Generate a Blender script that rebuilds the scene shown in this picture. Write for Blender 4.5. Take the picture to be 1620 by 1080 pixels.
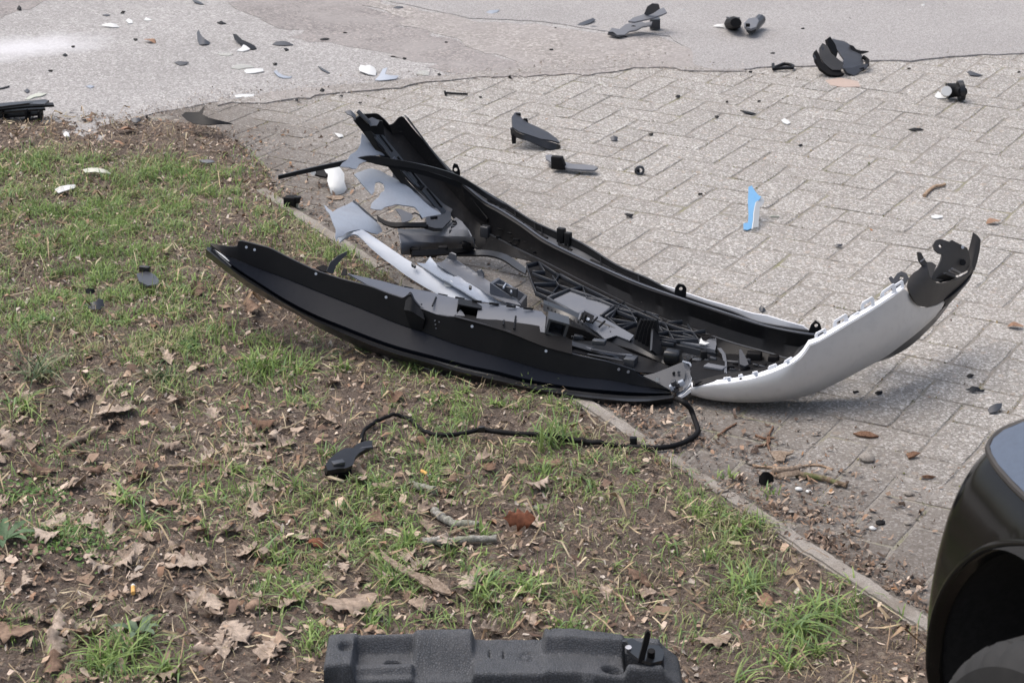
import bpy, bmesh, math, random
import numpy as np
from mathutils import Vector, noise, geometry
random.seed(7); RNG = np.random.default_rng(11)
C = bpy.context.scene.collection
S = bpy.context.scene
for _o in list(bpy.data.objects): bpy.data.objects.remove(_o)

# ------------------------------------------------------------------ camera, sky, sun, exposure
CAM_H = 2.0; FPX = 3270.0; PITCH = math.radians(22.5)
cd = bpy.data.cameras.new('camera'); cam = bpy.data.objects.new('camera', cd); C.objects.link(cam)
cam.location = (0, 0, CAM_H); cam.rotation_euler = (math.radians(90) - PITCH, 0, 0)
cd.sensor_width = 22.3; cd.lens = 22.3 * FPX / 1620.0
cd.clip_start = 0.05; cd.clip_end = 400
cd.dof.use_dof = True; cd.dof.focus_distance = 5.0; cd.dof.aperture_fstop = 8.0
S.camera = cam
W = bpy.data.worlds.new('World'); S.world = W; W.use_nodes = True
wn = W.node_tree; wn.nodes.clear()
sky = wn.nodes.new('ShaderNodeTexSky'); sky.sky_type = 'NISHITA'; sky.sun_disc = False
SUN_EL = math.radians(66); SUN_AZ = math.radians(-70)
sky.sun_elevation = SUN_EL; sky.sun_rotation = SUN_AZ
sky.air_density = 1.0; sky.dust_density = 6.0; sky.ozone_density = 1.0
hs = wn.nodes.new('ShaderNodeHueSaturation'); hs.inputs['Saturation'].default_value = 0.8
bg = wn.nodes.new('ShaderNodeBackground'); bg.inputs['Strength'].default_value = 0.15
wo = wn.nodes.new('ShaderNodeOutputWorld')
wn.links.new(sky.outputs[0], hs.inputs['Color']); wn.links.new(hs.outputs[0], bg.inputs[0]); wn.links.new(bg.outputs[0], wo.inputs[0])
sd = bpy.data.lights.new('sun', 'SUN'); sd.energy = 0.75; sd.angle = math.radians(60); sd.color = (1.0, 0.985, 0.965)
so = bpy.data.objects.new('sun', sd); C.objects.link(so)
_d = Vector((math.sin(SUN_AZ) * math.cos(SUN_EL), math.cos(SUN_AZ) * math.cos(SUN_EL), math.sin(SUN_EL)))
so.rotation_euler = _d.to_track_quat('Z', 'Y').to_euler(); so.location = (0, 0, 20)
S.view_settings.view_transform = 'Standard'; S.view_settings.look = 'None'
S.view_settings.exposure = 0.54; S.view_settings.gamma = 1.0
S.view_settings.use_curve_mapping = False

# ------------------------------------------------------------------ pixel of the photograph -> place on the ground / at a distance
CP, SP = math.cos(PITCH), math.sin(PITCH)
def ray(u, v):
    a = (u - 810.0) / FPX; b = (540.0 - v) / FPX
    return (a, CP + b * SP, -SP + b * CP)
def Pz(u, v, z=0.0):
    d = ray(u, v); t = (z - CAM_H) / d[2]
    return Vector((d[0] * t, d[1] * t, z))
def Py(u, v, Y):
    d = ray(u, v); t = Y / d[1]
    return Vector((d[0] * t, Y, CAM_H + d[2] * t))
def fit(anchors):
    A = np.array([[a[0] / 500., a[1] / 500.] for a in anchors]); y = np.array([a[2] for a in anchors], float)
    n = len(anchors)
    if n >= 6: M = lambda X: np.stack([np.ones(len(X)), X[:, 0], X[:, 1], X[:, 0] * X[:, 1], X[:, 0] ** 2, X[:, 1] ** 2], 1)
    elif n >= 3: M = lambda X: np.stack([np.ones(len(X)), X[:, 0], X[:, 1]], 1)
    else: M = lambda X: np.stack([np.ones(len(X))], 1)
    c, *_ = np.linalg.lstsq(M(A), y, rcond=None)
    return lambda u, v: float((M(np.array([[u / 500., v / 500.]])) @ c)[0])

# ------------------------------------------------------------------ noise for arrays
def _hash(ix, iy, s):
    h = (ix.astype(np.int64) * 374761393 + iy.astype(np.int64) * 668265263 + s * 1442695041) & 0xffffffff
    h = ((h ^ (h >> 13)) * 1274126177) & 0xffffffff
    return ((h ^ (h >> 16)) & 0xffff) / 65535.0
def vnoise(x, y, s=0):
    x = np.asarray(x, float); y = np.asarray(y, float)
    ix = np.floor(x); iy = np.floor(y); fx = x - ix; fy = y - iy
    fx = fx * fx * (3 - 2 * fx); fy = fy * fy * (3 - 2 * fy)
    a = _hash(ix, iy, s); b = _hash(ix + 1, iy, s); c = _hash(ix, iy + 1, s); d = _hash(ix + 1, iy + 1, s)
    return (a * (1 - fx) + b * fx) * (1 - fy) + (c * (1 - fx) + d * fx) * fy
def fbm(x, y, s=0, o=4):
    t = 0; a = .5; n = 0
    for k in range(o):
        t = t + a * vnoise(np.asarray(x) * 2 ** k + 17.3 * k, np.asarray(y) * 2 ** k - 9.1 * k, s + k); n += a; a *= .5
    return t / n

# ------------------------------------------------------------------ materials
def nt(name):
    m = bpy.data.materials.new(name); m.use_nodes = True; t = m.node_tree
    b = t.nodes['Principled BSDF']
    return m, t, b
def N(t, kind, **kw):
    n = t.nodes.new(kind)
    for k, v in kw.items():
        if k.startswith('_'): setattr(n, k[1:], v)
        else: n.inputs[k.replace('__', ' ')].default_value = v
    return n
def ramp(t, fac, stops):
    r = t.nodes.new('ShaderNodeValToRGB'); e = r.color_ramp.elements
    while len(e) < len(stops): e.new(0.5)
    for q, (p, c) in zip(e, stops):
        q.position = p; q.color = (c[0], c[1], c[2], 1) if not isinstance(c, (int, float)) else (c, c, c, 1)
    t.links.new(fac, r.inputs[0]); return r.outputs[0]
def mix(t, f, a, b, mode='MIX'):
    m = t.nodes.new('ShaderNodeMix'); m.data_type = 'RGBA'; m.blend_type = mode
    for sock, val in ((0, f), (6, a), (7, b)):
        if isinstance(val, bpy.types.NodeSocket): t.links.new(val, m.inputs[sock])
        elif sock == 0: m.inputs[0].default_value = val
        else: m.inputs[sock].default_value = (*val, 1)
    return m.outputs[2]
def wpos(t): return t.nodes.new('ShaderNodeNewGeometry').outputs['Position']
def tex(t, scale, detail=3, rough=.6, co=None, kind='noise', sock='Fac'):
    if kind == 'noise':
        n = t.nodes.new('ShaderNodeTexNoise'); n.inputs['Detail'].default_value = detail; n.inputs['Roughness'].default_value = rough
    else:
        n = t.nodes.new('ShaderNodeTexVoronoi')
        if kind == 'edge': n.feature = 'DISTANCE_TO_EDGE'; sock = 'Distance'
    n.inputs['Scale'].default_value = scale
    t.links.new(co if co is not None else wpos(t), n.inputs['Vector'])
    return n.outputs[sock]
def bump(t, b, h, strength=.3, dist=.002, prev=None):
    n = t.nodes.new('ShaderNodeBump'); n.inputs['Strength'].default_value = strength; n.inputs['Distance'].default_value = dist
    t.links.new(h, n.inputs['Height'])
    if prev is not None: t.links.new(prev, n.inputs['Normal'])
    t.links.new(n.outputs[0], b.inputs['Normal']); return n.outputs[0]
def mr(t, v, a, b, c=0., d=1.):
    n = t.nodes.new('ShaderNodeMapRange'); n.inputs[1].default_value = a; n.inputs[2].default_value = b
    n.inputs[3].default_value = c; n.inputs[4].default_value = d; t.links.new(v, n.inputs[0]); return n.outputs[0]
def math_(t, op, a, b):
    n = t.nodes.new('ShaderNodeMath'); n.operation = op
    for i, v in enumerate((a, b)):
        if isinstance(v, bpy.types.NodeSocket): t.links.new(v, n.inputs[i])
        else: n.inputs[i].default_value = v
    return n.outputs[0]

def plastic(name, col, rough=.42, dust=.25, dustcol=(.16, .145, .125), grain=900, spec=.5, scr=.0):
    m, t, b = nt(name)
    d = ramp(t, tex(t, 9, 5, .7), [(.42, 0.), (.75, 1.)])
    d2 = ramp(t, tex(t, 140, 3, .7), [(.35, 0.), (.8, 1.)])
    k = math_(t, 'MULTIPLY', math_(t, 'ADD', math_(t, 'MULTIPLY', d, .75), math_(t, 'MULTIPLY', d2, .35)), dust)
    c = mix(t, k, col, dustcol)
    if scr:
        mp = t.nodes.new('ShaderNodeMapping'); mp.inputs['Scale'].default_value = (14, 60, 160); mp.inputs['Rotation'].default_value = (.3, .5, .4)
        t.links.new(wpos(t), mp.inputs[0])
        s = ramp(t, tex(t, 2.2, 4, .7, mp.outputs[0]), [(.66, 0.), (.72, 1.)])
        c = mix(t, math_(t, 'MULTIPLY', s, scr), c, (.3, .3, .29))
    t.links.new(c, b.inputs['Base Color'])
    r = mr(t, k, 0, .6, rough, min(1, rough + .35)); t.links.new(r, b.inputs['Roughness'])
    b.inputs['Specular IOR Level'].default_value = spec
    g = tex(t, grain, 2, .5); p = bump(t, b, g, .12, .0006)
    w = tex(t, 14, 2, .5); bump(t, b, w, .25, .006, p)
    return m
M = {}
M['black'] = plastic('black_plastic', (.009, .0095, .011), .42, .03, spec=.15)
M['satin'] = plastic('satin_black_plastic', (.011, .012, .014), .28, .05)
M['ledge'] = plastic('smooth_black_plastic', (.008, .010, .015), .42, .01, spec=.07)
M['dusty'] = plastic('dusty_black_plastic', (.010, .0105, .012), .40, .15, (.09, .078, .068), scr=.3, spec=.13)
M['brownblack'] = plastic('weathered_black_plastic', (.026, .023, .021), .55, .3, (.10, .09, .08))
M['dgrey'] = plastic('dark_grey_plastic', (.038, .042, .05), .32, .15)
M['sheen'] = plastic('sky_sheen_plastic', (.068, .080, .105), .48, .12, (.3, .28, .26), scr=.2)  # bluish sky sheen of up-facing plastic put into the base colour
M['mgrey'] = plastic('mid_grey_plastic', (.12, .13, .15), .5, .25, (.3, .28, .26))
M['bgrey'] = plastic('blue_grey_plastic', (.30, .34, .40), .40, .35, (.17, .15, .14), scr=.3)
M['lgrey'] = plastic('light_grey_back_of_painted_plastic', (.36, .40, .46), .40, .22, (.3, .28, .26), scr=.2)
M['white'] = plastic('white_plastic', (.60, .61, .60), .45, .1, (.5, .48, .44))
M['cream'] = plastic('translucent_cream_plastic', (.46, .48, .40), .35, .1)
M['clearish'] = plastic('frosted_clear_plastic', (.55, .55, .50), .25, .1)
M['clearish'].node_tree.nodes['Principled BSDF'].inputs['Alpha'].default_value = .55
M['blue'] = plastic('blue_plastic', (.17, .40, .66), .4, .12, (.6, .65, .7))
M['rubber'] = plastic('black_rubber', (.006, .006, .007), .6, .03, spec=.15)

M['edge'] = plastic('rib_and_highlight_plastic', (.028, .032, .040), .28, .04, spec=.6)  # lighter than the black plastic, so ribs and edge tubes read as highlights
M['lattice'] = plastic('black_lattice_plastic', (.026, .030, .038), .36, .06, spec=.45)
M['tyre'] = plastic('dusty_tyre_rubber', (.012, .0125, .013), .75, .4, (.06, .058, .056))
def paint_silver():
    m, t, b = nt('silver_car_paint')
    n = tex(t, 6, 4, .6); g = ramp(t, tex(t, 45, 5, .75), [(.5, 0.), (.85, 1.)])
    c = mix(t, math_(t, 'MULTIPLY', g, .22), (.56, .56, .555), (.30, .28, .25))
    mp = t.nodes.new('ShaderNodeMapping'); mp.inputs['Scale'].default_value = (22, 22, 180); mp.inputs['Rotation'].default_value = (.2, .9, .2)
    t.links.new(wpos(t), mp.inputs[0])
    s = ramp(t, tex(t, 2.5, 4, .75, mp.outputs[0]), [(.62, 0.), (.70, 1.)])
    c = mix(t, math_(t, 'MULTIPLY', s, .3), c, (.68, .67, .64))
    t.links.new(c, b.inputs['Base Color']); b.inputs['Metallic'].default_value = .35
    t.links.new(mr(t, g, 0, 1, .34, .6), b.inputs['Roughness'])
    bump(t, b, tex(t, 700, 2, .5), .1, .0004)
    return m
M['silver'] = paint_silver()
def mat_lit_silver():
    return plastic('lit_silver_paint', (.80, .82, .85), .38, .18, (.4, .38, .35))  # brighter copy of the silver paint, light from above put into the colour
M['flange'] = mat_lit_silver()

def mat_paver():
    m, t, b = nt('exposed_aggregate_concrete')
    oi = t.nodes.new('ShaderNodeObjectInfo')
    v = tex(t, 190, kind='voronoi', sock='Color'); sp = t.nodes.new('ShaderNodeSeparateColor'); t.links.new(v, sp.inputs[0])
    c = ramp(t, sp.outputs[0], [(0., (.10, .092, .083)), (.28, (.205, .19, .172)), (.55, (.28, .262, .24)), (.80, (.35, .335, .31)), (.94, (.60, .59, .57))])
    v2 = tex(t, 85, kind='voronoi', sock='Color'); sp2 = t.nodes.new('ShaderNodeSeparateColor'); t.links.new(v2, sp2.inputs[0])
    st = ramp(t, sp2.outputs[1], [(.92, 0.), (.95, 1.)])
    c = mix(t, math_(t, 'MULTIPLY', st, .55), c, mix(t, sp2.outputs[2], (.56, .54, .50), (.42, .31, .22)))
    fine = tex(t, 520, 3, .8); c = mix(t, .45, c, ramp(t, fine, [(.34, (.075, .07, .062)), (.5, (.28, .265, .24)), (.66, (.62, .60, .57))]))
    sp3 = t.nodes.new('ShaderNodeSeparateColor'); t.links.new(tex(t, 210, kind='voronoi', sock='Color'), sp3.inputs[0]); c = mix(t, ramp(t, sp3.outputs[0], [(.90, 0.), (.92, .7)]), c, (.66, .645, .62))
    dirt = ramp(t, tex(t, 2.6, 6, .68), [(.38, 0.), (.68, 1.)])
    c = mix(t, math_(t, 'MULTIPLY', dirt, .22), c, (.22, .19, .16))
    tone = mr(t, oi.outputs['Random'], 0, 1, .95, 1.05)
    tn = t.nodes.new('ShaderNodeCombineColor')
    for k in range(3): t.links.new(tone, tn.inputs[k])
    c = mix(t, 1.0, c, tn.outputs[0], 'MULTIPLY')
    # soil beside the kerb, spread and darkened to paint in the bumper's shade too
    dp = t.nodes.new('ShaderNodeVectorMath'); dp.operation = 'DOT_PRODUCT'; t.links.new(wpos(t), dp.inputs[0]); dp.inputs[1].default_value = (.8594, .5113, 0)
    q = math_(t, 'ADD', dp.outputs['Value'], math_(t, 'MULTIPLY', math_(t, 'SUBTRACT', tex(t, 5, 6, .72), .5), .75))
    c = mix(t, mr(t, q, 2.42, 3.2, .85, 0.), c, (.088, .071, .057))
    t.links.new(c, b.inputs['Base Color']); b.inputs['Roughness'].default_value = .85
    p = bump(t, b, fine, .5, .0015); bump(t, b, sp.outputs[0], .55, .002, p)
    return m
M['paver'] = mat_paver()
def mat_joint():
    m, t, b = nt('mossy_joint_sand')
    a = tex(t, 4.5, 5, .7); g = ramp(t, a, [(.52, 0.), (.70, .7)])
    c = mix(t, ramp(t, tex(t, 190, 4, .8), [(.3, 0.), (.7, 1.)]), (.19, .172, .150), (.36, .335, .30))
    gm = mix(t, tex(t, 260, 2, .7), (.13, .14, .05), (.34, .33, .14))
    c = mix(t, g, c, gm)
    t.links.new(c, b.inputs['Base Color']); b.inputs['Roughness'].default_value = 1
    bump(t, b, tex(t, 240, 4, .8), 1, .004)
    return m
M['joint'] = mat_joint()
def mat_asphalt(name, c0, c1, hi, sc=170, k=1., pow_=None):
    m, t, b = nt(name)
    v = tex(t, sc, kind='voronoi', sock='Color'); sp = t.nodes.new('ShaderNodeSeparateColor'); t.links.new(v, sp.inputs[0])
    c = ramp(t, sp.outputs[0], [(0., tuple(x * .55 for x in c0)), (.35, c0), (.75, c1), (.95, hi)])
    c = mix(t, .3, c, ramp(t, tex(t, 420, 3, .8), [(.3, tuple(x * .5 for x in c0)), (.7, hi)]))
    if name != 'pale_worn_asphalt' and name != 'smooth_grey_asphalt': c = mix(t, ramp(t, tex(t, 3.5, 7, .7), [(.42, 0.), (.62, .75)]), c, (.32, .298, .285))
    bl = ramp(t, tex(t, 1.3, 6, .65), [(.35, 0.), (.7, 1.)])
    c = mix(t, math_(t, 'MULTIPLY', bl, .32), c, tuple(x * .6 for x in c0))
    if pow_:
        # spilled white powder: a long soft-edged streak lying on the road
        P, Q, w = pow_
        mp = t.nodes.new('ShaderNodeMapping'); mp.vector_type = 'TEXTURE'
        ang = math.atan2(Q[1] - P[1], Q[0] - P[0]); L = math.dist(P, Q) / 2
        mp.inputs['Location'].default_value = ((P[0] + Q[0]) / 2, (P[1] + Q[1]) / 2, 0)
        mp.inputs['Rotation'].default_value = (0, 0, ang); mp.inputs['Scale'].default_value = (L, w, 1)
        t.links.new(wpos(t), mp.inputs[0])
        ln = t.nodes.new('ShaderNodeVectorMath'); ln.operation = 'LENGTH'; t.links.new(mp.outputs[0], ln.inputs[0])
        q = math_(t, 'ADD', ln.outputs['Value'], math_(t, 'MULTIPLY', math_(t, 'SUBTRACT', tex(t, 7, 6, .75), .5), 1.4))
        c = mix(t, mr(t, q, .2, 1.2, .72, 0.), c, (.62, .62, .64))
    t.links.new(c, b.inputs['Base Color']); b.inputs['Roughness'].default_value = .9
    bump(t, b, sp.outputs[0], .5, .0025)
    return m
M['road'] = mat_asphalt('pale_worn_asphalt', (.275, .262, .252), (.37, .357, .347), (.58, .57, .555),
                        pow_=(Pz(-120, 92)[:2], Pz(170, 62)[:2], .19))
M['dark_road'] = mat_asphalt('dark_patched_asphalt', (.20, .185, .182), (.28, .262, .255), (.44, .40, .37), 130)
M['brown_road'] = mat_asphalt('gritty_brown_asphalt', (.26, .238, .22), (.35, .325, .305), (.53, .50, .47), 110)
M['smooth_road'] = mat_asphalt('smooth_grey_asphalt', (.30, .285, .275), (.37, .355, .345), (.48, .47, .46), 260)

M['seam'] = mat_asphalt('grit_in_the_seam', (.235, .215, .195), (.33, .31, .29), (.55, .53, .50), 150)
def mat_soil():
    m, t, b = nt('dark_leaf_mould_soil')
    a = tex(t, 3.2, 5, .7); f = tex(t, 230, 4, .85)
    c = ramp(t, f, [(.28, (.068, .050, .040)), (.46, (.155, .12, .097)), (.62, (.255, .21, .175)), (.78, (.39, .335, .29))])
    c = mix(t, ramp(t, a, [(.4, 0.), (.65, .45)]), c, (.085, .062, .050))
    v = tex(t, 95, kind='voronoi', sock='Color'); sp = t.nodes.new('ShaderNodeSeparateColor'); t.links.new(v, sp.inputs[0])
    c = mix(t, ramp(t, sp.outputs[0], [(.80, 0.), (.86, .6)]), c, mix(t, sp.outputs[1], (.26, .19, .13), (.36, .31, .25)))
    t.links.new(c, b.inputs['Base Color']); b.inputs['Roughness'].default_value = .95; b.inputs['Specular IOR Level'].default_value = .25
    p = bump(t, b, f, 1, .006); bump(t, b, tex(t, 60, 4, .8), .8, .012, p)
    return m
M['soil'] = mat_soil()
def mat_kerb():
    m, t, b = nt('old_concrete_kerb')
    c = ramp(t, tex(t, 320, 4, .8), [(.3, (.16, .14, .12)), (.55, (.30, .275, .245)), (.75, (.44, .41, .37))])
    c = mix(t, ramp(t, tex(t, 9, 5, .7), [(.46, 0.), (.70, .75)]), c, (.13, .105, .08))
    c = mix(t, ramp(t, tex(t, 16, 4, .7), [(.62, 0.), (.72, .5)]), c, (.12, .14, .06))
    t.links.new(c, b.inputs['Base Color']); b.inputs['Roughness'].default_value = .9
    bump(t, b, tex(t, 250, 4, .8), .7, .002)
    return m
M['kerb'] = mat_kerb()
def mat_attr(name, rough=.7, spec=.3, trans=0, vein=False, bumps=(300, .3, .001)):
    m, t, b = nt(name)
    at = t.nodes.new('ShaderNodeAttribute'); at.attribute_name = 'col'
    c = at.outputs['Color']
    c = mix(t, .5, c, ramp(t, tex(t, 120, 4, .8), [(.3, .35), (.7, 1.3)]), 'MULTIPLY')
    c2 = mix(t, .0, c, c)
    t.links.new(c2, b.inputs['Base Color']); b.inputs['Roughness'].default_value = rough; b.inputs['Specular IOR Level'].default_value = spec
    bump(t, b, tex(t, *bumps[:1]), bumps[1], bumps[2])
    if trans:
        tr = t.nodes.new('ShaderNodeBsdfTranslucent'); ms = t.nodes.new('ShaderNodeMixShader'); ms.inputs[0].default_value = trans
        t.links.new(c2, tr.inputs[0]); t.links.new(b.outputs[0], ms.inputs[1]); t.links.new(tr.outputs[0], ms.inputs[2])
        t.links.new(ms.outputs[0], t.nodes['Material Output'].inputs[0])
    return m
M['grass'] = mat_attr('grass_blades', .55, .35, .3)
M['chips'] = mat_attr('bark_and_leaf_crumbs', .85, .2)
def mat_leaf(name, a, bcol, rnd=.35):
    m, t, b = nt(name)
    oi = t.nodes.new('ShaderNodeObjectInfo'); tc = t.nodes.new('ShaderNodeTexCoord')
    c = mix(t, oi.outputs['Random'], a, bcol)
    c = mix(t, ramp(t, tex(t, 55, 5, .75), [(.38, .75), (.62, 0.)]), c, tuple(x * .45 for x in a))
    sx = t.nodes.new('ShaderNodeSeparateXYZ'); t.links.new(tc.outputs['Object'], sx.inputs[0])
    ve = mr(t, math_(t, 'ABSOLUTE', sx.outputs[1], 0), .0006, .0022, .7, 0.)
    c = mix(t, ve, c, tuple(min(1, x * 1.5) for x in bcol))
    t.links.new(c, b.inputs['Base Color']); b.inputs['Roughness'].default_value = .6; b.inputs['Specular IOR Level'].default_value = .35
    wv = t.nodes.new('ShaderNodeTexWave'); wv.inputs['Scale'].default_value = 90; wv.inputs['Distortion'].default_value = 3
    t.links.new(tc.outputs['Object'], wv.inputs[0]); bump(t, b, wv.outputs['Fac'], .4, .0015)
    tr = t.nodes.new('ShaderNodeBsdfTranslucent'); ms = t.nodes.new('ShaderNodeMixShader'); ms.inputs[0].default_value = .15
    t.links.new(c, tr.inputs[0]); t.links.new(b.outputs[0], ms.inputs[1]); t.links.new(tr.outputs[0], ms.inputs[2])
    t.links.new(ms.outputs[0], t.nodes['Material Output'].inputs[0])
    return m
M['leaf'] = mat_leaf('dry_oak_leaf', (.45, .34, .255), (.68, .56, .455))
M['leaf2'] = mat_leaf('brown_oak_leaf', (.24, .14, .09), (.40, .28, .20))
M['russet'] = mat_leaf('russet_leaf', (.24, .085, .04), (.32, .12, .06))
M['orange_leaf'] = mat_leaf('orange_leaf', (.42, .25, .16), (.48, .30, .20))
def mat_bark(name, a, b_, moss=0.):
    m, t, b = nt(name)
    c = ramp(t, tex(t, 130, 5, .8), [(.3, tuple(x * .35 for x in a)), (.5, a), (.7, b_)])
    if moss: c = mix(t, ramp(t, tex(t, 30, 3, .7), [(.45, 0.), (.6, moss)]), c, (.10, .13, .04))
    t.links.new(c, b.inputs['Base Color']); b.inputs['Roughness'].default_value = .9
    bump(t, b, tex(t, 160, 4, .8), .8, .003)
    return m
M['bark'] = mat_bark('grey_brown_bark', (.24, .18, .13), (.40, .33, .27))
M['mossbark'] = mat_bark('mossy_bark', (.17, .12, .08), (.30, .24, .17), .9)
M['birch'] = mat_bark('pale_grey_bark', (.27, .26, .23), (.50, .49, .45), .35)
M['tan'] = mat_bark('tan_peeled_wood', (.36, .25, .165), (.48, .36, .25))
M['redbark'] = mat_bark('reddish_bark_strip', (.16, .085, .05), (.28, .17, .105))
M['filter'] = mat_bark('cigarette_filter_paper', (.72, .40, .12), (.80, .50, .18))
def mat_foam():
    m, t, b = nt('expanded_foam_beads')
    v = tex(t, 230, kind='edge'); f = ramp(t, v, [(.0, 0.), (.22, 1.)])
    c = mix(t, f, (.034, .037, .041), (.078, .084, .094))
    c = mix(t, ramp(t, tex(t, 14, 4, .7), [(.4, 0.), (.75, .4)]), c, (.12, .12, .125))
    t.links.new(c, b.inputs['Base Color']); b.inputs['Roughness'].default_value = .62; b.inputs['Specular IOR Level'].default_value = .35
    p = bump(t, b, f, .5, .002); bump(t, b, tex(t, 500, 3, .7), .35, .001, p)
    return m
M['foam'] = mat_foam()
def mat_car():
    m, t, b = nt('black_car_paint')
    g = ramp(t, tex(t, 60, 6, .8), [(.55, 0.), (.8, 1.)]); g2 = ramp(t, tex(t, 4, 3, .6), [(.4, 0.), (.7, 1.)])
    c = mix(t, math_(t, 'MULTIPLY', math_(t, 'ADD', g, g2), .22), (.003, .003, .003), (.030, .030, .025))
    t.links.new(c, b.inputs['Base Color']); b.inputs['Roughness'].default_value = .13; b.inputs['Specular IOR Level'].default_value = .22
    b.inputs['Coat Weight'].default_value = .06; b.inputs['Coat Roughness'].default_value = .06
    bump(t, b, tex(t, 1100, 2, .5), .06, .0005)
    return m
M['carpaint'] = mat_car()
def simple(name, col, rough=.5, metal=0., **kw):
    m, t, b = nt(name)
    c = mix(t, ramp(t, tex(t, 90, 4, .7), [(.4, 0.), (.75, .35)]), col, tuple(x * .55 + .03 for x in col))
    t.links.new(c, b.inputs['Base Color']); b.inputs['Roughness'].default_value = rough; b.inputs['Metallic'].default_value = metal
    for k, v in kw.items(): b.inputs[k.replace('_', ' ')].default_value = v
    return m
M['glass'] = simple('headlamp_glass', (.20, .23, .27), .07, .85)
M['chrome'] = simple('bright_reflector', (.75, .77, .8), .12, 1.)
M['metal'] = simple('steel_screw', (.55, .55, .56), .3, .9)
M['darkliner'] = simple('wheel_arch_liner_felt', (.006, .006, .006), .95)
M['pink'] = simple('dried_fluid_stain', (.42, .33, .28), .7)

# ------------------------------------------------------------------ object helpers
def tag(o, label=None, cat=None, group=None, kind=None):
    if label: o['label'] = label
    if cat: o['category'] = cat
    if group: o['group'] = group
    if kind: o['kind'] = kind
    return o
def empty(name, loc, label=None, cat=None, group=None, kind=None):
    o = bpy.data.objects.new(name, None); C.objects.link(o); o.location = loc; o.empty_display_size = .05
    return tag(o, label, cat, group, kind)
def origin_of(p):
    v = Vector((0, 0, 0))
    while p is not None: v = v + Vector(p.location); p = p.parent
    return v
def from_bm(name, bm, mat, parent=None, smooth=True, recenter=True, ang=35, loc=None):
    if parent is not None: o0 = origin_of(parent)
    elif loc is not None: o0 = Vector(loc)
    elif recenter and bm.verts:
        xs = [v.co for v in bm.verts]; mn = min(c.z for c in xs)
        o0 = Vector((sum(c.x for c in xs) / len(xs), sum(c.y for c in xs) / len(xs), mn))
    else: o0 = Vector((0, 0, 0))
    for v in bm.verts: v.co -= o0
    bmesh.ops.recalc_face_normals(bm, faces=bm.faces)
    me = bpy.data.meshes.new(name); bm.to_mesh(me); bm.free()
    if mat: me.materials.append(M[mat] if isinstance(mat, str) else mat)
    if smooth:
        me.shade_smooth()
        me.set_sharp_from_angle(angle=math.radians(ang))
    o = bpy.data.objects.new(name, me); C.objects.link(o)
    if parent is not None: o.parent = parent
    else: o.location = o0
    return o
def tess2d(outline, holes=(), cell=0):
    polys = [[Vector((x, y, 0)) for x, y in outline]] + [[Vector((x, y, 0)) for x, y in h] for h in holes]
    tris = geometry.tessellate_polygon(polys)
    bm = bmesh.new(); vs = [bm.verts.new(p) for poly in polys for p in poly]
    for tr in tris:
        if len(set(tr)) == 3:
            try: bm.faces.new([vs[i] for i in tr])
            except ValueError: pass
    if cell:
        for ax in (0, 1):
            lo = min(v.co[ax] for v in bm.verts); hi = max(v.co[ax] for v in bm.verts)
            n = int((hi - lo) / cell)
            for k in range(1, n + 1):
                pc = [0, 0, 0]; pc[ax] = lo + (hi - lo) * k / (n + 1); pn = [0, 0, 0]; pn[ax] = 1
                bmesh.ops.bisect_plane(bm, geom=bm.verts[:] + bm.edges[:] + bm.faces[:], plane_co=pc, plane_no=pn, dist=1e-5)
    bmesh.ops.recalc_face_normals(bm, faces=bm.faces)
    if bm.faces and sum(f.normal.z * f.calc_area() for f in bm.faces) < 0: bmesh.ops.reverse_faces(bm, faces=bm.faces)
    return bm
def thicken(bm, t):
    bm.normal_update()
    if t: bmesh.ops.solidify(bm, geom=bm.faces[:], thickness=t)
def sheet_bm(outline, anchors, holes=(), cell=14, thick=.003, mode='Y', wob=0., seed=0):
    fn = fit(anchors) if isinstance(anchors, (list, tuple)) else anchors
    bm = tess2d(outline, holes, cell)
    for v in bm.verts:
        u, w = v.co.x, v.co.y; k = fn(u, w)
        v.co = Py(u, w, k) if mode == 'Y' else Pz(u, w, k)
        if wob:
            n = noise.noise(Vector((v.co.x * 14 + seed, v.co.y * 14, v.co.z * 14))); n2 = noise.noise(Vector((v.co.x * 60 + seed, v.co.y * 60, v.co.z * 60)))
            v.co += Vector((0, n, n)) * wob + Vector((0, n2, n2)) * wob * .3
    thicken(bm, thick); return bm
def sheet(name, outline, anchors, mat, parent=None, **kw):
    sm = kw.pop('ang', 35)
    return from_bm(name, sheet_bm(outline, anchors, **kw), mat, parent, ang=sm)
def resample(pts, n, smooth=True):
    P = np.array(pts, float); d = np.r_[0, np.cumsum(np.linalg.norm(np.diff(P[:, :2], axis=0), axis=1))]
    d = d / d[-1]; T = np.linspace(0, 1, n)
    lin = np.stack([np.interp(T, d, P[:, k]) for k in range(P.shape[1])], 1)
    if not smooth or len(P) < 4: return lin
    out = []
    for tt in T:
        i = min(len(P) - 2, max(0, int(np.searchsorted(d, tt, 'right') - 1)))
        p0 = P[max(0, i - 1)]; p1 = P[i]; p2 = P[i + 1]; p3 = P[min(len(P) - 1, i + 2)]
        h = d[i + 1] - d[i]; x = (tt - d[i]) / h if h else 0
        d0 = d[max(0, i - 1)]; d3 = d[min(len(P) - 1, i + 2)]
        m1 = (p2 - p0) / max(1e-9, d[i + 1] - d0) * h; m2 = (p3 - p1) / max(1e-9, d3 - d[i]) * h
        out.append((2*x**3-3*x**2+1)*p1 + (x**3-2*x**2+x)*m1 + (-2*x**3+3*x**2)*p2 + (x**3-x**2)*m2)
    return np.array(out)
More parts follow.
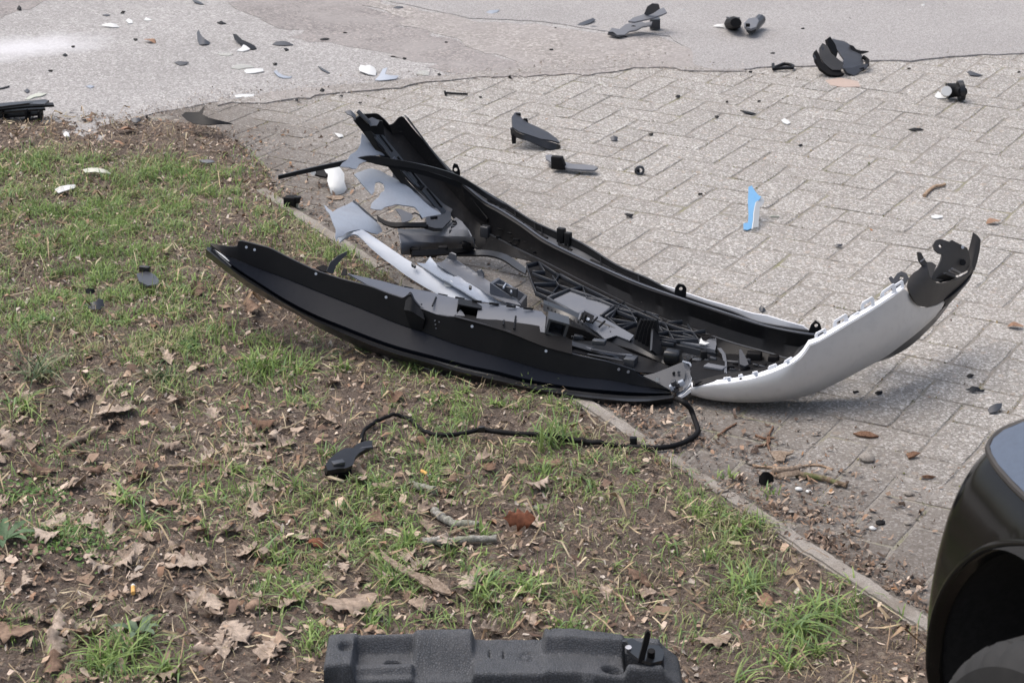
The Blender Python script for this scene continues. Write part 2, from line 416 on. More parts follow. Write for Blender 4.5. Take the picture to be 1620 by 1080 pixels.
def loft_bm(rails, n=40, thick=.003, smooth=True, sub=1, mode='Y'):
    R = [resample(r, n, smooth) for r in rails]
    bm = bmesh.new(); g = []
    F_ = Py if mode == 'Y' else Pz
    for r in R: g.append([bm.verts.new(F_(*p[:3])) for p in r])
    for a, b in zip(g, g[1:]):
        for i in range(n - 1):
            try: bm.faces.new((a[i], a[i + 1], b[i + 1], b[i]))
            except ValueError: pass
    bmesh.ops.remove_doubles(bm, verts=bm.verts, dist=1e-5)
    bmesh.ops.recalc_face_normals(bm, faces=bm.faces)
    thicken(bm, thick); return bm
def loft(name, rails, mat, parent=None, **kw):
    sm = kw.pop('ang', 32)
    return from_bm(name, loft_bm(rails, **kw), mat, parent, ang=sm)
def tube_bm(bm, pts, r, n=8, flat=1., caps=True):
    pts = [Vector(p) for p in pts]; rings = []
    up = Vector((0, 0, 1))
    for i, p in enumerate(pts):
        d = (pts[min(i + 1, len(pts) - 1)] - pts[max(i - 1, 0)]).normalized()
        s = d.cross(up)
        if s.length < 1e-4: s = Vector((1, 0, 0))
        s.normalize(); w = s.cross(d)
        rr = r[i] if isinstance(r, (list, tuple)) else r
        rings.append([bm.verts.new(p + (s * math.cos(2 * math.pi * k / n) + w * math.sin(2 * math.pi * k / n) * flat) * rr) for k in range(n)])
    for a, b in zip(rings, rings[1:]):
        for k in range(n): bm.faces.new((a[k], a[(k + 1) % n], b[(k + 1) % n], b[k]))
    if caps and n > 2:
        bm.faces.new(rings[0][::-1]); bm.faces.new(rings[-1])
def tube(name, pts, r, mat, parent=None, n=8, flat=1.):
    bm = bmesh.new(); tube_bm(bm, pts, r, n, flat); return from_bm(name, bm, mat, parent)
def pline(pts, n, mode='Y', smooth=True):
    F_ = Py if mode == 'Y' else Pz
    return [F_(*p[:3]) for p in resample(pts, n, smooth)]
def box_bm(bm, c, ax, ay, az, taper=1.):
    """a box from a centre and three half axes, bevelled slightly"""
    c = Vector(c); ax = Vector(ax); ay = Vector(ay); az = Vector(az); vs = []
    for k in (-1, 1):
        q = taper if k == 1 else 1
        for i, j in ((-1, -1), (1, -1), (1, 1), (-1, 1)): vs.append(bm.verts.new(c + ax * i * q + ay * j * q + az * k))
    fs = [(3, 2, 1, 0), (4, 5, 6, 7), (0, 1, 5, 4), (1, 2, 6, 5), (2, 3, 7, 6), (3, 0, 4, 7)]
    es = [bm.faces.new([vs[i] for i in f]) for f in fs]
    return vs
def box(name, c, ax, ay, az, mat, parent=None, bevel=.0015, taper=1.):
    bm = bmesh.new(); box_bm(bm, c, ax, ay, az, taper)
    if bevel: bmesh.ops.bevel(bm, geom=bm.edges[:], offset=bevel, segments=2, affect='EDGES', profile=.5)
    return from_bm(name, bm, mat, parent, ang=50)
def in_poly(px, py, poly):
    px = np.asarray(px); py = np.asarray(py); r = np.zeros(px.shape, bool); n = len(poly)
    for i in range(n):
        x1, y1 = poly[i][:2]; x2, y2 = poly[(i + 1) % n][:2]
        if y1 == y2: continue
        c = ((y1 > py) != (y2 > py)) & (px < (x2 - x1) * (py - y1) / (y2 - y1) + x1); r ^= c
    return r
def gpoly(px): return [tuple(Pz(*p)[:2]) for p in px]

# ------------------------------------------------------------------ the ground
def flat(name, poly, z, mat, rag=0., kind='structure', label=None, step=.05):
    pts = []
    n = len(poly)
    for i in range(n):
        a = np.array(poly[i]); b = np.array(poly[(i + 1) % n]); L = np.linalg.norm(b - a); k = max(1, int(min(L, 12) / step)) if rag else 1
        for j in range(k):
            p = a + (b - a) * j / k
            if rag:
                p = p + rag * np.array([noise.noise(Vector((p[0] * 5, p[1] * 5, 1))) + .5 * noise.noise(Vector((p[0] * 23, p[1] * 23, 4))), noise.noise(Vector((p[0] * 5, p[1] * 5, 9))) + .5 * noise.noise(Vector((p[0] * 23, p[1] * 23, 14)))])
            pts.append(tuple(p))
    bm = tess2d(pts)
    for v in bm.verts: v.co.z = z
    if rag:   # a cut edge down to what lies below
        ed = [e for e in bm.edges if len(e.link_faces) == 1]
        r = bmesh.ops.extrude_edge_only(bm, edges=ed)
        for v in [g for g in r['geom'] if isinstance(g, bmesh.types.BMVert)]: v.co.z -= .012
    o = from_bm(name, bm, mat, smooth=False, recenter=False); tag(o, label, kind=kind); return o
flat('ground', [(-120, -60), (120, -60), (120, 120), (-120, 120)], -0.11, 'road')

KA = np.array([-.706, 5.925]); KB = np.array([.772, 3.441]); KD = (KB - KA) / np.linalg.norm(KB - KA); KN = np.array([-KD[1], KD[0]])  # KN points to the paving side
if KN[0] < 0: KN = -KN
def kdist(x, y): return (np.asarray(x) - KA[0]) * KN[0] + (np.asarray(y) - KA[1]) * KN[1]
def kalong(x, y): return (np.asarray(x) - KA[0]) * KD[0] + (np.asarray(y) - KA[1]) * KD[1]

pav_edge = gpoly([(180, 200), (250, 178), (330, 163), (420, 150), (560, 140), (700, 126), (860, 110), (1000, 100), (1095, 106), (1180, 110), (1290, 103), (1400, 96), (1500, 91), (1620, 85), (1760, 78)])
paving_poly = [(x, y + .30) for x, y in pav_edge] + [(4.2, 8.0), (4.2, 1.6), tuple(KA + KD * 4.6), tuple(KA - KD * .35), gpoly([(330, 250)])[0]]
road_poly = [(60, 60), (-60, 60), (-60, 5.9), gpoly([(-900, 215)])[0], gpoly([(0, 225)])[0], gpoly([(160, 235)])[0]] + pav_edge + [(4.2, 7.6), (60, 9)]
flat('road', road_poly, 0.0014, 'road', .022)
smooth_poly = gpoly([(600, -60), (620, 2), (700, 22), (745, 30), (860, 36), (960, 50), (1060, 58), (1085, 75), (1100, 104), (1135, 112), (1180, 111), (1290, 104), (1400, 97), (1500, 92), (1620, 86), (1760, 79)]) + [(4.2, 7.7), (30, 10), (30, 60), (-2, 60)]
flat('smooth_asphalt', smooth_poly, 0.0044, 'smooth_road', .03)
_w = [(q[0], q[1] + .045) for q in pav_edge[2:10]]; _w2 = [(q[0], q[1] - .05) for q in pav_edge[2:10]][::-1]
flat('seam_dirt', _w + _w2, 0.0040, 'seam', .06)
dark_poly = gpoly([(340, -40), (380, 20), (430, 42), (490, 60), (560, 78), (650, 98), (730, 118), (800, 122), (860, 112), (800, 90), (720, 66), (640, 40), (585, 15), (560, -40)])
flat('dark_asphalt_patch', dark_poly, 0.0024, 'dark_road', .14)
flat('dark_asphalt_strip', gpoly([(-200, -60), (-100, 40), (0, 29), (45, 15), (75, 0), (100, -60)]), 0.0024, 'dark_road', .05)
brown_poly = gpoly([(545, -40), (590, 14), (640, 38), (720, 64), (800, 92), (850, 112), (790, 124), (700, 128), (860, 122), (1000, 112), (1110, 112), (1090, 72), (1062, 60), (960, 54), (860, 40), (745, 34), (700, 26), (618, 6), (590, -40)])
flat('gritty_asphalt_patch', brown_poly, 0.0034, 'brown_road', .10)

# verge soil: a relief sheet
ver_poly = gpoly([(-700, 215), (-200, 205), (0, 196), (60, 186), (140, 182), (220, 186), (300, 196), (340, 206), (390, 232), (425, 270), (445, 312)]) + [tuple(KA + KD * .15 - KN * .02), tuple(KA + KD * 4.6 - KN * .02), (-.5, .9), (-5, .9), (-5, 6.6)]
def soil_h(x, y):
    x = np.asarray(x, float); y = np.asarray(y, float)
    h = (fbm(x * 2.2, y * 2.2, 3, 3) - .5) * .05 + (fbm(x * 14, y * 14, 7, 3) - .5) * .022 + (fbm(x * 50, y * 50, 9, 3) - .5) * .012
    kd = kdist(x, y); al = kalong(x, y)
    near = np.clip((-kd) / .25, 0, 1)
    h = h * np.where(al > -.1, .35 + .65 * near, .6) + .004 + .005 * (1 - near) * (al > -.1)
    return np.maximum(h, -.02)
def grid_mesh(name, x0, x1, y0, y1, st, poly, hf, mat, kind='structure', z0=0):
    xs = np.arange(x0, x1, st); ys = np.arange(y0, y1, st); X, Y = np.meshgrid(xs, ys); jit = 0.45 * st
    X = X + (RNG.random(X.shape) - .5) * jit; Y = Y + (RNG.random(Y.shape) - .5) * jit
    Z = hf(X, Y) + z0; ins = in_poly(X, Y, poly)
    ny, nx = X.shape; idx = np.arange(nx * ny).reshape(ny, nx)
    q = ins[:-1, :-1] & ins[1:, :-1] & ins[:-1, 1:] & ins[1:, 1:]
    Fc = np.stack([idx[:-1, :-1][q], idx[:-1, 1:][q], idx[1:, 1:][q], idx[1:, :-1][q]], 1)
    V = np.stack([X.ravel(), Y.ravel(), Z.ravel()], 1)
    used = np.zeros(len(V), bool); used[Fc.ravel()] = True; mp = np.cumsum(used) - 1
    o = mesh_np(name, V[used], mp[Fc], mat); tag(o, kind=kind); return o
def mesh_np(name, V, Fc, mat, parent=None, cols=None, smooth=True):
    me = bpy.data.meshes.new(name); V = np.ascontiguousarray(V, np.float32); Fc = np.ascontiguousarray(Fc, np.int32); k = Fc.shape[1]
    if parent is not None: V = V - np.array(origin_of(parent), np.float32)
    me.vertices.add(len(V)); me.vertices.foreach_set('co', V.ravel())
    me.loops.add(Fc.size); me.loops.foreach_set('vertex_index', Fc.ravel())
    me.polygons.add(len(Fc)); me.polygons.foreach_set('loop_start', np.arange(0, Fc.size, k, dtype=np.int32))
    if cols is not None:
        a = me.attributes.new('col', 'FLOAT_COLOR', 'POINT'); a.data.foreach_set('color', np.c_[cols, np.ones(len(cols))].astype(np.float32).ravel())
    me.update(calc_edges=True); me.validate()
    me.materials.append(M[mat])
    if smooth: me.shade_smooth()
    o = bpy.data.objects.new(name, me); C.objects.link(o)
    if parent is not None: o.parent = parent
    return o
grid_mesh('soil_bank', -3.2, 1.4, 1.9, 6.9, .0125, ver_poly, soil_h, 'soil')
# coarser soil outside the picture
flat('outer_soil', ver_poly, -.03, 'soil')

# kerb
kerb = empty('kerb', (*(KA + KD * 1.5), 0), 'narrow worn concrete edging kerb between the grass verge and the paving', 'kerb')
for i in range(6):
    a = KA + KD * (-.12 + i * .80); L = .796; c = a + KD * L / 2 - KN * .004
    bm = bmesh.new(); r = .0015 * math.sin(i * 2.3)
    box_bm(bm, (c[0], c[1], -.056 + r), KD.tolist() + [0] and (KD[0] * L / 2, KD[1] * L / 2, 0), (KN[0] * .0215, KN[1] * .0215, 0), (0, 0, .065))
    bmesh.ops.bevel(bm, geom=bm.edges[:], offset=.005, segments=2, affect='EDGES')
    bmesh.ops.subdivide_edges(bm, edges=[e for e in bm.edges if e.calc_length() > .3], cuts=60)
    for v in bm.verts:
        n = noise.noise(v.co * 30) * .0022 + noise.noise(v.co * 110) * .001
        v.co += Vector((KN[0] * n, KN[1] * n, n))
    from_bm('kerb_stone', bm, 'kerb', kerb, ang=60)

# pavers: 90 degree herringbone, each stone its own object
PW = .108; PL = .216; ANG = math.radians(-30); AX = np.array([math.cos(ANG), math.sin(ANG)]); BX = np.array([-AX[1], AX[0]]); PO = np.array([1.080, 4.686])
paving = empty('paving', (1.2, 5.0, 0), kind='structure')
flat('joint_sand', paving_poly, -.0026, 'joint', .006)
def paver_bm(rot, seed):
    rs = random.Random(seed); bm = bmesh.new(); g = .0017
    L = PL / 2 - g; w = PW / 2 - g
    if rot: L, w = w, L
    def ring(ix, z, jit=0):
        pts = []
        for sx, sy in ((-1, -1), (0, -1), (1, -1), (1, 0), (1, 1), (0, 1), (-1, 1), (-1, 0)):
            x = sx * (L - ix); y = sy * (w - ix)
            if sx and sy: x -= sx * .003; y -= sy * .003
            pts.append(bm.verts.new((x + rs.uniform(-jit, jit), y + rs.uniform(-jit, jit), z + rs.uniform(-.0004, .0004))))
        return pts
    r0 = ring(0, -.03); r1 = ring(0, -.0030, .0022); r2 = ring(.0028, -.0005, .0018)
    for a, b in ((r0, r1), (r1, r2)):
        for k in range(8): bm.faces.new((a[k], a[(k + 1) % 8], b[(k + 1) % 8], b[k]))
    c = bm.verts.new((0, 0, .0003))
    for k in range(8): bm.faces.new((r2[k], r2[(k + 1) % 8], c))
    for v in bm.verts:
        x, y = v.co.x, v.co.y; v.co.x = AX[0] * x + BX[0] * y; v.co.y = AX[1] * x + BX[1] * y
    me = bpy.data.meshes.new('paver'); bm.to_mesh(me); bm.free(); me.materials.append(M['paver']); return me
PM = {(r, s): paver_bm(r, 10 * r + s) for r in (0, 1) for s in range(4)}
cells = []
for i in range(-40, 60):
    for j in range(-50, 50):
        d = (i + j) % 4
        # cell (0,0) is the lower cell of the upright stone whose lower left corner is PO
        if d == 2: cells.append((i + 1.0, j + .5, 0))      # lying stone in cells i, i+1
        elif d == 0: cells.append((i + .5, j + 1.0, 1))    # upright stone in cells j, j+1
P_ = []
for (ci, cj, r) in cells:
    c = PO + AX * ci * PW + BX * cj * PW
    if not in_poly(np.array([c[0]]), np.array([c[1]]), paving_poly)[0]: continue
    if kdist(*c) < -.06: continue
    q = np.array([c[0], c[1] * CP + 2 * SP, c[1] * SP - 2 * CP]) # camera space x, depth, -
    zc = c[1] * CP + 2 * SP; u = 810 + FPX * c[0] / zc; yv = (c[1] * SP - 2 * CP) / zc; v = 540 - FPX * yv
    vis = -10 < u < 1630 and -10 < v < 1090
    P_.append((c, r, zc, vis, u, v))
_ex = np.array([q[0] for q in pav_edge]); _ey = np.array([q[1] for q in pav_edge])
def paver_z(c): return (-.0008 if c[1] > np.interp(c[0], _ex, _ey) - .10 else 0) + .0006 * math.sin(c[0] * 5.1 + c[1] * 3.7) + random.uniform(-.0007, .0007)
vis = sorted([p for p in P_ if p[3]], key=lambda p: p[2])
def hidden(p): return p[4] > 1480 and p[5] > 780
cand = [p for p in vis if not hidden(p)][:299]; cs = set(id(p) for p in cand)
def cut_mesh(me, c):
    if kdist(*c) > .17: return me
    bm = bmesh.new(); bm.from_mesh(me); q = KA + KN * .0215 - c
    bmesh.ops.bisect_plane(bm, geom=bm.verts[:] + bm.edges[:] + bm.faces[:], plane_co=(q[0], q[1], 0), plane_no=(-KN[0], -KN[1], 0), clear_outer=True)
    if not bm.faces: bm.free(); return None
    m2 = bpy.data.meshes.new('paver'); bm.to_mesh(m2); bm.free(); m2.materials.append(M['paver']); return m2
for (c, r, *_r) in cand:
    me_ = cut_mesh(PM[(r, random.randrange(4))], c)
    if me_ is None: continue
    o = bpy.data.objects.new('paver', me_); C.objects.link(o); o.parent = paving
    o.location = (c[0] - 1.2, c[1] - 5.0, paver_z(c)); o.rotation_euler = (random.uniform(-.004, .004), random.uniform(-.004, .004), random.uniform(-.009, .009))
bm = bmesh.new()
for p in P_:
    if id(p) in cs: continue
    c, r = p[:2]; nv = len(bm.verts); me_ = cut_mesh(PM[(r, random.randrange(4))], c)
    if me_ is None: continue
    bm.from_mesh(me_); bm.verts.ensure_lookup_table(); z = paver_z(c)
    for k in range(nv, len(bm.verts)): bm.verts[k].co += Vector((c[0], c[1], z))
o = from_bm('distant_pavers', bm, 'paver', paving, smooth=False); tag(o, kind='stuff')

# ------------------------------------------------------------------ ground litter, grass, leaves
def frame_pts(n, ulo=-120, uhi=1740, vlo=150, vhi=1180):
    """random ground points, even over the ground, in a box around what the photograph shows"""
    x = RNG.uniform(-2.4, 1.9, n); y = RNG.uniform(2.2, 6.9, n); return x, y
def proj(x, y, z=0):
    zc = y * CP + (CAM_H - z) * SP; return 810 + FPX * x / zc, 540 - FPX * (y * SP - (CAM_H - z) * CP) / zc
LIT = [(60, 700, 200, 1.), (120, 900, 230, 1.), (330, 900, 230, 1.5), (520, 950, 170, 1.4), (430, 700, 120, .8), (300, 560, 160, .5), (850, 990, 130, .9), (60, 620, 120, .8), (220, 480, 90, .4), (640, 900, 120, .8), (1000, 980, 180, .5), (700, 800, 150, .5)]
def blobs(u, v, L):
    r = np.zeros_like(u)
    for q in L: r = r + q[3] * np.exp(-((u - q[0]) ** 2 + ((v - q[1]) * 1.6) ** 2) / (2 * (q[2] * .62) ** 2))
    return r
GR = [(60, 285, 110, 1.), (230, 300, 90, 1.), (330, 300, 60, .8), (190, 345, 120, .8), (420, 355, 45, .8), (60, 390, 130, .6), (140, 430, 110, .7), (60, 470, 110, .7), (240, 500, 110, .6), (60, 520, 90, .6),
      (250, 600, 75, 1.0), (430, 575, 65, 1.1), (200, 570, 60, .5), (300, 545, 60, .5), (590, 560, 60, .8), (650, 590, 50, .8), (100, 600, 60, .5),
      (330, 400, 40, .6), (480, 380, 35, .6), (540, 405, 50, .9), (600, 425, 45, .9), (640, 440, 30, .7), (700, 630, 60, .7), (800, 640, 60, .8), (870, 650, 50, .7), (600, 640, 45, .4),
      (640, 720, 90, .5), (490, 640, 40, .4), (870, 715, 70, .9), (740, 690, 50, .4), (960, 760, 90, .5), (1090, 790, 70, .6), (1150, 840, 70, 1.0), (1180, 815, 40, .6), (1040, 860, 60, .3), (560, 830, 110, .7), (640, 780, 60, .6),
      (400, 790, 90, .7), (440, 930, 90, .6), (600, 900, 90, .6), (770, 935, 90, 1.0), (860, 950, 60, .7), (620, 960, 60, .7), (920, 1000, 50, .7), (950, 930, 60, .3), (150, 865, 70, .5), (60, 845, 50, .3), (300, 830, 60, .5), (230, 1040, 70, .8), (160, 1050, 50, .4),
      (1180, 930, 70, .6), (1290, 990, 70, .6), (1200, 880, 50, .5), (1340, 950, 40, .4), (1250, 1050, 60, .5), (1100, 1000, 50, .3), (1330, 930, 30, .4), (500, 1010, 60, .5), (60, 770, 60, .4), (20, 1000, 60, .3)]

def verge_mask(x, y, m=0.): return in_poly(x, y, ver_poly) & ((kdist(x, y) < -.03 - m) | (kalong(x, y) < 0))

def z0f(x, y): return np.zeros_like(x) + .001
# bark and leaf crumbs: tens of thousands of small curled scraps
def crumbs(name, n, maskf, smin, smax, pal, hf, lift=.004, seed=1, asp=(.2, .7), xy=None):
    x, y = xy if xy is not None else frame_pts(n); k = maskf(x, y); x = x[k]; y = y[k]; n = len(x)
    s = smin + (smax - smin) * RNG.random(n) ** 3; a = RNG.uniform(asp[0], asp[1], n); th = RNG.uniform(0, 2 * np.pi, n)
    ti = RNG.normal(0, .35, n); tj = RNG.normal(0, .35, n)
    z = hf(x, y) + RNG.uniform(0, lift, n) + .001
    # a bent scrap: 6 vertices, two quads, drawn as quads with a raised middle
    loc = np.array([[-1, -.7], [0, -1], [1, -.55], [1, .5], [0, 1], [-1, .75]], float)
    jit = RNG.normal(0, .16, (n, 6, 2)); P = loc[None] + jit
    lx = P[:, :, 0] * s[:, None] * .5; ly = P[:, :, 1] * (s * a)[:, None] * .5
    cur = RNG.normal(0, .25, n) * s; lz = (1 - np.array([1, 0, 1, 1, 0, 1])[None]) * cur[:, None] + lx * ti[:, None] + ly * tj[:, None]
    c, q = np.cos(th)[:, None], np.sin(th)[:, None]
    V = np.stack([x[:, None] + lx * c - ly * q, y[:, None] + lx * q + ly * c, z[:, None] + lz + s[:, None] * .12], 2).reshape(-1, 3)
    b = (np.arange(n) * 6)[:, None]; Fc = np.concatenate([b + np.array([[0, 1, 4, 5]]), b + np.array([[1, 2, 3, 4]])])
    pal = np.array(pal) * (1.25 if 'joint' not in name else 1); col = pal[RNG.integers(0, len(pal), n)] * RNG.uniform(.65, 1.2, n)[:, None]
    o = mesh_np(name, V, Fc, 'chips', cols=np.repeat(col, 6, 0), smooth=False); tag(o, kind='stuff'); return o
PAL = [(.09, .064, .048), (.14, .10, .075), (.19, .14, .105), (.26, .195, .15), (.36, .28, .215), (.48, .39, .31), (.42, .37, .32), (.11, .077, .058), (.29, .19, .13), (.22, .175, .145), (.08, .058, .048), (.14, .105, .085)]
def m_all(x, y):
    u, v = proj(x, y); return verge_mask(x, y) & (u > -160) & (u < 1760) & (v < 1180)
def m_lit(x, y):
    u, v = proj(x, y); return m_all(x, y) & (RNG.random(len(x)) < .15 + .8 * np.clip(blobs(u, v, LIT), 0, 1))
crumbs('leaf_mould_crumbs', 150000, m_all, .003, .017, PAL, soil_h)
crumbs('leaf_scraps', 17000, m_lit, .010, .032, [(.36, .265, .195), (.42, .33, .255), (.28, .20, .145), (.20, .14, .10), (.46, .37, .30), (.15, .10, .075), (.24, .15, .10)], soil_h, .008, asp=(.3, .8))
crumbs('dry_stalks', 14000, m_all, .03, .075, [(.38, .30, .19), (.45, .38, .26), (.25, .18, .12), (.32, .25, .17)], soil_h, .012, asp=(.025, .06))
def m_pave(x, y):
    d = kdist(x, y); al = kalong(x, y); u, v = proj(x, y)
    dens = np.exp(-np.clip(d - .03, 0, 9) / .10) * (.35 + .65 * fbm(x * 6, y * 6, 44, 3)) + .0 + .25 * np.exp(-(((u - 1230) / 110) ** 2 + ((v - 740) / 45) ** 2)) + .9 * np.exp(-(((u - 330) / 130) ** 2 + ((v - 225) / 26) ** 2))
    return (d > .028) & (RNG.random(len(x)) < dens) & ((al > 0) | (v > 200)) & (v > 190) & (u < 1640)
_t = RNG.uniform(-.3, 4.2, 30000); _s = .026 + RNG.exponential(.09, 30000)
_k = (KA[0] + KD[0] * _t + KN[0] * _s, KA[1] + KD[1] * _t + KN[1] * _s)
def m_kerb(x, y):
    u, v = proj(x, y); return (RNG.random(len(x)) < (.10 + .8 * fbm(x * 7, y * 7, 44, 3)) * np.clip(kalong(x, y) / 1.9, .25, 1)) & (fbm(x * 5, y * 5, 41, 3) > .38)
crumbs('litter_beside_kerb', 0, m_kerb, .003, .018, [c for c in PAL if c[0] < .4], z0f, .004, asp=(.15, .7), xy=_k)
_t = RNG.uniform(-.1, 4.2, 4000); _s = RNG.uniform(-.03, .035, 4000)
crumbs('soil_on_kerb', 0, lambda x, y: (fbm(x * 6, y * 6, 88, 3) + RNG.normal(0, .05, len(x))) > .60, .003, .012, [c for c in PAL if c[0] < .3], lambda x, y: np.zeros_like(x) + .009, .002, asp=(.2, .7), xy=(KA[0] + KD[0] * _t + KN[0] * _s, KA[1] + KD[1] * _t + KN[1] * _s))
_t = RNG.uniform(0, 1, 9000); _i = (_t * (len(pav_edge) - 1)).astype(int); _f = _t * (len(pav_edge) - 1) - _i; _pe = np.array(pav_edge)
_sx = _pe[_i, 0] * (1 - _f) + _pe[_i + 1, 0] * _f; _sy = _pe[_i, 1] * (1 - _f) + _pe[_i + 1, 1] * _f + RNG.normal(0, .08, 9000)
crumbs('grit_along_seam', 0, lambda x, y: RNG.random(len(x)) < np.where(x > .6, .25, .8), .003, .009, [(.30, .26, .23), (.24, .20, .17), (.38, .34, .31), (.18, .15, .12), (.45, .42, .39)], lambda x, y: np.zeros_like(x) + .002, .002, xy=(_sx, _sy))
crumbs('litter_around_twigs', 160000, m_pave, .003, .016, PAL + [(.3, .17, .09)], z0f, .003, asp=(.15, .7))
def m_spill(x, y):
    u, v = proj(x, y); top = np.interp(u, [-100, 0, 140, 300, 380, 440], [172, 180, 170, 182, 205, 250])
    return (u < 450) & (v > top - 8) & ~verge_mask(x, y) & (v < 260) & (RNG.random(len(x)) < np.clip((v - top) / 22, .03, .8)) & (kdist(x, y) < .1)
crumbs('soil_spilled_on_road', 60000, m_spill, .004, .02, [c for c in PAL if c[0] < .25], z0f, .004)
def m_far(x, y):
    return in_poly(x, y, paving_poly) & (RNG.random(len(x)) < .035 * (.3 + fbm(x * 3, y * 3, 5, 3)))
crumbs('scattered_grit', 26000, m_far, .003, .009, PAL + [(.7, .68, .64), (.6, .58, .55), (.3, .16, .09)], z0f, .002)
def m_joint(x, y):
    # dark needles and moss crumbs caught in the joints
    rx = ((x - PO[0]) * AX[0] + (y - PO[1]) * AX[1]) / PW; ry = ((x - PO[0]) * BX[0] + (y - PO[1]) * BX[1]) / PW
    i = np.floor(rx).astype(int); j = np.floor(ry).astype(int); fx = rx - i; fy = ry - j; d = (i + j) % 4
    e = .045
    L = (fx < e) & (d != 3); Rr = (fx > 1 - e) & (d != 2); B = (fy < e) & (d != 1); T = (fy > 1 - e) & (d != 0)
    u, v = proj(x, y)
    return in_poly(x, y, paving_poly) & (kdist(x, y) > .05) & (L | Rr | B | T) & (fbm(x * 3.1, y * 3.1, 61, 3) > .47) & (v > 120) & (u < 1700) & (u > 150)
_fp = frame_pts
def frame_pts(n, **k): return RNG.uniform(-1.6, 3.0, n), RNG.uniform(2.9, 7.4, n)
crumbs('moss_in_joints', 150000, m_joint, .003, .008, [(.16, .17, .05), (.22, .20, .08), (.12, .09, .055), (.20, .15, .09), (.10, .12, .04), (.28, .22, .12)], lambda x, y: np.zeros_like(x) - .004, .004)
frame_pts = _fp

# grass: blades in tufts
def grass(name, n, dens, hmin, hmax, pal, wd=.0011, lean=.9, clump=None):
    x, y = frame_pts(n); u, v = proj(x, y)
    d = dens(x, y, u, v); k = (RNG.random(n) < d) & verge_mask(x, y, -.02) & (u > -160) & (u < 1700); x = x[k]; y = y[k]
    n = len(x)
    tx = np.floor(x / .03); ty = np.floor(y / .03); ax = _hash(tx, ty, 5) * 6.283; # neighbours lean alike
    dirn = ax + RNG.normal(0, 1.1, n); L = hmin + (hmax - hmin) * RNG.random(n) ** 1.3 * (.5 + .8 * fbm(x * 7, y * 7, 21, 2)); le = np.abs(RNG.normal(lean, .35, n))
    w = wd * RNG.uniform(.6, 1.5, n); z = soil_h(x, y) - .002
    dx, dy = np.cos(dirn), np.sin(dirn); px, py = -dy, dx; V = []
    for t, ww in ((0, 1.), (.4, .95), (.75, .6)):
        out = L * le * (t ** 1.7) * .8; up = L * t * np.clip(1.05 - .55 * le * t, .12, 1)
        for sgn in (-1, 1): V.append(np.stack([x + dx * out + px * w * ww * sgn, y + dy * out + py * w * ww * sgn, z + up], 1))
    out = L * le * .8; up = L * np.clip(1.0 - .62 * le, .05, 1); V.append(np.stack([x + dx * out, y + dy * out, z + up], 1))
    V.append(V[-1] + np.stack([px, py, 0 * px], 1) * .0002)
    V = np.stack(V, 1).reshape(-1, 3); b = (np.arange(n) * 8)[:, None]
    Fc = np.concatenate([b + np.array([[0, 1, 3, 2]]), b + np.array([[2, 3, 5, 4]]), b + np.array([[4, 5, 7, 6]])])
    pal = np.array(pal); col = pal[np.clip((fbm(x * 5, y * 5, 31, 2) * len(pal) + RNG.normal(0, 1.3, n)).astype(int), 0, len(pal) - 1)] * RNG.uniform(.75, 1.25, n)[:, None]
    o = mesh_np(name, V, Fc, 'grass', cols=np.repeat(col, 8, 0)); tag(o, kind='stuff'); return n
GPAL = [(.22, .32, .09), (.19, .29, .11), (.26, .38, .11), (.31, .42, .14), (.20, .31, .13), (.27, .36, .12), (.34, .36, .16), (.44, .40, .25)]
def d_near(x, y, u, v):
    cl = np.clip((fbm(x * 16, y * 16, 77, 2) - .44) * 7, 0, 1.2)
    m = np.clip(blobs(u, v, GR) * 1.25 - .08, 0, 1.3)
    base = .16 * (fbm(x * 5, y * 5, 12, 3) > .50)
    shade = np.where((u > 560) & (u < 1010) & (v > 575) & (v < 625 + (u - 560) * .05), .35, 1)
    return (m * cl + base) * .85 * shade * np.clip((v - 232) / 25, .03, 1)
grass('grass', 380000, d_near, .022, .062, GPAL)
grass('short_grass', 220000, lambda x, y, u, v: np.clip(blobs(u, v, [g for g in GR if g[1] < 460]) * 1.2, 0, 1.1) * np.clip((fbm(x * 12, y * 12, 78, 2) - .40) * 6, 0, 1) * np.clip((v - 235) / 25, 0, 1), .012, .035, GPAL, .001)
grass('straw_grass', 90000, lambda x, y, u, v: (.10 + .35 * np.clip(blobs(u, v, GR), 0, 1)) * (fbm(x * 6, y * 6, 99, 3) > .46), .02, .06, [(.40, .34, .20), (.34, .27, .16), (.46, .41, .27), (.28, .22, .12), (.30, .28, .14)], .0008, 1.3)

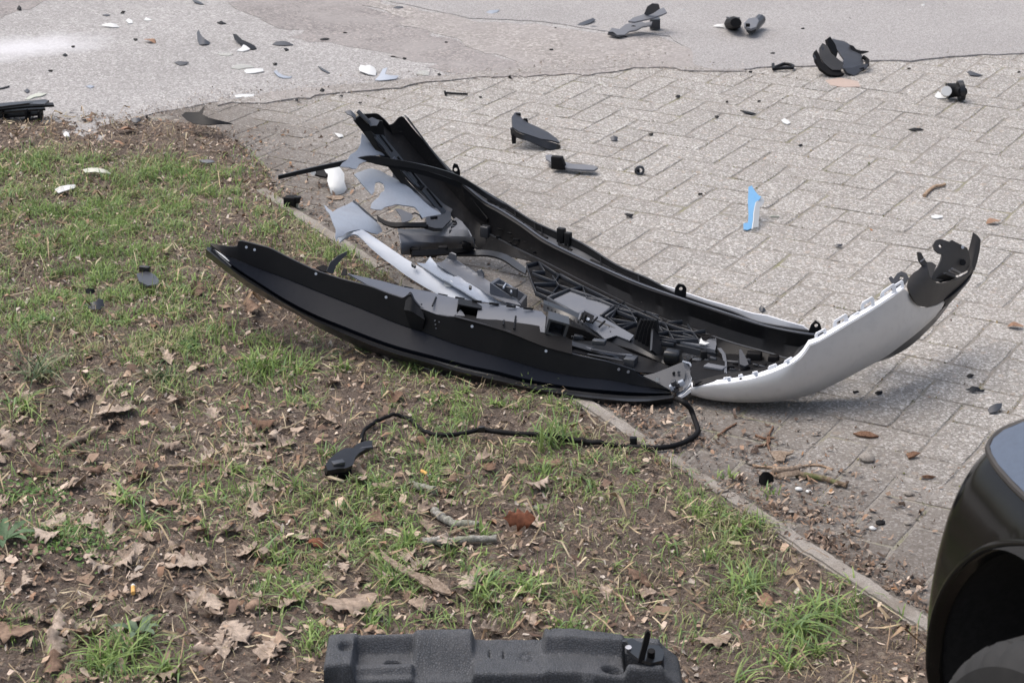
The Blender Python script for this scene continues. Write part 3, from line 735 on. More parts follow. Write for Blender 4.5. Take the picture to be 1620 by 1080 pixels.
# big tufts drawn blade by blade
def tuft(u, v, n, L, spread, wd=.0024, pal=GPAL[:5], rad=.02, updir=None):
    c = Pz(u, v); x = c.x + RNG.normal(0, rad, n); y = c.y + RNG.normal(0, rad, n)
    dirn = RNG.uniform(0, 2 * np.pi, n) if updir is None else RNG.normal(updir, .7, n)
    LL = L * RNG.uniform(.45, 1.05, n); le = np.clip(RNG.normal(spread, .25, n), .2, 1.5); z = soil_h(x, y) - .003
    dx, dy = np.cos(dirn), np.sin(dirn); w = wd * RNG.uniform(.55, 1.1, n); V = []
    T = (0, .25, .5, .75, 1.)
    for t in T:
        out = LL * le * (t ** 1.5) * .8; up = LL * (t * .9 - .55 * le * t * t); ww = w * (1 - t ** 2.2) + .0001
        for sg in (-1, 1): V.append(np.stack([x + dx * out - dy * ww * sg, y + dy * out + dx * ww * sg, z + up + ww * .4], 1))
    V = np.stack(V, 1).reshape(-1, 3); b = (np.arange(n) * 10)[:, None]
    Fc = np.concatenate([b + np.array([[2 * k, 2 * k + 1, 2 * k + 3, 2 * k + 2]]) for k in range(4)])
    pal = np.array(pal); col = np.repeat(pal[RNG.integers(0, len(pal), n)] * RNG.uniform(.8, 1.25, n)[:, None], 10, 0)
    return V, Fc, col
TF = [(875, 700, 75, .11, .75), (60, 605, 45, .16, 1.1), (30, 650, 30, .13, 1.1), (250, 605, 40, .09, .8), (420, 585, 45, .09, .8), (475, 590, 35, .08, .8), (540, 590, 20, .07, .8), (590, 560, 25, .08, .8), (650, 585, 20, .07, .7), (700, 420, 1, .02, .5),
      (1180, 925, 40, .10, 1.), (1280, 985, 45, .13, 1.1), (1250, 1000, 25, .11, 1.1), (1300, 960, 25, .10, 1.), (1290, 1035, 25, .10, 1.), (1250, 1060, 20, .08, 1.), (1170, 1080, 14, .08, 1.), (1110, 820, 30, .06, .9), (1160, 850, 35, .06, .9), (1190, 835, 30, .06, .9),
      (520, 720, 20, .07, .8), (560, 840, 40, .08, .8), (600, 780, 30, .07, .8), (640, 860, 24, .08, .7), (760, 850, 20, .07, .7), (710, 880, 14, .07, .6), (860, 750, 22, .07, .8), (940, 770, 18, .06, .8), (1010, 780, 18, .05, .8), (770, 935, 55, .08, .95), (830, 940, 40, .08, .9), (900, 1000, 30, .07, .7), (620, 920, 25, .08, .8), (600, 985, 30, .07, .6),
      (440, 885, 35, .08, .8), (460, 960, 25, .09, .9), (340, 800, 22, .07, .8), (200, 800, 26, .10, 1.), (230, 840, 24, .09, 1.), (190, 1035, 60, .12, .9), (160, 1050, 30, .11, 1.), (260, 1060, 25, .10, .8), (100, 850, 14, .06, .9), (290, 790, 18, .07, .8), (500, 1020, 18, .07, .8), (410, 400, 1, .03, .5), (1060, 860, 15, .05, .9), (970, 900, 10, .05, .8), (1120, 880, 14, .05, .8), (470, 775, 20, .07, .9), (370, 750, 16, .06, .9), (300, 560, 22, .06, .9), (200, 520, 14, .05, .8), (100, 470, 14, .05, .8), (690, 640, 16, .05, .8), (790, 640, 18, .05, .8), (730, 620, 14, .05, .8), (1000, 750, 12, .05, .8), (1220, 785, 14, .035, .7), (1340, 925, 10, .05, .9), (1145, 760, 14, .035, .7)]
Vs = []; Fs = []; Cs = []; nb = 0
for q in TF:
    V, Fc, col = tuft(*q[:5], rad=.006 + .00030 * q[2], pal=GPAL[:6] if q[1] != 605 else [(.08, .13, .06), (.12, .17, .08), (.30, .30, .18)])
    Vs.append(V); Fs.append(Fc + nb); Cs.append(col); nb += len(V)
o = mesh_np('grass_tufts', np.concatenate(Vs), np.concatenate(Fs), 'grass', cols=np.concatenate(Cs)); tag(o, kind='stuff')
# low clover and dandelion leaves
def rosette(name, u, v, n, L, wdt, label, col, up=.5):
    c = Pz(u, v); c.z = float(soil_h(c.x, c.y)); V = []; Fc = []
    for k in range(n):
        th = k * 2.4 + random.uniform(-.3, .3); l = L * random.uniform(.7, 1.1); d = Vector((math.cos(th), math.sin(th), 0)); p = Vector((-d.y, d.x, 0)); b = len(V)
        for i in range(7):
            t = i / 6; w = wdt * math.sin(math.pi * min(1, t * .85 + .12)) ** .8 * (1 if i % 2 else .72); z = l * up * math.sin(t * 2.0) * .6 + .003
            q = c + d * l * t + Vector((0, 0, z)); V += [q - p * w + Vector((0, 0, w * .5)), q, q + p * w + Vector((0, 0, w * .5))]
        for i in range(6):
            a = b + 3 * i; Fc += [(a, a + 1, a + 4, a + 3), (a + 1, a + 2, a + 5, a + 4)]
    V = np.array([tuple(q) for q in V]); o0 = np.array(tuple(c))
    o = mesh_np(name, V - o0, np.array(Fc), 'grass', cols=np.tile(np.array([col]), (len(V), 1)) * RNG.uniform(.8, 1.2, (len(V), 1))); o.location = tuple(c)
    tag(o, label, 'plant'); return o
rosette('weed_rosette', 8, 872, 8, .075, .010, 'broad leaved green weed rosette at the left edge of the photo', (.12, .20, .10))
rosette('weed_rosette', 220, 1005, 6, .05, .009, 'small grey green weed seedling above the lower left grass tuft', (.17, .24, .15), .8)
rosette('weed_rosette', 300, 555, 7, .04, .008, 'flat green dandelion rosette left of the bumper in the verge', (.10, .18, .05))
rosette('weed_rosette', 60, 518, 6, .035, .008, 'flat bright green rosette at the left in the upper verge', (.10, .20, .05))
V_ = []; F_ = []; c_ = []
for k in range(900):
    u = random.gauss(110, 45); v = random.gauss(872, 22)
    if k > 600: u = random.gauss(45, 35); v = random.gauss(785, 14)
    p = Pz(u, v); p.z = float(soil_h(p.x, p.y)) + random.uniform(.004, .016); r = random.uniform(.002, .0048); t = Vector((random.gauss(0, .4), random.gauss(0, .4), 1)).normalized(); s = t.cross(Vector((1, 0, 0))).normalized(); w = t.cross(s); b = len(V_)
    for a in range(6): V_.append(tuple(p + (s * math.cos(a * 1.047) + w * math.sin(a * 1.047)) * r))
    F_ += [(b, b + 1, b + 2, b + 3), (b, b + 3, b + 4, b + 5)]; cc = random.choice([(.10, .20, .05), (.14, .26, .07), (.09, .16, .04)]); c_ += [cc] * 6
o = mesh_np('clover', np.array(V_), np.array(F_), 'grass', cols=np.array(c_), smooth=False); tag(o, kind='stuff')

# oak leaves: each large one its own object
def leaf_mesh(L, lobes, curl, cup, seed, oval=False):
    rs = random.Random(seed); top = []
    if oval: prof = [(t / 8, .30 * math.sin(math.pi * (t / 8) ** .8)) for t in range(9)]
    else:
        prof = [(0, .02), (.08, .05)]; n = lobes
        for k in range(n):
            a = .12 + .80 * k / n; e = math.sin(math.pi * (.18 + .68 * (k + .5) / n)) ** .9 * .36 * rs.uniform(.85, 1.15)
            prof += [(a + .03, e * rs.uniform(.45, .7)), (a + .07, e * .92), (a + .115, e * 1.0), (a + .15, e * .84)]
        prof += [(.95, .09), (1.0, .01)]
    bm = bmesh.new(); rows = []
    for (t, w) in prof:
        row = []
        for s in (-1, -.5, 0, .5, 1):
            ww = w * (1 + rs.uniform(-.1, .1)); x = (t - .5) * L; y = s * ww * L; r = abs(s) * ww
            z = L * (curl * ((t - .5) ** 2) * .9 + cup * r * r * 1.6 + .022 * math.sin(9 * t + 3 * s + seed) * (abs(s) + .2) + .012 * rs.uniform(-1, 1))
            row.append(bm.verts.new((x, y, z)))
        rows.append(row)
    for a, b in zip(rows, rows[1:]):
        for i in range(4):
            if len({a[i], a[i + 1], b[i + 1], b[i]}) == 4: bm.faces.new((a[i], a[i + 1], b[i + 1], b[i]))
    if not oval:   # stalk
        c0 = Vector((-.5 * L, 0, rows[0][2].co.z)); tube_bm(bm, [c0, c0 + Vector((-.10 * L, .01 * L, .01 * L)), c0 + Vector((-.2 * L, .04 * L, .0))], L * .008, 4)
    thicken(bm, .0004)
    me = bpy.data.meshes.new('leaf'); bm.to_mesh(me); bm.free(); me.shade_smooth(); mz = min(v.co.z for v in me.vertices)
    for v in me.vertices: v.co.z -= mz
    return me
LM = []
for k in range(10):
    me = leaf_mesh(1.0, random.choice([3, 4, 4]), random.choice([.25, -.5, .5, -.25]), random.choice([.8, -1.2, 1.5, -.5]), k * 3 + 1)
    LM.append(me)
def leaf(u, v, L, mat, rot=None, label=None, group='dry oak leaves strewn over the verge', tilt=.3, zz=.004, me=None, cat='leaf', name='fallen_leaf', onroad=False):
    key = (me or random.choice(LM)); k2 = key.name + mat
    m2 = bpy.data.meshes.get(k2)
    if m2 is None: m2 = key.copy(); m2.name = k2; m2.materials.clear(); m2.materials.append(M[mat])
    o = bpy.data.objects.new(name, m2); C.objects.link(o); p = Pz(u, v); z = 0. if onroad else float(soil_h(p.x, p.y))
    o.location = (p.x, p.y, z + zz); o.scale = (L, L, L); o.rotation_euler = (random.gauss(0, tilt), random.gauss(0, tilt), random.uniform(0, 6.28) if rot is None else rot)
    tag(o, label or 'dry pale brown oak leaf lying on the grass verge', cat, group); return o
nl = 0; tries = 0
while nl < 175 and tries < 20000:
    tries += 1; u = random.uniform(-20, 1450); v = random.uniform(440, 1085); x, y = Pz(u, v)[:2]
    if not verge_mask(np.array([x]), np.array([y]), .03)[0]: continue
    if random.random() > float(blobs(np.array([u]), np.array([v]), LIT)[0]) * .75 + .02: continue
    if 517 < u < 1080 and v > 1000: continue
    leaf(u, v, random.uniform(.032, .066), random.choice(['leaf', 'leaf', 'leaf', 'leaf', 'leaf2'])); nl += 1
big = leaf_mesh(1.0, 4, -.2, .3, 77); big2 = leaf_mesh(1.0, 3, .3, -.4, 91); crl = leaf_mesh(1.0, 3, -1.6, -.6, 5); ova = leaf_mesh(1.0, 3, -.3, .6, 8, oval=True)
for a in [(552, 965, .115, 'leaf', .4, 'large pale oak leaf with a curled edge directly above the foam block', big2), (430, 1035, .085, 'leaf', 1.2, 'pale flat lobed oak leaf on bare soil left of the foam block', big),
          (375, 1015, .08, 'leaf', 2.2, 'pale flat oak leaf above and left of the lobed one by the foam block', big), (1210, 955, .055, 'orange_leaf', 1.4, 'single orange brown leaf between grass tufts near the kerb', big2),
          (1128, 1018, .075, 'leaf', .3, 'whitish crumpled leaf on soil right of the foam block', big2), (820, 840, .068, 'russet', 1.35, 'curled russet red leaf standing on bare soil in the middle of the verge', crl),
          (232, 565, .07, 'leaf', .9, 'pale torn oak leaf lying left of the long black strip', big), (85, 838, .07, 'leaf', 1.0, 'tan oak leaf above the clover patch', big2), (20, 1010, .10, 'leaf2', 2.9, 'brown curled leaf at the lower left edge of the photo', big2),
          (290, 905, .10, 'leaf', .3, 'broad pale oak leaf right of the clover patch', big), (180, 655, .09, 'leaf', .2, 'pair of pale leaves lying on the left verge', big), (340, 970, .06, 'leaf', 2., 'papery white skeleton leaf left of the large oak leaf', big2), (870, 735, .06, 'leaf2', .2, 'brown oak leaf below the black conduit', big2), (500, 870, .05, 'russet', 2.2, 'narrow rust brown leaf left of the long bark strip', crl), (405, 975, .05, 'leaf2', .6, 'dark curled brown leaf below the grass at lower left', crl)]:
    lf = leaf(a[0], a[1], a[2], a[3], a[4], a[5], group=None, tilt=.08, zz=.008, me=a[6])
    if a[3] == 'russet' and a[0] == 820: lf.data = bpy.data.meshes[big2.name + 'leaf'].copy() if bpy.data.meshes.get(big2.name + 'leaf') else lf.data; lf.data.materials.clear(); lf.data.materials.append(M['russet']); lf.rotation_euler = (.85, .1, .15); lf.location.z += .022
leaf(136, 192, .06, 'orange_leaf', 2.3, 'orange oval leaf upright on the soil edge below the road', None, me=ova, tilt=.25)
leaf(205, 213, .075, 'orange_leaf', .35, 'orange oval leaf lying right of the upright orange one', None, me=ova, tilt=.15)
leaf(237, 68, .06, 'orange_leaf', 2.6, 'small tan leaf on the pale road near the white powder', None, me=ova, tilt=.1, onroad=True)
leaf(1432, 355, .05, 'orange_leaf', 0.3, 'small pinkish brown leaf beside paving left of wheel arch tip', None, me=ova, tilt=.1, onroad=True).location = tuple(Pz(1572, 352, .004))
leaf(1607, 519, .045, 'orange_leaf', -.2, 'small pinkish leaf on the pavers at the right edge of the photo', None, me=ova, tilt=.1, onroad=True)

# ------------------------------------------------------------------ the torn-off bumper
BL = Pz(1000, 560); bumper = empty('torn_bumper', (BL.x, BL.y, 0), 'torn off black car bumper with silver corner lying face down across the kerb', 'car bumper')
def I(tab):
    xs = [q[0] for q in tab]; ys = [q[1] for q in tab]
    return lambda u: float(np.interp(u, xs, ys))
YA = I([(325, 4.90), (500, 4.76), (650, 4.63), (800, 4.52), (960, 4.44), (1080, 4.42)])
def rail(pts, dy=0., fn=YA): return [(u, v, fn(u) + dy) for u, v in pts]
top_edge = [(333, 386), (345, 388), (360, 390), (376, 391), (379, 380), (392, 383), (427, 392), (460, 409), (498, 427), (540, 441), (587, 453), (615, 464), (640, 472), (645, 466), (650, 464), (657, 477), (667, 487), (690, 497), (713, 501), (720, 500), (759, 511), (805, 524), (861, 546), (920, 563), (960, 571), (1004, 585), (1010, 593), (1035, 606), (1060, 617)]
wall_bot = [(333, 389), (360, 404), (409, 424), (444, 436), (509, 462), (587, 493), (620, 507), (653, 519), (661, 521), (722, 544), (787, 563), (861, 585), (920, 596), (960, 600), (1010, 610), (1052, 617), (1060, 620)]
ledge_out = [(336, 392), (369, 420), (410, 447), (453, 474), (500, 498), (542, 515), (590, 534), (631, 548), (680, 561), (740, 577), (787, 587), (833, 599), (900, 611), (960, 617), (1015, 621), (1060, 622)]
groove = [(336, 394), (369, 426), (410, 453), (453, 481), (500, 505), (542, 522), (590, 541), (631, 555), (680, 568), (740, 583), (787, 594), (833, 606), (900, 617), (960, 624), (1015, 627), (1064, 625)]
lip_top = [(327, 392), (369, 428), (410, 455), (453, 483), (500, 507), (542, 524), (590, 543), (631, 557), (680, 570), (740, 586), (787, 596), (833, 608), (900, 619), (960, 626), (1015, 629), (1066, 627)]
lip_bot = [(327, 399), (376, 436), (410, 459), (476, 494), (500, 509), (542, 530), (590, 551), (631, 565), (680, 579), (731, 594), (787, 607), (833, 618), (900, 630), (960, 637), (1015, 641), (1064, 631)]
lip_und = [(u, v + 5, ) for u, v in lip_bot]
Nn = 90
loft('valance_strip', [rail(top_edge, .095), rail(wall_bot, .085)], 'black', bumper, n=Nn, smooth=False, thick=.0035)
loft('valance_ledge', [rail(wall_bot, .085), rail([((a[0] + b[0]) / 2, (a[1] + b[1]) / 2 + .5) for a, b in zip(resample([(q[0], q[1]) for q in wall_bot], 30), resample([(q[0], q[1]) for q in ledge_out], 30))], .052), rail(ledge_out, .018), rail(groove, .028)], 'ledge', bumper, n=Nn, thick=.003, ang=20)
loft('spoiler_lip', [rail([(u, v) for u, v in groove], .028), rail(lip_top, .012), rail([((a[0] + b[0]) / 2, (a[1] + b[1]) / 2) for a, b in zip(resample(lip_top, 24), resample(lip_bot, 24))], -.006), rail(lip_bot, .002), rail(lip_und, .035)], 'satin', bumper, n=Nn, thick=.003, ang=50)
# silver painted skin under the lip
loft('painted_lower_skin', [rail([(560, 537), (600, 556), (690, 585), (800, 613), (900, 633), (960, 639), (1015, 643), (1058, 634)], .02), rail([(560, 541), (600, 560), (690, 588), (800, 615), (900, 637), (960, 645), (1015, 645), (1062, 636)], .045), rail([(560, 539), (600, 558), (690, 586), (800, 614), (900, 633), (960, 640), (1015, 640), (1062, 634)], .13)], 'silver', bumper, n=50, thick=.003)
# holes in the strip's upper wall show the daylight behind: painted as pale discs set in the wall
def disc(name, P, nrm, r, h, mat, parent, n=12):
    bm = bmesh.new(); nrm = Vector(nrm).normalized(); tube_bm(bm, [Vector(P) - nrm * h, Vector(P) + nrm * h], r, n); return from_bm(name, bm, mat, parent, ang=50)
NV = Vector((-.25, -1, .25)).normalized()
for (u, v) in [(390, 391), (403, 395), (500, 433), (611, 470), (747, 516), (864, 555)]:
    disc('clip_hole', Py(u, v, YA(u) + .0895), NV, .0036, .0015, 'lgrey', bumper)
for (u, v) in [(979, 584), (994, 588)]:
    disc('clip_hole', Py(u, v, YA(u) + .088), NV, .0035, .0025, 'mgrey', bumper)
# moulded dots stamped on the wall
for i in range(3):
    for j in range(3):
        disc('moulded_dot', Py(688 + 7 * i + j, 507 + 6 * j + 2 * i, YA(690) + .086), NV, .0017, .0018, 'mgrey', bumper, 8)
# raised bulge in the strip
loft('strip_shoulder', [rail([(644, 468), (650, 462), (656, 474), (668, 488)], .10), rail([(640, 490), (650, 492), (660, 498), (672, 506)], .070), rail([(650, 518), (656, 520), (662, 522), (668, 523)], .082)], 'black', bumper, n=14, thick=.002)
# upper flange behind the strip (faces the sky)
fl_up = [(549, 434), (604, 447), (640, 456), (680, 464), (694, 467), (750, 480), (805, 485), (857, 494), (868, 501), (905, 512), (960, 533), (1000, 552)]
fl_lo = [(549, 444), (587, 454), (615, 466), (640, 474), (660, 487), (690, 498), (720, 502), (759, 513), (805, 526), (861, 548), (920, 565), (1000, 582)]
def YF(u): return YA(u) + .098
def slot(u0, v0, u1, v1, k=.22): w = (v1 - v0); return [(u0, v0), (u1, v0 + (u1 - u0) * k), (u1, v1 + (u1 - u0) * k), (u0, v1)]
sheet('mounting_flange', [(549, 434), (604, 446), (640, 456), (680, 463), (694, 467), (750, 480), (805, 485), (857, 494), (864, 502), (862, 527), (832, 521), (805, 526), (759, 512), (722, 502), (690, 498), (664, 488), (645, 474), (615, 466), (587, 455)],
      [(549, 434, YA(549) + .14), (604, 447, YA(604) + .15), (680, 464, YA(680) + .17), (750, 480, YA(750) + .175), (857, 494, YA(857) + .18), (587, 455, YA(587) + .10), (690, 498, YA(690) + .10), (759, 512, YA(759) + .10), (862, 527, YA(862) + .12)],
      'sheen', bumper, holes=[[(727, 483), (757, 488), (753, 509), (722, 500)]], cell=12, thick=.003)
loft('tip_sliver', [rail([(338, 395), (350, 402), (360, 411), (366, 420)], .03), rail([(335, 398), (346, 405), (357, 414), (365, 421)], .02)], 'white', bumper, n=8, thick=.002)
for (a, b) in [((633, 461), (626, 472)), ((640, 463), (634, 474)), ((690, 470), (684, 484)), ((664, 472), (667, 482)), ((798, 503), (796, 514)), ((816, 500), (813, 520))]:
    Y0 = YA(a[0]); tube('flange_rib', [Py(a[0], a[1], Y0 + .15), Py(b[0], b[1], Y0 + .10)], .0022, 'black', bumper, 5)
for k in range(9):
    u0 = 612 + k * 27; tube('flange_tab', [Py(u0, 445.5 + (u0 - 604) * .245 * (1 - (u0 - 604) * .0011), YA(u0) + .172), Py(u0 + 15, 445.5 + (u0 - 589) * .245 * (1 - (u0 - 589) * .0011), YA(u0) + .172)], .0032, 'black', bumper, 5)
def frame4(name, c4, Y, depth, wall, mat, parent, inner='rubber'):
    """an open socket: four walls round a rectangular hole, seen from the front; c4 pixel corners"""
    P = [Py(u, v, Y) for u, v in c4]; nrm = (P[1] - P[0]).cross(P[3] - P[0]).normalized()
    if nrm.y > 0: nrm = -nrm
    c = sum(P, Vector()) / 4; O = P; Iin = [c + (p - c) * (1 - wall) for p in P]; bm = bmesh.new()
    f = []; 
    for L, d in ((O, 0), (Iin, 0), (Iin, depth), (O, depth)): f.append([bm.verts.new(p - nrm * d) for p in L])
    for a, b in ((0, 1), (1, 2), (0, 3)):
        for k in range(4): bm.faces.new((f[a][k], f[a][(k + 1) % 4], f[b][(k + 1) % 4], f[b][k]))
    bm.faces.new(f[2]); 
    o = from_bm(name, bm, mat, parent, ang=30); return o
loft('dark_gap_sheet', [rail([(718, 501), (759, 512), (805, 526), (861, 548), (905, 560)], .088), rail([(722, 494), (762, 502), (810, 509), (862, 518), (905, 538)], .128)], 'rubber', bumper, n=20, thick=.002)  # dark sheet added to black out the open gap below the flange
frame4('sensor_socket', [(725, 481), (762, 488), (757, 511), (720, 501)], YA(740) + .13, .04, .20, 'black', bumper)
frame4('sensor_socket', [(868, 504), (901, 513), (893, 538), (862, 527)], YA(880) + .12, .05, .25, 'dgrey', bumper)
sheet('broken_flap', [(720, 501), (728, 490), (733, 496), (737, 503), (735, 505)], [(720, 501, YA(720) + .10), (728, 490, YA(720) + .12), (737, 503, YA(720) + .10)], 'mgrey', bumper, cell=0, thick=.002)
sheet('broken_flap', [(771, 515), (800, 513), (812, 515), (815, 524), (808, 526)], [(771, 515, YA(771) + .105), (800, 513, YA(771) + .115), (815, 524, YA(800) + .10)], 'bgrey', bumper, cell=0, thick=.002)
# upright tongue at the far end of the flange
sheet('broken_tongue', [(516, 429), (522, 415), (535, 404), (549, 397), (548, 403), (538, 412), (530, 422), (527, 433), (520, 432)], [(516, 429, YA(516) + .10), (549, 397, YA(516) + .13), (535, 404, YA(516) + .12)], 'dgrey', bumper, cell=8, thick=.004)
sheet('broken_tongue', [(500, 424), (512, 420), (520, 424), (518, 432), (508, 430)], [(500, 424, YA(500) + .11), (512, 420, YA(500) + .12), (518, 432, YA(500) + .1)], 'rubber', bumper, cell=0, thick=.004)
sheet('broken_tongue', [(540, 436), (545, 424), (549, 426), (549, 436)], [(540, 436, YA(540) + .11), (545, 424, YA(540) + .12), (549, 436, YA(540) + .1)], 'black', bumper, cell=0, thick=.003)

# far wall of the tray (upper edge of the bumper cover)
YB = I([(700, 5.52), (731, 5.46), (772, 5.40), (860, 5.18), (925, 5.03), (1017, 4.84), (1101, 4.72), (1160, 4.66), (1218, 4.60), (1250, 4.56), (1320, 4.53)])
R0 = [(729, 279), (768, 303), (805, 325), (842, 349), (879, 366), (920, 384), (978, 420), (1027, 441), (1064, 461), (1119, 480), (1160, 493), (1193, 507), (1230, 515), (1276, 522), (1318, 528)]
R0b = [(729, 286), (768, 311), (805, 334), (842, 359), (879, 377), (920, 396), (978, 430), (1027, 452), (1064, 469), (1119, 487), (1160, 499), (1193, 511), (1230, 519), (1276, 526), (1316, 530)]
R1 = [(731, 290), (768, 320), (787, 330), (824, 353), (861, 379), (920, 409), (953, 424), (1008, 448), (1082, 474), (1140, 493), (1174, 504), (1211, 516), (1260, 526), (1315, 533)]
R1b = [(733, 296), (768, 325), (787, 335), (824, 358), (861, 384), (920, 413), (953, 428), (1008, 452), (1082, 477), (1140, 496), (1174, 507), (1211, 518), (1260, 528), (1312, 535)]
R2 = [(745, 355), (772, 368), (824, 395), (861, 413), (925, 446), (1017, 491), (1060, 507), (1101, 521), (1160, 541), (1218, 557), (1250, 566), (1290, 560)]
R3 = [(748, 388), (772, 400), (815, 408), (850, 417), (890, 435), (925, 453), (1017, 497), (1101, 530), (1140, 560), (1180, 576), (1230, 584), (1262, 576)]
loft('upper_rim', [rail(R0, .05, YB), rail(R0b, .045, YB)], 'black', bumper, n=70, thick=.003)
loft('rim_ledge', [rail(R0b, .045, YB), rail([(u, v - 1) for u, v in R1], .012, YB)], 'dgrey', bumper, n=70, thick=.0025)
loft('upper_wall', [rail(R1, .010, YB), rail(R1b, -.002, YB), rail([((a[0] + b[0]) / 2, (a[1] + b[1]) / 2) for a, b in zip(resample(R1b, 20), resample(R2, 20))], .012, YB), rail(R2, -.004, YB)], 'dusty', bumper, n=70, thick=.0035, ang=45)
loft('inner_step', [rail(R2, -.004, YB), rail([(u, v + 2) for u, v in R2], -.014, YB), rail(R3, -.055, YB)], 'dusty', bumper, n=70, thick=.003, ang=25)
# slots along the rim ledge
for u0, u1 in [(772, 784), (800, 828), (842, 866), (884, 905), (935, 975), (1000, 1035), (1120, 1145), (1170, 1215), (1230, 1262)]:
    f0 = I(R0b); f1 = I(R1)
    vv = lambda u: f0(u) * .45 + f1(u) * .55
    tube('rim_slot', [Py(u0, vv(u0), YB(u0) + .024), Py((u0 + u1) / 2, vv((u0 + u1) / 2), YB((u0 + u1) / 2) + .024), Py(u1, vv(u1), YB(u1) + .024)], .0042, 'rubber', bumper, 6, .6)
for u0 in [771, 790, 815, 846, 857, 884, 898, 950, 1010]:
    f0 = I(R0); f1 = I(R1); tube('rim_rib', [Py(u0, f0(u0) + 2, YB(u0) + .045), Py(u0 + 1, f1(u0) - 1, YB(u0) + .014)], .002, 'black', bumper, 5)
box('rim_clip', Py(888, 372, YB(888) + .04), (.009, -.006, 0), (.004, .006, 0), (0, 0, .02), 'black', bumper)
box('rim_clip', Py(899, 378, YB(899) + .04), (.007, -.005, 0), (.004, .006, 0), (0, 0, .018), 'black', bumper)
box('dirt_smear_boss', Py(768, 368, YB(768) - .02), (.012, -.006, 0), (.005, .009, 0), (0, 0, .02), 'dgrey', bumper, bevel=.004)
# silver flange visible behind the rim
sheet('painted_flange', [(1036, 446), (1064, 455), (1120, 474), (1165, 487), (1193, 495), (1215, 498), (1240, 506), (1270, 514), (1282, 522), (1276, 527), (1240, 520), (1193, 510), (1160, 497), (1119, 484), (1064, 465), (1036, 450)],
      lambda u, v: YB(u) + .075, 'flange', bumper, cell=9, thick=.004, wob=.002)
# standing lugs with holes
def lug(name, pts, hole, Y, mat='black', t=.004, parent=None):
    hc, hr = hole; h = [(hc[0] + hr * math.cos(a * .785), hc[1] + hr * math.sin(a * .785)) for a in range(8)]
    return sheet(name, pts, [(pts[0][0], pts[0][1], Y)], mat, parent or bumper, holes=[h] if hr else [], cell=0, thick=t)
lug('mounting_lug', [(1066, 471), (1068, 455), (1073, 448), (1082, 450), (1086, 455), (1085, 473)], ((1077, 456), 3), YB(1076) + .02)
lug('mounting_lug', [(1277, 528), (1283, 513), (1290, 506), (1297, 511), (1299, 517), (1300, 529)], ((1291, 514), 3), YB(1288) + .03)
lug('mounting_lug', [(715, 275), (716, 264), (718, 258), (724, 260), (728, 270), (728, 279)], ((721, 268), 3), YB(720) + .05)

# trim blade sweeping from the far tip over the left corner
_tb = lambda L: [(u, v, YT(u)) for u, v in L]
YT = I([(440, 5.30), (545, 5.345), (600, 5.37), (660, 5.395), (729, 5.415), (768, 5.425), (805, 5.37)])
tr0 = _tb([(440, 277), (490, 265), (545, 253), (575, 247), (590, 246), (620, 251), (660, 258), (700, 268), (729, 279), (768, 303), (805, 325)])
tr1 = _tb([(440, 283), (490, 272), (545, 261), (575, 255), (592, 258), (620, 261), (660, 267), (700, 277), (729, 289), (768, 312), (805, 334)])
loft('trim_blade', [tr0, tr1], 'satin', bumper, n=50, thick=.006, smooth=True)
loft('trim_blade_web', [_tb([(580, 252), (620, 259), (680, 272), (729, 288)]), _tb([(592, 259), (620, 265), (680, 280), (729, 297)])], 'black', bumper, n=20, thick=.004)

# left corner standing up behind
lc_top = [(575, 180, 5.50), (597, 179, 5.52), (608, 188, 5.52), (617, 198, 5.52), (622, 195, 5.53), (630, 186, 5.54), (637, 183, 5.54), (652, 202, 5.54), (680, 234, 5.53), (708, 266, 5.51), (729, 288, 5.48), (750, 318, 5.43), (772, 345, 5.39)]
lc_mid = [(590, 200, 5.46), (604, 210, 5.47), (620, 225, 5.48), (640, 248, 5.49), (662, 275, 5.48), (690, 305, 5.46), (715, 335, 5.43), (735, 352, 5.41), (752, 366, 5.40), (770, 372, 5.38)]
lc_low = [(575, 203, 5.44), (590, 215, 5.44), (612, 240, 5.44), (640, 275, 5.44), (668, 312, 5.43), (695, 345, 5.41), (715, 365, 5.40), (735, 380, 5.39), (752, 392, 5.37), (770, 396, 5.36)]
loft('corner_panel', [lc_top, [((a[0] + b[0]) / 2, (a[1] + b[1]) / 2, (a[2] + b[2]) / 2 + .03) for a, b in zip(resample(lc_top, 24, False), resample(lc_mid, 24, False))], lc_mid, lc_low], 'dusty', bumper, n=60, thick=.0035, smooth=False, ang=40)
loft('corner_outer_edge', [[(641, 182, 5.55), (655, 200, 5.55), (680, 232, 5.54), (712, 267, 5.52), (720, 275, 5.51)], [(646, 186, 5.53), (660, 205, 5.53), (684, 237, 5.52), (710, 270, 5.50), (718, 279, 5.49)]], 'dgrey', bumper, n=24, thick=.004)
# rails of the left corner
loft('corner_rail', [[(558, 190, 5.40), (575, 211, 5.405), (600, 246, 5.41), (640, 297, 5.415), (680, 340, 5.40), (697, 350, 5.40)], [(566, 186, 5.405), (585, 206, 5.41), (610, 240, 5.415), (648, 290, 5.42), (686, 330, 5.41), (706, 342, 5.41)]], 'satin', bumper, n=40, thick=.012)
loft('corner_rail', [[(574, 200, 5.42), (600, 230, 5.43), (640, 280, 5.43), (690, 330, 5.42), (712, 340, 5.41)], [(590, 200, 5.44), (616, 230, 5.45), (656, 278, 5.45), (700, 322, 5.43), (716, 333, 5.42)]], 'dgrey', bumper, n=40, thick=.008)
for (u, v, s) in [(606, 232, .7), (634, 262, .8), (664, 294, .7), (700, 336, .9)]:
    box('rail_clip', Py(u, v, 5.40), (.012 * s, .0, -.012 * s), (.008 * s, .008, .006 * s), (.0, -.006, .004), 'dgrey' if u in (634, 700) else 'black', bumper)
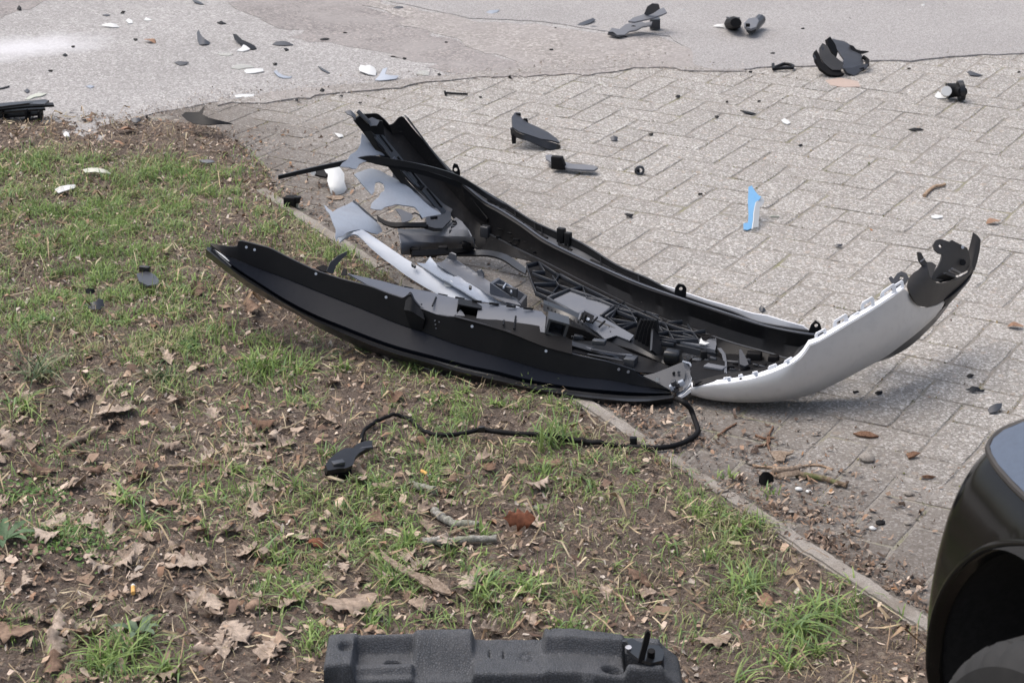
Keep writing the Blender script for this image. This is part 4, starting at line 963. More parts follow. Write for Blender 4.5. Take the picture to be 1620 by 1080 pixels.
for (a, b, m) in [((594, 216), (616, 244), 'dgrey'), ((622, 250), (632, 262), 'sheen'), ((640, 268), (662, 296), 'dgrey'), ((668, 300), (694, 332), 'dgrey')]:
    tube('rail_slide', [Py(a[0], a[1], 5.395), Py(b[0], b[1], 5.395)], .0075, m, bumper, 6, .7)
    tube('rail_slot', [Py(a[0] + 7, a[1] - 2, 5.40), Py(b[0] + 5, b[1] - 4, 5.40)], .003, 'rubber', bumper, 5)

# top knob group of the corner
loft('corner_bracket', [[(546, 178, 5.42), (553, 175, 5.42), (562, 183, 5.42)], [(550, 182, 5.41), (556, 184, 5.41), (562, 192, 5.41)]], 'mgrey', bumper, n=8, thick=.004)
sheet('corner_bracket', [(562, 187), (568, 182), (574, 188), (586, 192), (598, 188), (604, 189), (608, 213), (594, 214), (586, 206), (573, 208), (563, 196)], [(562, 187, 5.40), (604, 189, 5.42), (590, 210, 5.41)], 'black', bumper, cell=9, thick=.012, wob=.006)
tube('corner_bracket_pin', [Py(566, 176, 5.39), Py(574, 184, 5.385), Py(584, 194, 5.38)], .006, 'dgrey', bumper, 8)
sheet('corner_bracket', [(578, 190), (588, 186), (600, 190), (596, 198), (586, 200)], [(578, 190, 5.39), (600, 190, 5.40), (586, 200, 5.385)], 'mgrey', bumper, cell=8, thick=.006, wob=.004)
sheet('corner_bracket', [(592, 213), (606, 214), (616, 230), (612, 238), (600, 226)], [(592, 213, 5.40), (606, 214, 5.41), (612, 238, 5.40)], 'dgrey', bumper, cell=9, thick=.006)

# torn silver skin at the left corner
sheet('torn_painted_skin', [(572, 212), (577, 216), (583, 224), (594, 235), (601, 241), (608, 247), (600, 246), (592, 247), (584, 254), (575, 256), (568, 259), (563, 267), (557, 266), (552, 264), (537, 264), (541, 258), (549, 252), (554, 244), (562, 240), (567, 234), (570, 228), (571, 220)],
      [(572, 212, 5.42), (537, 264, 5.30), (608, 247, 5.40), (563, 267, 5.32)], 'bgrey', bumper, cell=8, thick=.003, wob=.004)['label'] = 'light blue grey torn triangle'
sheet('torn_painted_skin', [(560, 279), (566, 275), (575, 271), (586, 268), (599, 270), (610, 275), (621, 281), (634, 289), (650, 303), (670, 320), (684, 330), (697, 338), (694, 343), (680, 345), (666, 347), (663, 338), (656, 330), (643, 327), (625, 325), (608, 330), (603, 334), (595, 333), (586, 329), (588, 322), (592, 318), (599, 313), (602, 306), (608, 303), (608, 296), (606, 291), (600, 288), (594, 289), (592, 296), (592, 303), (588, 308), (582, 303), (572, 293), (566, 286)],
      [(560, 279, 5.38), (599, 270, 5.44), (634, 289, 5.42), (697, 340, 5.36), (666, 347, 5.30), (603, 334, 5.26), (588, 308, 5.31), (586, 329, 5.28)], 'bgrey', bumper, cell=8, thick=.003, wob=.004)
loft('torn_skin_rim', [[(621, 274, 5.45), (640, 287, 5.44), (662, 306, 5.42), (684, 326, 5.40), (697, 338, 5.37)], [(621, 282, 5.43), (638, 292, 5.42), (658, 312, 5.39), (680, 333, 5.37), (696, 343, 5.36)]], 'mgrey', bumper, n=30, thick=.004)
for k, (a, b) in enumerate([((620, 316), (630, 310)), ((624, 310), (628, 317)), ((621, 320), (627, 322))]):
    tube('tear_crack', [Py(*a, 5.345), Py(*b, 5.345)], .0015, 'rubber', bumper, 4)
sheet('torn_painted_skin', [(625, 330), (634, 331), (643, 335), (650, 338), (653, 342), (650, 348), (640, 350), (636, 352), (634, 342)], [(625, 330, 5.25), (653, 342, 5.25), (636, 352, 5.22)], 'mgrey', bumper, cell=8, thick=.003, wob=.004)
# clasp and cross bars
sheet('clasp_plate', [(672, 348), (690, 345), (702, 343), (704, 338), (710, 340), (712, 352), (704, 359), (698, 366), (686, 366), (671, 362)], [(672, 348, 5.30), (710, 340, 5.36), (698, 366, 5.28)], 'dgrey', bumper, holes=[[(678, 348), (690, 347), (690, 352), (679, 353)]], cell=8, thick=.012)
loft('cross_bar', [[(597, 343, 5.24), (606, 349, 5.23), (620, 354, 5.22), (640, 355, 5.22), (672, 354, 5.25)], [(598, 350, 5.23), (608, 356, 5.22), (622, 361, 5.21), (640, 361, 5.21), (672, 361, 5.24)]], 'black', bumper, n=20, thick=.010)
tube('cross_bar', [Py(628, 358, 5.22), Py(650, 357, 5.22), Py(676, 358, 5.25)], .006, 'rubber', bumper, 6)
tube('bent_wire', [Py(648, 340, 5.25), Py(656, 337, 5.26), (Py(664, 340, 5.26)), Py(668, 347, 5.26)], .0022, 'satin', bumper, 5)
# scratched floor panel of the left corner
sheet('floor_panel', [(629, 363), (640, 364), (680, 363), (700, 362), (712, 352), (722, 345), (732, 352), (742, 364), (750, 380), (752, 392), (740, 397), (700, 399), (650, 402), (634, 402), (633, 385)], [(629, 363, 5.30), (722, 345, 5.42), (752, 392, 5.26), (634, 402, 5.17), (700, 380, 5.28), (660, 385, 5.24)], 'mgrey', bumper, cell=10, thick=.003, wob=.0006)
loft('floor_edge_bar', [[(650, 399, 5.16), (690, 396, 5.19), (724, 397, 5.22), (745, 393, 5.25)], [(650, 407, 5.15), (690, 405, 5.18), (724, 403, 5.21), (748, 400, 5.24)]], 'black', bumper, n=20, thick=.012)
for (u, v, r) in [(657, 397, .014), (683, 401, .014), (701, 394, .013), (738, 387, .012), (746, 380, .01)]:
    box('edge_stud', Py(u, v, 5.20), (r, 0, 0), (0, r * .7, 0), (0, 0, r * .7), 'rubber', bumper, bevel=.004)
arch = loft('arch_bar', [[(722, 400, 5.22), (750, 398, 5.24), (775, 399, 5.23), (800, 405, 5.18), (820, 417, 5.12), (834, 428, 5.06)], [(722, 406, 5.20), (750, 406, 5.22), (775, 407, 5.20), (795, 413, 5.15), (815, 426, 5.09), (832, 436, 5.03)]], 'satin', bumper, n=30, thick=.006)
loft('cable_loop', [[(712, 345, 5.40), (728, 362, 5.36), (740, 380, 5.30), (752, 394, 5.26), (770, 400, 5.24)], [(715, 344, 5.40), (731, 360, 5.36), (744, 379, 5.30), (756, 392, 5.26), (770, 397, 5.24)]], 'satin', bumper, n=24, thick=.006)

# lower left torn wing and long light band
sheet('torn_painted_wing', [(512, 325), (518, 329), (526, 337), (534, 331), (546, 326), (557, 320), (566, 327), (580, 340), (594, 352), (600, 358), (604, 367), (596, 371), (586, 369), (575, 365), (566, 364), (556, 367), (548, 371), (542, 376), (534, 378), (532, 384), (530, 376), (531, 366), (526, 352), (521, 340), (516, 333)],
      [(512, 325, 5.28), (557, 320, 5.34), (604, 367, 5.22), (548, 371, 5.12), (532, 384, 5.08), (526, 350, 5.16)], 'bgrey', bumper, cell=8, thick=.003, wob=.004)
loft('torn_wing_rim', [[(558, 319, 5.36), (572, 331, 5.33), (586, 343, 5.30), (597, 351, 5.27)], [(558, 324, 5.34), (571, 336, 5.31), (584, 348, 5.28), (594, 354, 5.26)]], 'dgrey', bumper, n=14, thick=.006)
YH = I([(530, 5.14), (570, 5.14), (600, 5.09), (650, 4.99), (700, 4.91), (760, 4.86), (830, 4.82)])
loft('light_band', [rail([(534, 376), (548, 369), (560, 363), (572, 363), (590, 374), (621, 395), (640, 408), (657, 418), (680, 431), (703, 445), (730, 460), (759, 478)], .03, YH), rail([(536, 380), (548, 373), (560, 367), (572, 371), (588, 384), (612, 405), (630, 417), (648, 430), (668, 442), (692, 456), (718, 468), (745, 480)], .0, YH), rail([(537, 383), (548, 375), (560, 370), (570, 376), (586, 392), (606, 409), (620, 419), (640, 434), (660, 447), (690, 464), (713, 473), (740, 482)], -.01, YH)], 'lgrey', bumper, n=46, thick=.0035, ang=50)
sheet('light_lower_panel', [(660, 417), (672, 419), (681, 407), (690, 418), (700, 428), (722, 436), (745, 450), (770, 465), (790, 476), (822, 486), (780, 481), (759, 478), (735, 463), (712, 450), (700, 444), (680, 431)], [(660, 417, 5.01), (681, 407, 5.06), (822, 486, 4.84), (759, 478, 4.86), (722, 436, 4.98), (700, 444, 4.92)], 'bgrey', bumper, cell=10, thick=.003, wob=.002)
sheet('grey_lower_panel', [(690, 418), (698, 416), (706, 409), (712, 400), (715, 399), (722, 402), (723, 411), (738, 421), (753, 431), (757, 427), (762, 426), (766, 432), (766, 441), (785, 452), (805, 465), (824, 484), (800, 480), (770, 465), (745, 450), (718, 436), (700, 426)], [(690, 418, 5.02), (714, 400, 5.09), (762, 427, 5.02), (824, 484, 4.86), (745, 450, 4.95), (700, 426, 4.99)], 'mgrey', bumper, cell=10, thick=.003, wob=.003)
disc('white_clip', Py(710, 450, 4.93), (0, -.5, 1), .012, .004, 'white', bumper)
for (u, v) in [(711, 467), (719, 470), (744, 455), (653, 419), (656, 421)]: disc('small_clip', Py(u, v, YH(u) + .005), (0, -.6, 1), .004, .005, 'dgrey', bumper, 8)
# open grey box piece
def open_box(name, c4, Y0, Y1, drop, mat, parent):
    """shallow tray: pixel corners of the rim (far left, far right, near right, near left)"""
    P = [Py(*c4[0], Y1), Py(*c4[1], Y1), Py(*c4[2], Y0), Py(*c4[3], Y0)]; c = sum(P, Vector()) / 4; bm = bmesh.new()
    o = [bm.verts.new(p) for p in P]; i = [bm.verts.new(c + (p - c) * .86) for p in P]; b = [bm.verts.new(c + (p - c) * .80 - Vector((0, 0, drop * .8))) for p in P]; q = [bm.verts.new(p - Vector((0, 0, drop))) for p in P]
    for A, B in ((o, i), (i, b), (o, q)):
        for k in range(4): bm.faces.new((A[k], A[(k + 1) % 4], B[(k + 1) % 4], B[k]))
    bm.faces.new(b); bm.faces.new(q); return from_bm(name, bm, mat, parent, ang=25)
open_box('open_box_bracket', [(788, 439), (834, 467), (824, 480), (775, 447)], 4.90, 4.97, .03, 'mgrey', bumper)
tube('box_hoop', [Py(796, 456, 4.90), Py(800, 449, 4.92), Py(809, 454, 4.92), Py(809, 463, 4.89)], .0028, 'bgrey', bumper, 6)
box('box_divider', Py(800, 459, 4.915), (.03, -.02, 0), (.002, .003, 0), (0, 0, .012), 'dgrey', bumper)

# ---------------- grille lying in the tray
GL = fit([(860, 415, 5.14), (1120, 525, 4.70), (1060, 548, 4.64), (1000, 520, 4.74), (870, 475, 4.90), (960, 468, 4.93)])
def gz(u, v): return GL(u, v)
grille = sheet('grille_frame', [(832, 417), (852, 414), (875, 428), (925, 453), (980, 480), (1017, 498), (1060, 513), (1101, 527), (1125, 535), (1133, 545), (1131, 560), (1100, 556), (1060, 560), (1010, 548), (960, 528), (915, 508), (880, 494), (862, 478), (846, 462), (840, 440)],
      lambda u, v: gz(u, v) + .02, 'rubber', bumper, cell=14, thick=.003)
def bar(a, b, w=.0022, h=.0065, mat='lattice'):
    A = Py(a[0], a[1], gz(*a) - .03); B = Py(b[0], b[1], gz(*b) - .03); d = (B - A).normalized(); s = d.cross(Vector((0, 0, 1))).normalized(); bm = bmesh.new()
    c = (A + B) / 2; up = s.cross(d).normalized()
    if up.z < 0: up = -up
    box_bm(bm, c - up * h * .4, (B - A) / 2, s * w * .5, up * h)
    bmesh.ops.bevel(bm, geom=bm.edges[:], offset=.0009, segments=1, affect='EDGES'); return from_bm('grille_bar', bm, mat, grille, ang=60)
bars = [((833, 420), (840, 443)), ((840, 443), (848, 463)), ((848, 463), (870, 473)), ((852, 415), (880, 433)), ((880, 433), (925, 455)), ((925, 455), (980, 482)), ((980, 482), (1040, 508)), ((1040, 508), (1100, 528)), ((833, 420), (852, 415)),
        ((842, 433), (878, 446)), ((842, 430), (862, 430)), ((862, 430), (852, 415)), ((878, 446), (886, 434)), ((874, 437), (884, 452)), ((844, 449), (880, 449)), ((848, 455), (878, 466)), ((884, 452), (903, 458)), ((884, 452), (870, 470)), ((886, 434), (907, 446)), ((903, 458), (922, 454)), ((922, 454), (928, 472)), ((928, 472), (976, 476)), ((903, 458), (950, 474)),
        ((928, 472), (950, 477)), ((950, 477), (978, 486)), ((978, 486), (988, 478)), ((988, 482), (999, 495)), ((999, 495), (1022, 494)), ((978, 486), (999, 495)), ((969, 487), (999, 495)), ((999, 495), (1008, 512)), ((966, 505), (1008, 512)), ((966, 505), (975, 492)), ((975, 492), (1008, 505)), ((958, 500), (975, 515)), ((975, 515), (1008, 512)), ((985, 520), (1005, 512)),
        ((1022, 494), (1042, 500)), ((1030, 497), (1052, 511)), ((1042, 510), (1052, 511)), ((1052, 511), (1080, 508)), ((1048, 525), (1038, 512)), ((1052, 511), (1058, 525)), ((1040, 516), (1058, 525)), ((1040, 528), (1058, 525)), ((1058, 525), (1096, 526)), ((1056, 512), (1096, 526)), ((1088, 514), (1096, 526)), ((1096, 526), (1116, 523)), ((1058, 525), (1066, 538)), ((1066, 538), (1105, 538)), ((1096, 526), (1105, 538)), ((1042, 532), (1066, 538)), ((1060, 530), (1105, 538)), ((1042, 541), (1066, 545)), ((1042, 537), (1070, 541)), ((1080, 528), (1100, 535))]
for a, b in bars: bar(a, b)
# blank plate in the grille
PLo = [(869, 474), (880, 478), (901, 462), (910, 463), (967, 485), (949, 500), (938, 505), (921, 493), (912, 500)]
sheet('grille_blank_plate', [(874, 476), (902, 463), (966, 486), (948, 503), (921, 493), (912, 499)], lambda u, v: gz(u, v) - .022, 'mgrey', grille, cell=12, thick=.003)
for a, b in [((866, 473), (901, 459)), ((901, 459), (935, 470)), ((935, 470), (972, 486)), ((972, 486), (950, 501)), ((866, 473), (915, 500)), ((978, 489), (958, 503))]: bar(a, b, .006, .010, 'dgrey')
# end block of the grille
sheet('grille_end_block', [(1098, 528), (1116, 524), (1126, 528), (1132, 534), (1133, 548), (1131, 557), (1110, 551), (1085, 546), (1066, 541), (1100, 539), (1106, 536)], [(1098, 528, 4.70), (1132, 534, 4.68), (1131, 557, 4.60), (1066, 541, 4.645)], 'mgrey', bumper, cell=8, thick=.006)
loft('grille_end_face', [[(1066, 543, 4.64), (1090, 548, 4.62), (1112, 553, 4.60), (1132, 557, 4.60)], [(1068, 552, 4.64), (1090, 558, 4.62), (1112, 563, 4.60), (1131, 566, 4.60)]], 'dgrey', bumper, n=12, thick=.006)
loft('grille_end_face', [[(1132, 534, 4.685), (1134, 545, 4.65), (1133, 557, 4.60)], [(1133, 545, 4.69), (1135, 556, 4.65), (1132, 566, 4.61)]], 'black', bumper, n=8, thick=.004)
for a, b in [((1103, 530), (1131, 535)), ((1106, 534), (1132, 541)), ((1110, 528), (1128, 530))]:
    tube('block_groove', [Py(*a, 4.675), Py(*b, 4.655)], .0016, 'rubber', bumper, 4)
# slotted rail in front of the grille
YR = I([(855, 4.80), (920, 4.72), (1004, 4.65), (1078, 4.58)])
loft('slotted_rail', [rail([(860, 474), (890, 485), (923, 498), (960, 512), (1003, 534), (1040, 555), (1075, 572)], .01, YR), rail([(860, 480), (890, 492), (920, 506), (950, 524), (1000, 543), (1037, 563), (1070, 578)], -.02, YR), rail([(860, 492), (895, 500), (925, 520), (958, 538), (990, 550), (1035, 568), (1068, 584)], -.03, YR)], 'satin', bumper, n=40, thick=.004, ang=20)
sheet('slotted_rail_face', [(917, 494), (925, 490), (950, 502), (975, 516), (1003, 532), (996, 540), (975, 532), (957, 538), (945, 527), (930, 517), (914, 506)], [(917, 494, 4.735), (1003, 532, 4.655), (996, 540, 4.63), (945, 527, 4.66), (930, 517, 4.68), (914, 506, 4.70)], 'mgrey', bumper, cell=9, thick=.003)
for (a, b) in [((937, 511), (945, 502)), ((948, 517), (957, 508)), ((958, 527), (964, 517)), ((965, 525), (978, 531)), ((982, 532), (990, 523)), ((928, 498), (924, 509)), ((918, 506), (922, 495))]:
    tube('rail_slot', [Py(*a, 4.665), Py(*b, 4.69)], .0028, 'rubber', bumper, 5)
sheet('rail_recess', [(924, 493), (940, 501), (935, 512), (918, 505)], [(924, 493, 4.72), (940, 501, 4.70), (918, 505, 4.68)], 'rubber', bumper, cell=0, thick=.003)
disc('screw_boss', Py(930, 506, 4.675), (0, -.6, 1), .0045, .004, 'lgrey', bumper)
for k in range(5):
    u = 1008 + k * 14; tube('rail_rib', [Py(u, 551 + k * 6.5, YR(u) + .0), Py(u - 4, 561 + k * 6.5, YR(u) - .035)], .002, 'black', bumper, 5)
loft('lower_rail', [rail([(895, 540), (930, 548), (960, 560), (1000, 572)], -.02, lambda u: YA(u) + .16), rail([(895, 546), (930, 556), (960, 566), (1000, 580)], -.03, lambda u: YA(u) + .15)], 'satin', bumper, n=16, thick=.004)
tube('lower_rail_pipe', [Py(900, 541, YA(900) + .14), Py(930, 552, YA(930) + .13), Py(965, 560, YA(965) + .13), Py(1000, 563, YA(1000) + .13)], .0045, 'sheen', bumper, 8)
box('rail_block', Py(998, 572, YA(998) + .12), (.013, -.004, 0), (.006, .014, 0), (0, 0, .012), 'dgrey', bumper)
sheet('lower_shelf', [(862, 530), (900, 541), (935, 541), (960, 540), (1000, 560), (1058, 580), (1045, 592), (1010, 590), (960, 570), (900, 557), (862, 546)], [(862, 530, YA(862) + .16), (960, 540, YA(960) + .2), (1058, 580, YA(1058) + .13), (1010, 590, YA(1010) + .09), (900, 557, YA(900) + .10), (862, 546, YA(862) + .10)], 'black', bumper, cell=12, thick=.003)
for (u, v, w) in [(905, 549, .012), (925, 552, .02), (948, 541, .015), (938, 556, .01)]: box('shelf_relief', Py(u, v, YA(u) + .14), (w, -.3 * w, 0), (.2 * w, w * .5, 0), (0, 0, .006), random.choice(['dgrey', 'satin']), bumper)
# black backing structure below the slotted rail
sheet('inner_web', [(862, 500), (895, 512), (925, 522), (958, 540), (1000, 552), (1040, 570), (1062, 585), (1050, 594), (1005, 584), (960, 570), (920, 560), (880, 548), (862, 540)], lambda u, v: YR(u) - .045, 'rubber', bumper, cell=14, thick=.003)
# finned bracket
for k in range(5):
    o = k * 7.6; Yk = 4.665 - k * .006
    sheet('bracket_fin', [(997 + o * .9, 547 + k * 3), (1001 + o * .8, 538 + k * 2), (1008 + o * .7, 515 + k), (1013 + o * .7, 503 + k * .3), (1016 + o * .7, 504 + k * .3), (1017 + o * .75, 520 + k), (1005 + o * .9, 549 + k * 3)], [(1000, 545, Yk), (1015, 505, Yk + .01), (1005, 549, Yk)], 'black', bumper, cell=0, thick=.014)
sheet('bracket_side', [(1031, 512), (1038, 506), (1040, 520), (1038, 530), (1042, 545), (1047, 561), (1036, 562), (1028, 555)], [(1031, 512, 4.66), (1040, 520, 4.67), (1047, 561, 4.60)], 'satin', bumper, cell=8, thick=.006)
sheet('bracket_foot', [(978, 541), (1000, 531), (1000, 548), (988, 550)], [(978, 541, 4.66), (1000, 531, 4.68), (988, 550, 4.64)], 'black', bumper, cell=0, thick=.005)
# rounded cap and hook at the near right
box('rounded_cap', Py(1064, 563, 4.58), (.020, -.004, -.002), (.006, .018, 0), (0, 0, .016), 'satin', bumper, bevel=.008)
sheet('hook_plate', [(1017, 596), (1035, 592), (1058, 583), (1080, 574), (1084, 585), (1083, 600), (1076, 614), (1068, 622), (1058, 617), (1038, 606)], [(1017, 596, 4.50), (1080, 574, 4.54), (1068, 622, 4.45), (1058, 617, 4.46)], 'dgrey', bumper, cell=9, thick=.004)
loft('hook_curl', [[(1080, 573, 4.545), (1083, 590, 4.53), (1078, 606, 4.48), (1069, 624, 4.45)], [(1090, 575, 4.55), (1093, 590, 4.53), (1086, 608, 4.48), (1072, 628, 4.45)], [(1094, 578, 4.53), (1099, 589, 4.50), (1092, 608, 4.46), (1072, 629, 4.44)]], 'mgrey', bumper, n=20, thick=.003, ang=50)
tube('hook_rim', [Py(1080, 572, 4.55), Py(1092, 575, 4.54), Py(1099, 588, 4.505), Py(1092, 608, 4.46), Py(1073, 629, 4.44)], .0028, 'lgrey', bumper, 6)
disc('rivet', Py(1040, 600, 4.475), NV, .005, .004, 'metal', bumper); disc('rivet', Py(1074, 589, 4.50), NV, .0035, .003, 'dgrey', bumper); disc('rivet', Py(1066, 590, 4.50), NV, .0035, .003, 'black', bumper)
for (u, v) in [(1066, 606), (1072, 609), (1078, 606), (1070, 614), (1077, 613), (1064, 612)]: box('spring_clip', Py(u, v, 4.45), (.006, 0, .003), (0, .006, 0), (-.003, 0, .006), random.choice(['metal', 'lgrey', 'dgrey']), bumper)
loft('white_seam', [[(1070, 628, 4.44), (1082, 622, 4.44), (1092, 613, 4.44), (1100, 612, 4.44)], [(1070, 631, 4.44), (1083, 626, 4.44), (1093, 619, 4.44), (1100, 617, 4.44)]], 'flange', bumper, n=12, thick=.004)

# ---------------- right corner: floor, silver skin, wheel-arch end
sheet('corner_floor', [(1135, 548), (1160, 560), (1200, 570), (1235, 578), (1262, 568), (1258, 582), (1236, 593), (1200, 600), (1160, 604), (1130, 600), (1100, 600), (1096, 585), (1120, 572), (1132, 566)], [(1135, 548, 4.70), (1262, 568, 4.56), (1258, 582, 4.50), (1160, 604, 4.44), (1100, 600, 4.45), (1132, 566, 4.60)], 'dusty', bumper, cell=12, thick=.003, wob=.003)
loft('inner_wall', [[(1096, 606, 4.44), (1149, 593, 4.45), (1185, 588, 4.45), (1220, 579, 4.46), (1250, 567, 4.48), (1268, 550, 4.51), (1284, 545, 4.50)], [(1096, 612, 4.43), (1149, 603, 4.43), (1185, 600, 4.43), (1220, 592, 4.44), (1250, 580, 4.46), (1270, 563, 4.48), (1285, 549, 4.47)]], 'black', bumper, n=30, thick=.005)
sheet('inner_pocket', [(1096, 566), (1115, 560), (1133, 566), (1146, 573), (1147, 590), (1145, 600), (1100, 608), (1092, 590)], [(1096, 566, 4.55), (1133, 566, 4.56), (1147, 590, 4.48), (1100, 608, 4.43)], 'rubber', bumper, cell=9, thick=.004, wob=.006)
box('pocket_tab', Py(1131, 581, 4.50), (.022, -.006, -.002), (.006, .009, 0), (0, 0, .004), 'mgrey', bumper)
box('pocket_tab', Py(1103, 572, 4.54), (.010, -.003, 0), (.003, .007, 0), (0, 0, .008), 'dgrey', bumper)
box('pocket_post', Py(1113, 570, 4.55), (.008, 0, 0), (0, .008, 0), (0, 0, .026), 'black', bumper)
for r_ in (0, 5, 10): tube('wire_hoop', [Py(1136 + r_ * .4, 551, 4.62), Py(1143 + r_ * .4, 560, 4.58), Py(1146 + r_ * .3, 574, 4.53), Py(1147 + r_ * .2, 590, 4.47)], .0016, 'mgrey', bumper, 5)
tube('thin_wire', [Py(1112, 607, 4.43), Py(1119, 602, 4.44), Py(1132, 601, 4.44), Py(1146, 599, 4.44), Py(1150, 588, 4.46)], .0012, 'mgrey', bumper, 5)
for (u, v, a, b, c, m) in [(1193, 565, .020, .012, .014, 'rubber'), (1224, 569, .014, .010, .012, 'rubber'), (1178, 574, .016, .006, .012, 'dgrey'), (1206, 578, .012, .006, .006, 'rubber'), (1160, 572, .026, .004, .003, 'dgrey'), (1156, 583, .008, .006, .004, 'dgrey'), (1240, 572, .01, .006, .006, 'black')]:
    box('loose_connector', Py(u, v, 4.50 + (590 - v) * .003), (a, -a * .2, 0), (b * .3, b, 0), (0, 0, c), m, bumper, bevel=.003, taper=.85)
sheet('connector_arm', [(1169, 557), (1172, 556), (1178, 566), (1184, 580), (1178, 583), (1170, 580)], [(1169, 557, 4.55), (1184, 580, 4.50), (1170, 580, 4.50)], 'dgrey', bumper, cell=0, thick=.008)
# outer silver skin
sk_top = [(1095, 613, 4.44), (1115, 611, 4.425), (1160, 606, 4.40), (1200, 598, 4.385), (1240, 583, 4.38), (1262, 570, 4.38), (1275, 556, 4.385), (1281, 546, 4.39), (1285, 545, 4.39), (1300, 538, 4.395), (1340, 514, 4.41), (1380, 490, 4.44), (1410, 470, 4.47), (1430, 457, 4.50), (1436, 466, 4.52), (1444, 476, 4.54), (1452, 484, 4.56), (1464, 486, 4.60), (1480, 482, 4.66), (1493, 474, 4.71)]
sk_m1 = [(1094, 616, 4.43), (1120, 616, 4.41), (1160, 612, 4.385), (1200, 607, 4.365), (1240, 597, 4.355), (1280, 578, 4.355), (1320, 554, 4.37), (1360, 528, 4.395), (1400, 505, 4.43), (1430, 491, 4.48), (1455, 492, 4.54), (1475, 488, 4.62), (1490, 481, 4.69)]
sk_m2 = [(1094, 620, 4.43), (1120, 624, 4.41), (1160, 626, 4.385), (1200, 624, 4.37), (1240, 617, 4.36), (1280, 605, 4.365), (1320, 584, 4.385), (1360, 559, 4.42), (1400, 534, 4.46), (1430, 516, 4.51), (1455, 505, 4.57), (1475, 494, 4.64), (1488, 486, 4.69)]
sk_bot = [(1094, 622, 4.44), (1120, 629, 4.42), (1160, 633.5, 4.40), (1200, 634, 4.39), (1240, 631, 4.385), (1280, 622, 4.39), (1320, 605, 4.415), (1360, 584, 4.45), (1400, 562, 4.49), (1430, 540, 4.54), (1455, 520, 4.60), (1475, 502, 4.67), (1488, 490, 4.70)]
YS = I([(q[0], q[2]) for q in sk_top]); _b = lambda pts, d: [(u, v, YS(u) + d * min(1, max(.25, (u - 1090) / 150)) + max(0, u - 1400) * .0002) for u, v, *_ in pts]
sk_m1 = _b(sk_m1, -.008); sk_m2 = _b(sk_m2, -.004); sk_bot = _b(sk_bot, .018)
sk_und = [(u, v - 3, y + .06) for u, v, y in sk_bot]
loft('painted_corner_skin', [sk_top, sk_m1, sk_m2, sk_bot, sk_und], 'silver', bumper, n=70, thick=.0035, ang=60, smooth=True)
fln = [(q[0], q[1], q[2]) for q in sk_top[:14]]
loft('painted_edge_flange', [[(u, v, y) for u, v, y in fln], [(u - 1, v - 6.5, y + .020) for u, v, y in fln]], 'flange', bumper, n=60, thick=.003)
fe = I([(q[0], q[1]) for q in sk_top[:14]]); fy = I([(q[0], q[2]) for q in sk_top[:14]])
def ftab(u0, u1, h, hole=True):
    B = lambda u: fe(u) - 6.; w = u1 - u0; Y = fy((u0 + u1) / 2) + .02
    q = lambda s, k: (u0 + w * s - h * k * .12, B(u0 + w * s) - h * k)
    pts = [q(0, -.2), q(.02, .7), q(.14, 1), q(.86, 1), q(.98, .7), q(1, -.2)]
    hl = [[q(.24, .15), q(.26, .66), q(.74, .66), q(.76, .15)]] if hole else []
    sheet('snap_tab', pts, [(*pts[0], Y)], 'flange', bumper, holes=hl, cell=0, thick=.004)
for a in [(1289, 1308, 10), (1318, 1342, 13), (1344, 1360, 5, False), (1362, 1384, 15), (1393, 1418, 13), (1412, 1430, 10, True)]: ftab(*a)
for a in [(1144, 1158, 5, False), (1168, 1176, 6, False), (1190, 1200, 6, False), (1215, 1230, 7, False), (1240, 1254, 6, False)]: ftab(*a)
for (u, v) in [(1153, 600), (1196, 592), (1247, 574)]: disc('tab_pin', Py(u, v, fy(u) + .01), (0, -1, .5), .004, .006, 'lgrey', bumper, 8)
for (u, v) in [(1172, 600), (1219, 590)]: disc('tab_pin', Py(u, v, fy(u) + .01), (0, -1, .5), .004, .006, 'rubber', bumper, 8)
# curved inner black panel seen behind the silver edge
loft('inner_fog_panel', [[(1325, 515, 4.60), (1345, 498, 4.66), (1375, 483, 4.70), (1400, 472, 4.70), (1420, 462, 4.66)], [(1318, 530, 4.56), (1340, 515, 4.58), (1370, 500, 4.60), (1400, 485, 4.60), (1424, 470, 4.60)]], 'satin', bumper, n=20, thick=.004)
sheet('side_clip', [(1406, 441), (1410, 438), (1414, 442), (1420, 434), (1426, 431), (1434, 434), (1438, 441), (1432, 450), (1424, 451), (1420, 456), (1412, 462), (1409, 456), (1412, 450)], [(1406, 441, 4.58), (1438, 441, 4.57), (1412, 462, 4.56)], 'dgrey', bumper, holes=[[(1424, 437), (1430, 438), (1429, 443), (1423, 442)]], cell=8, thick=.012, wob=.003)
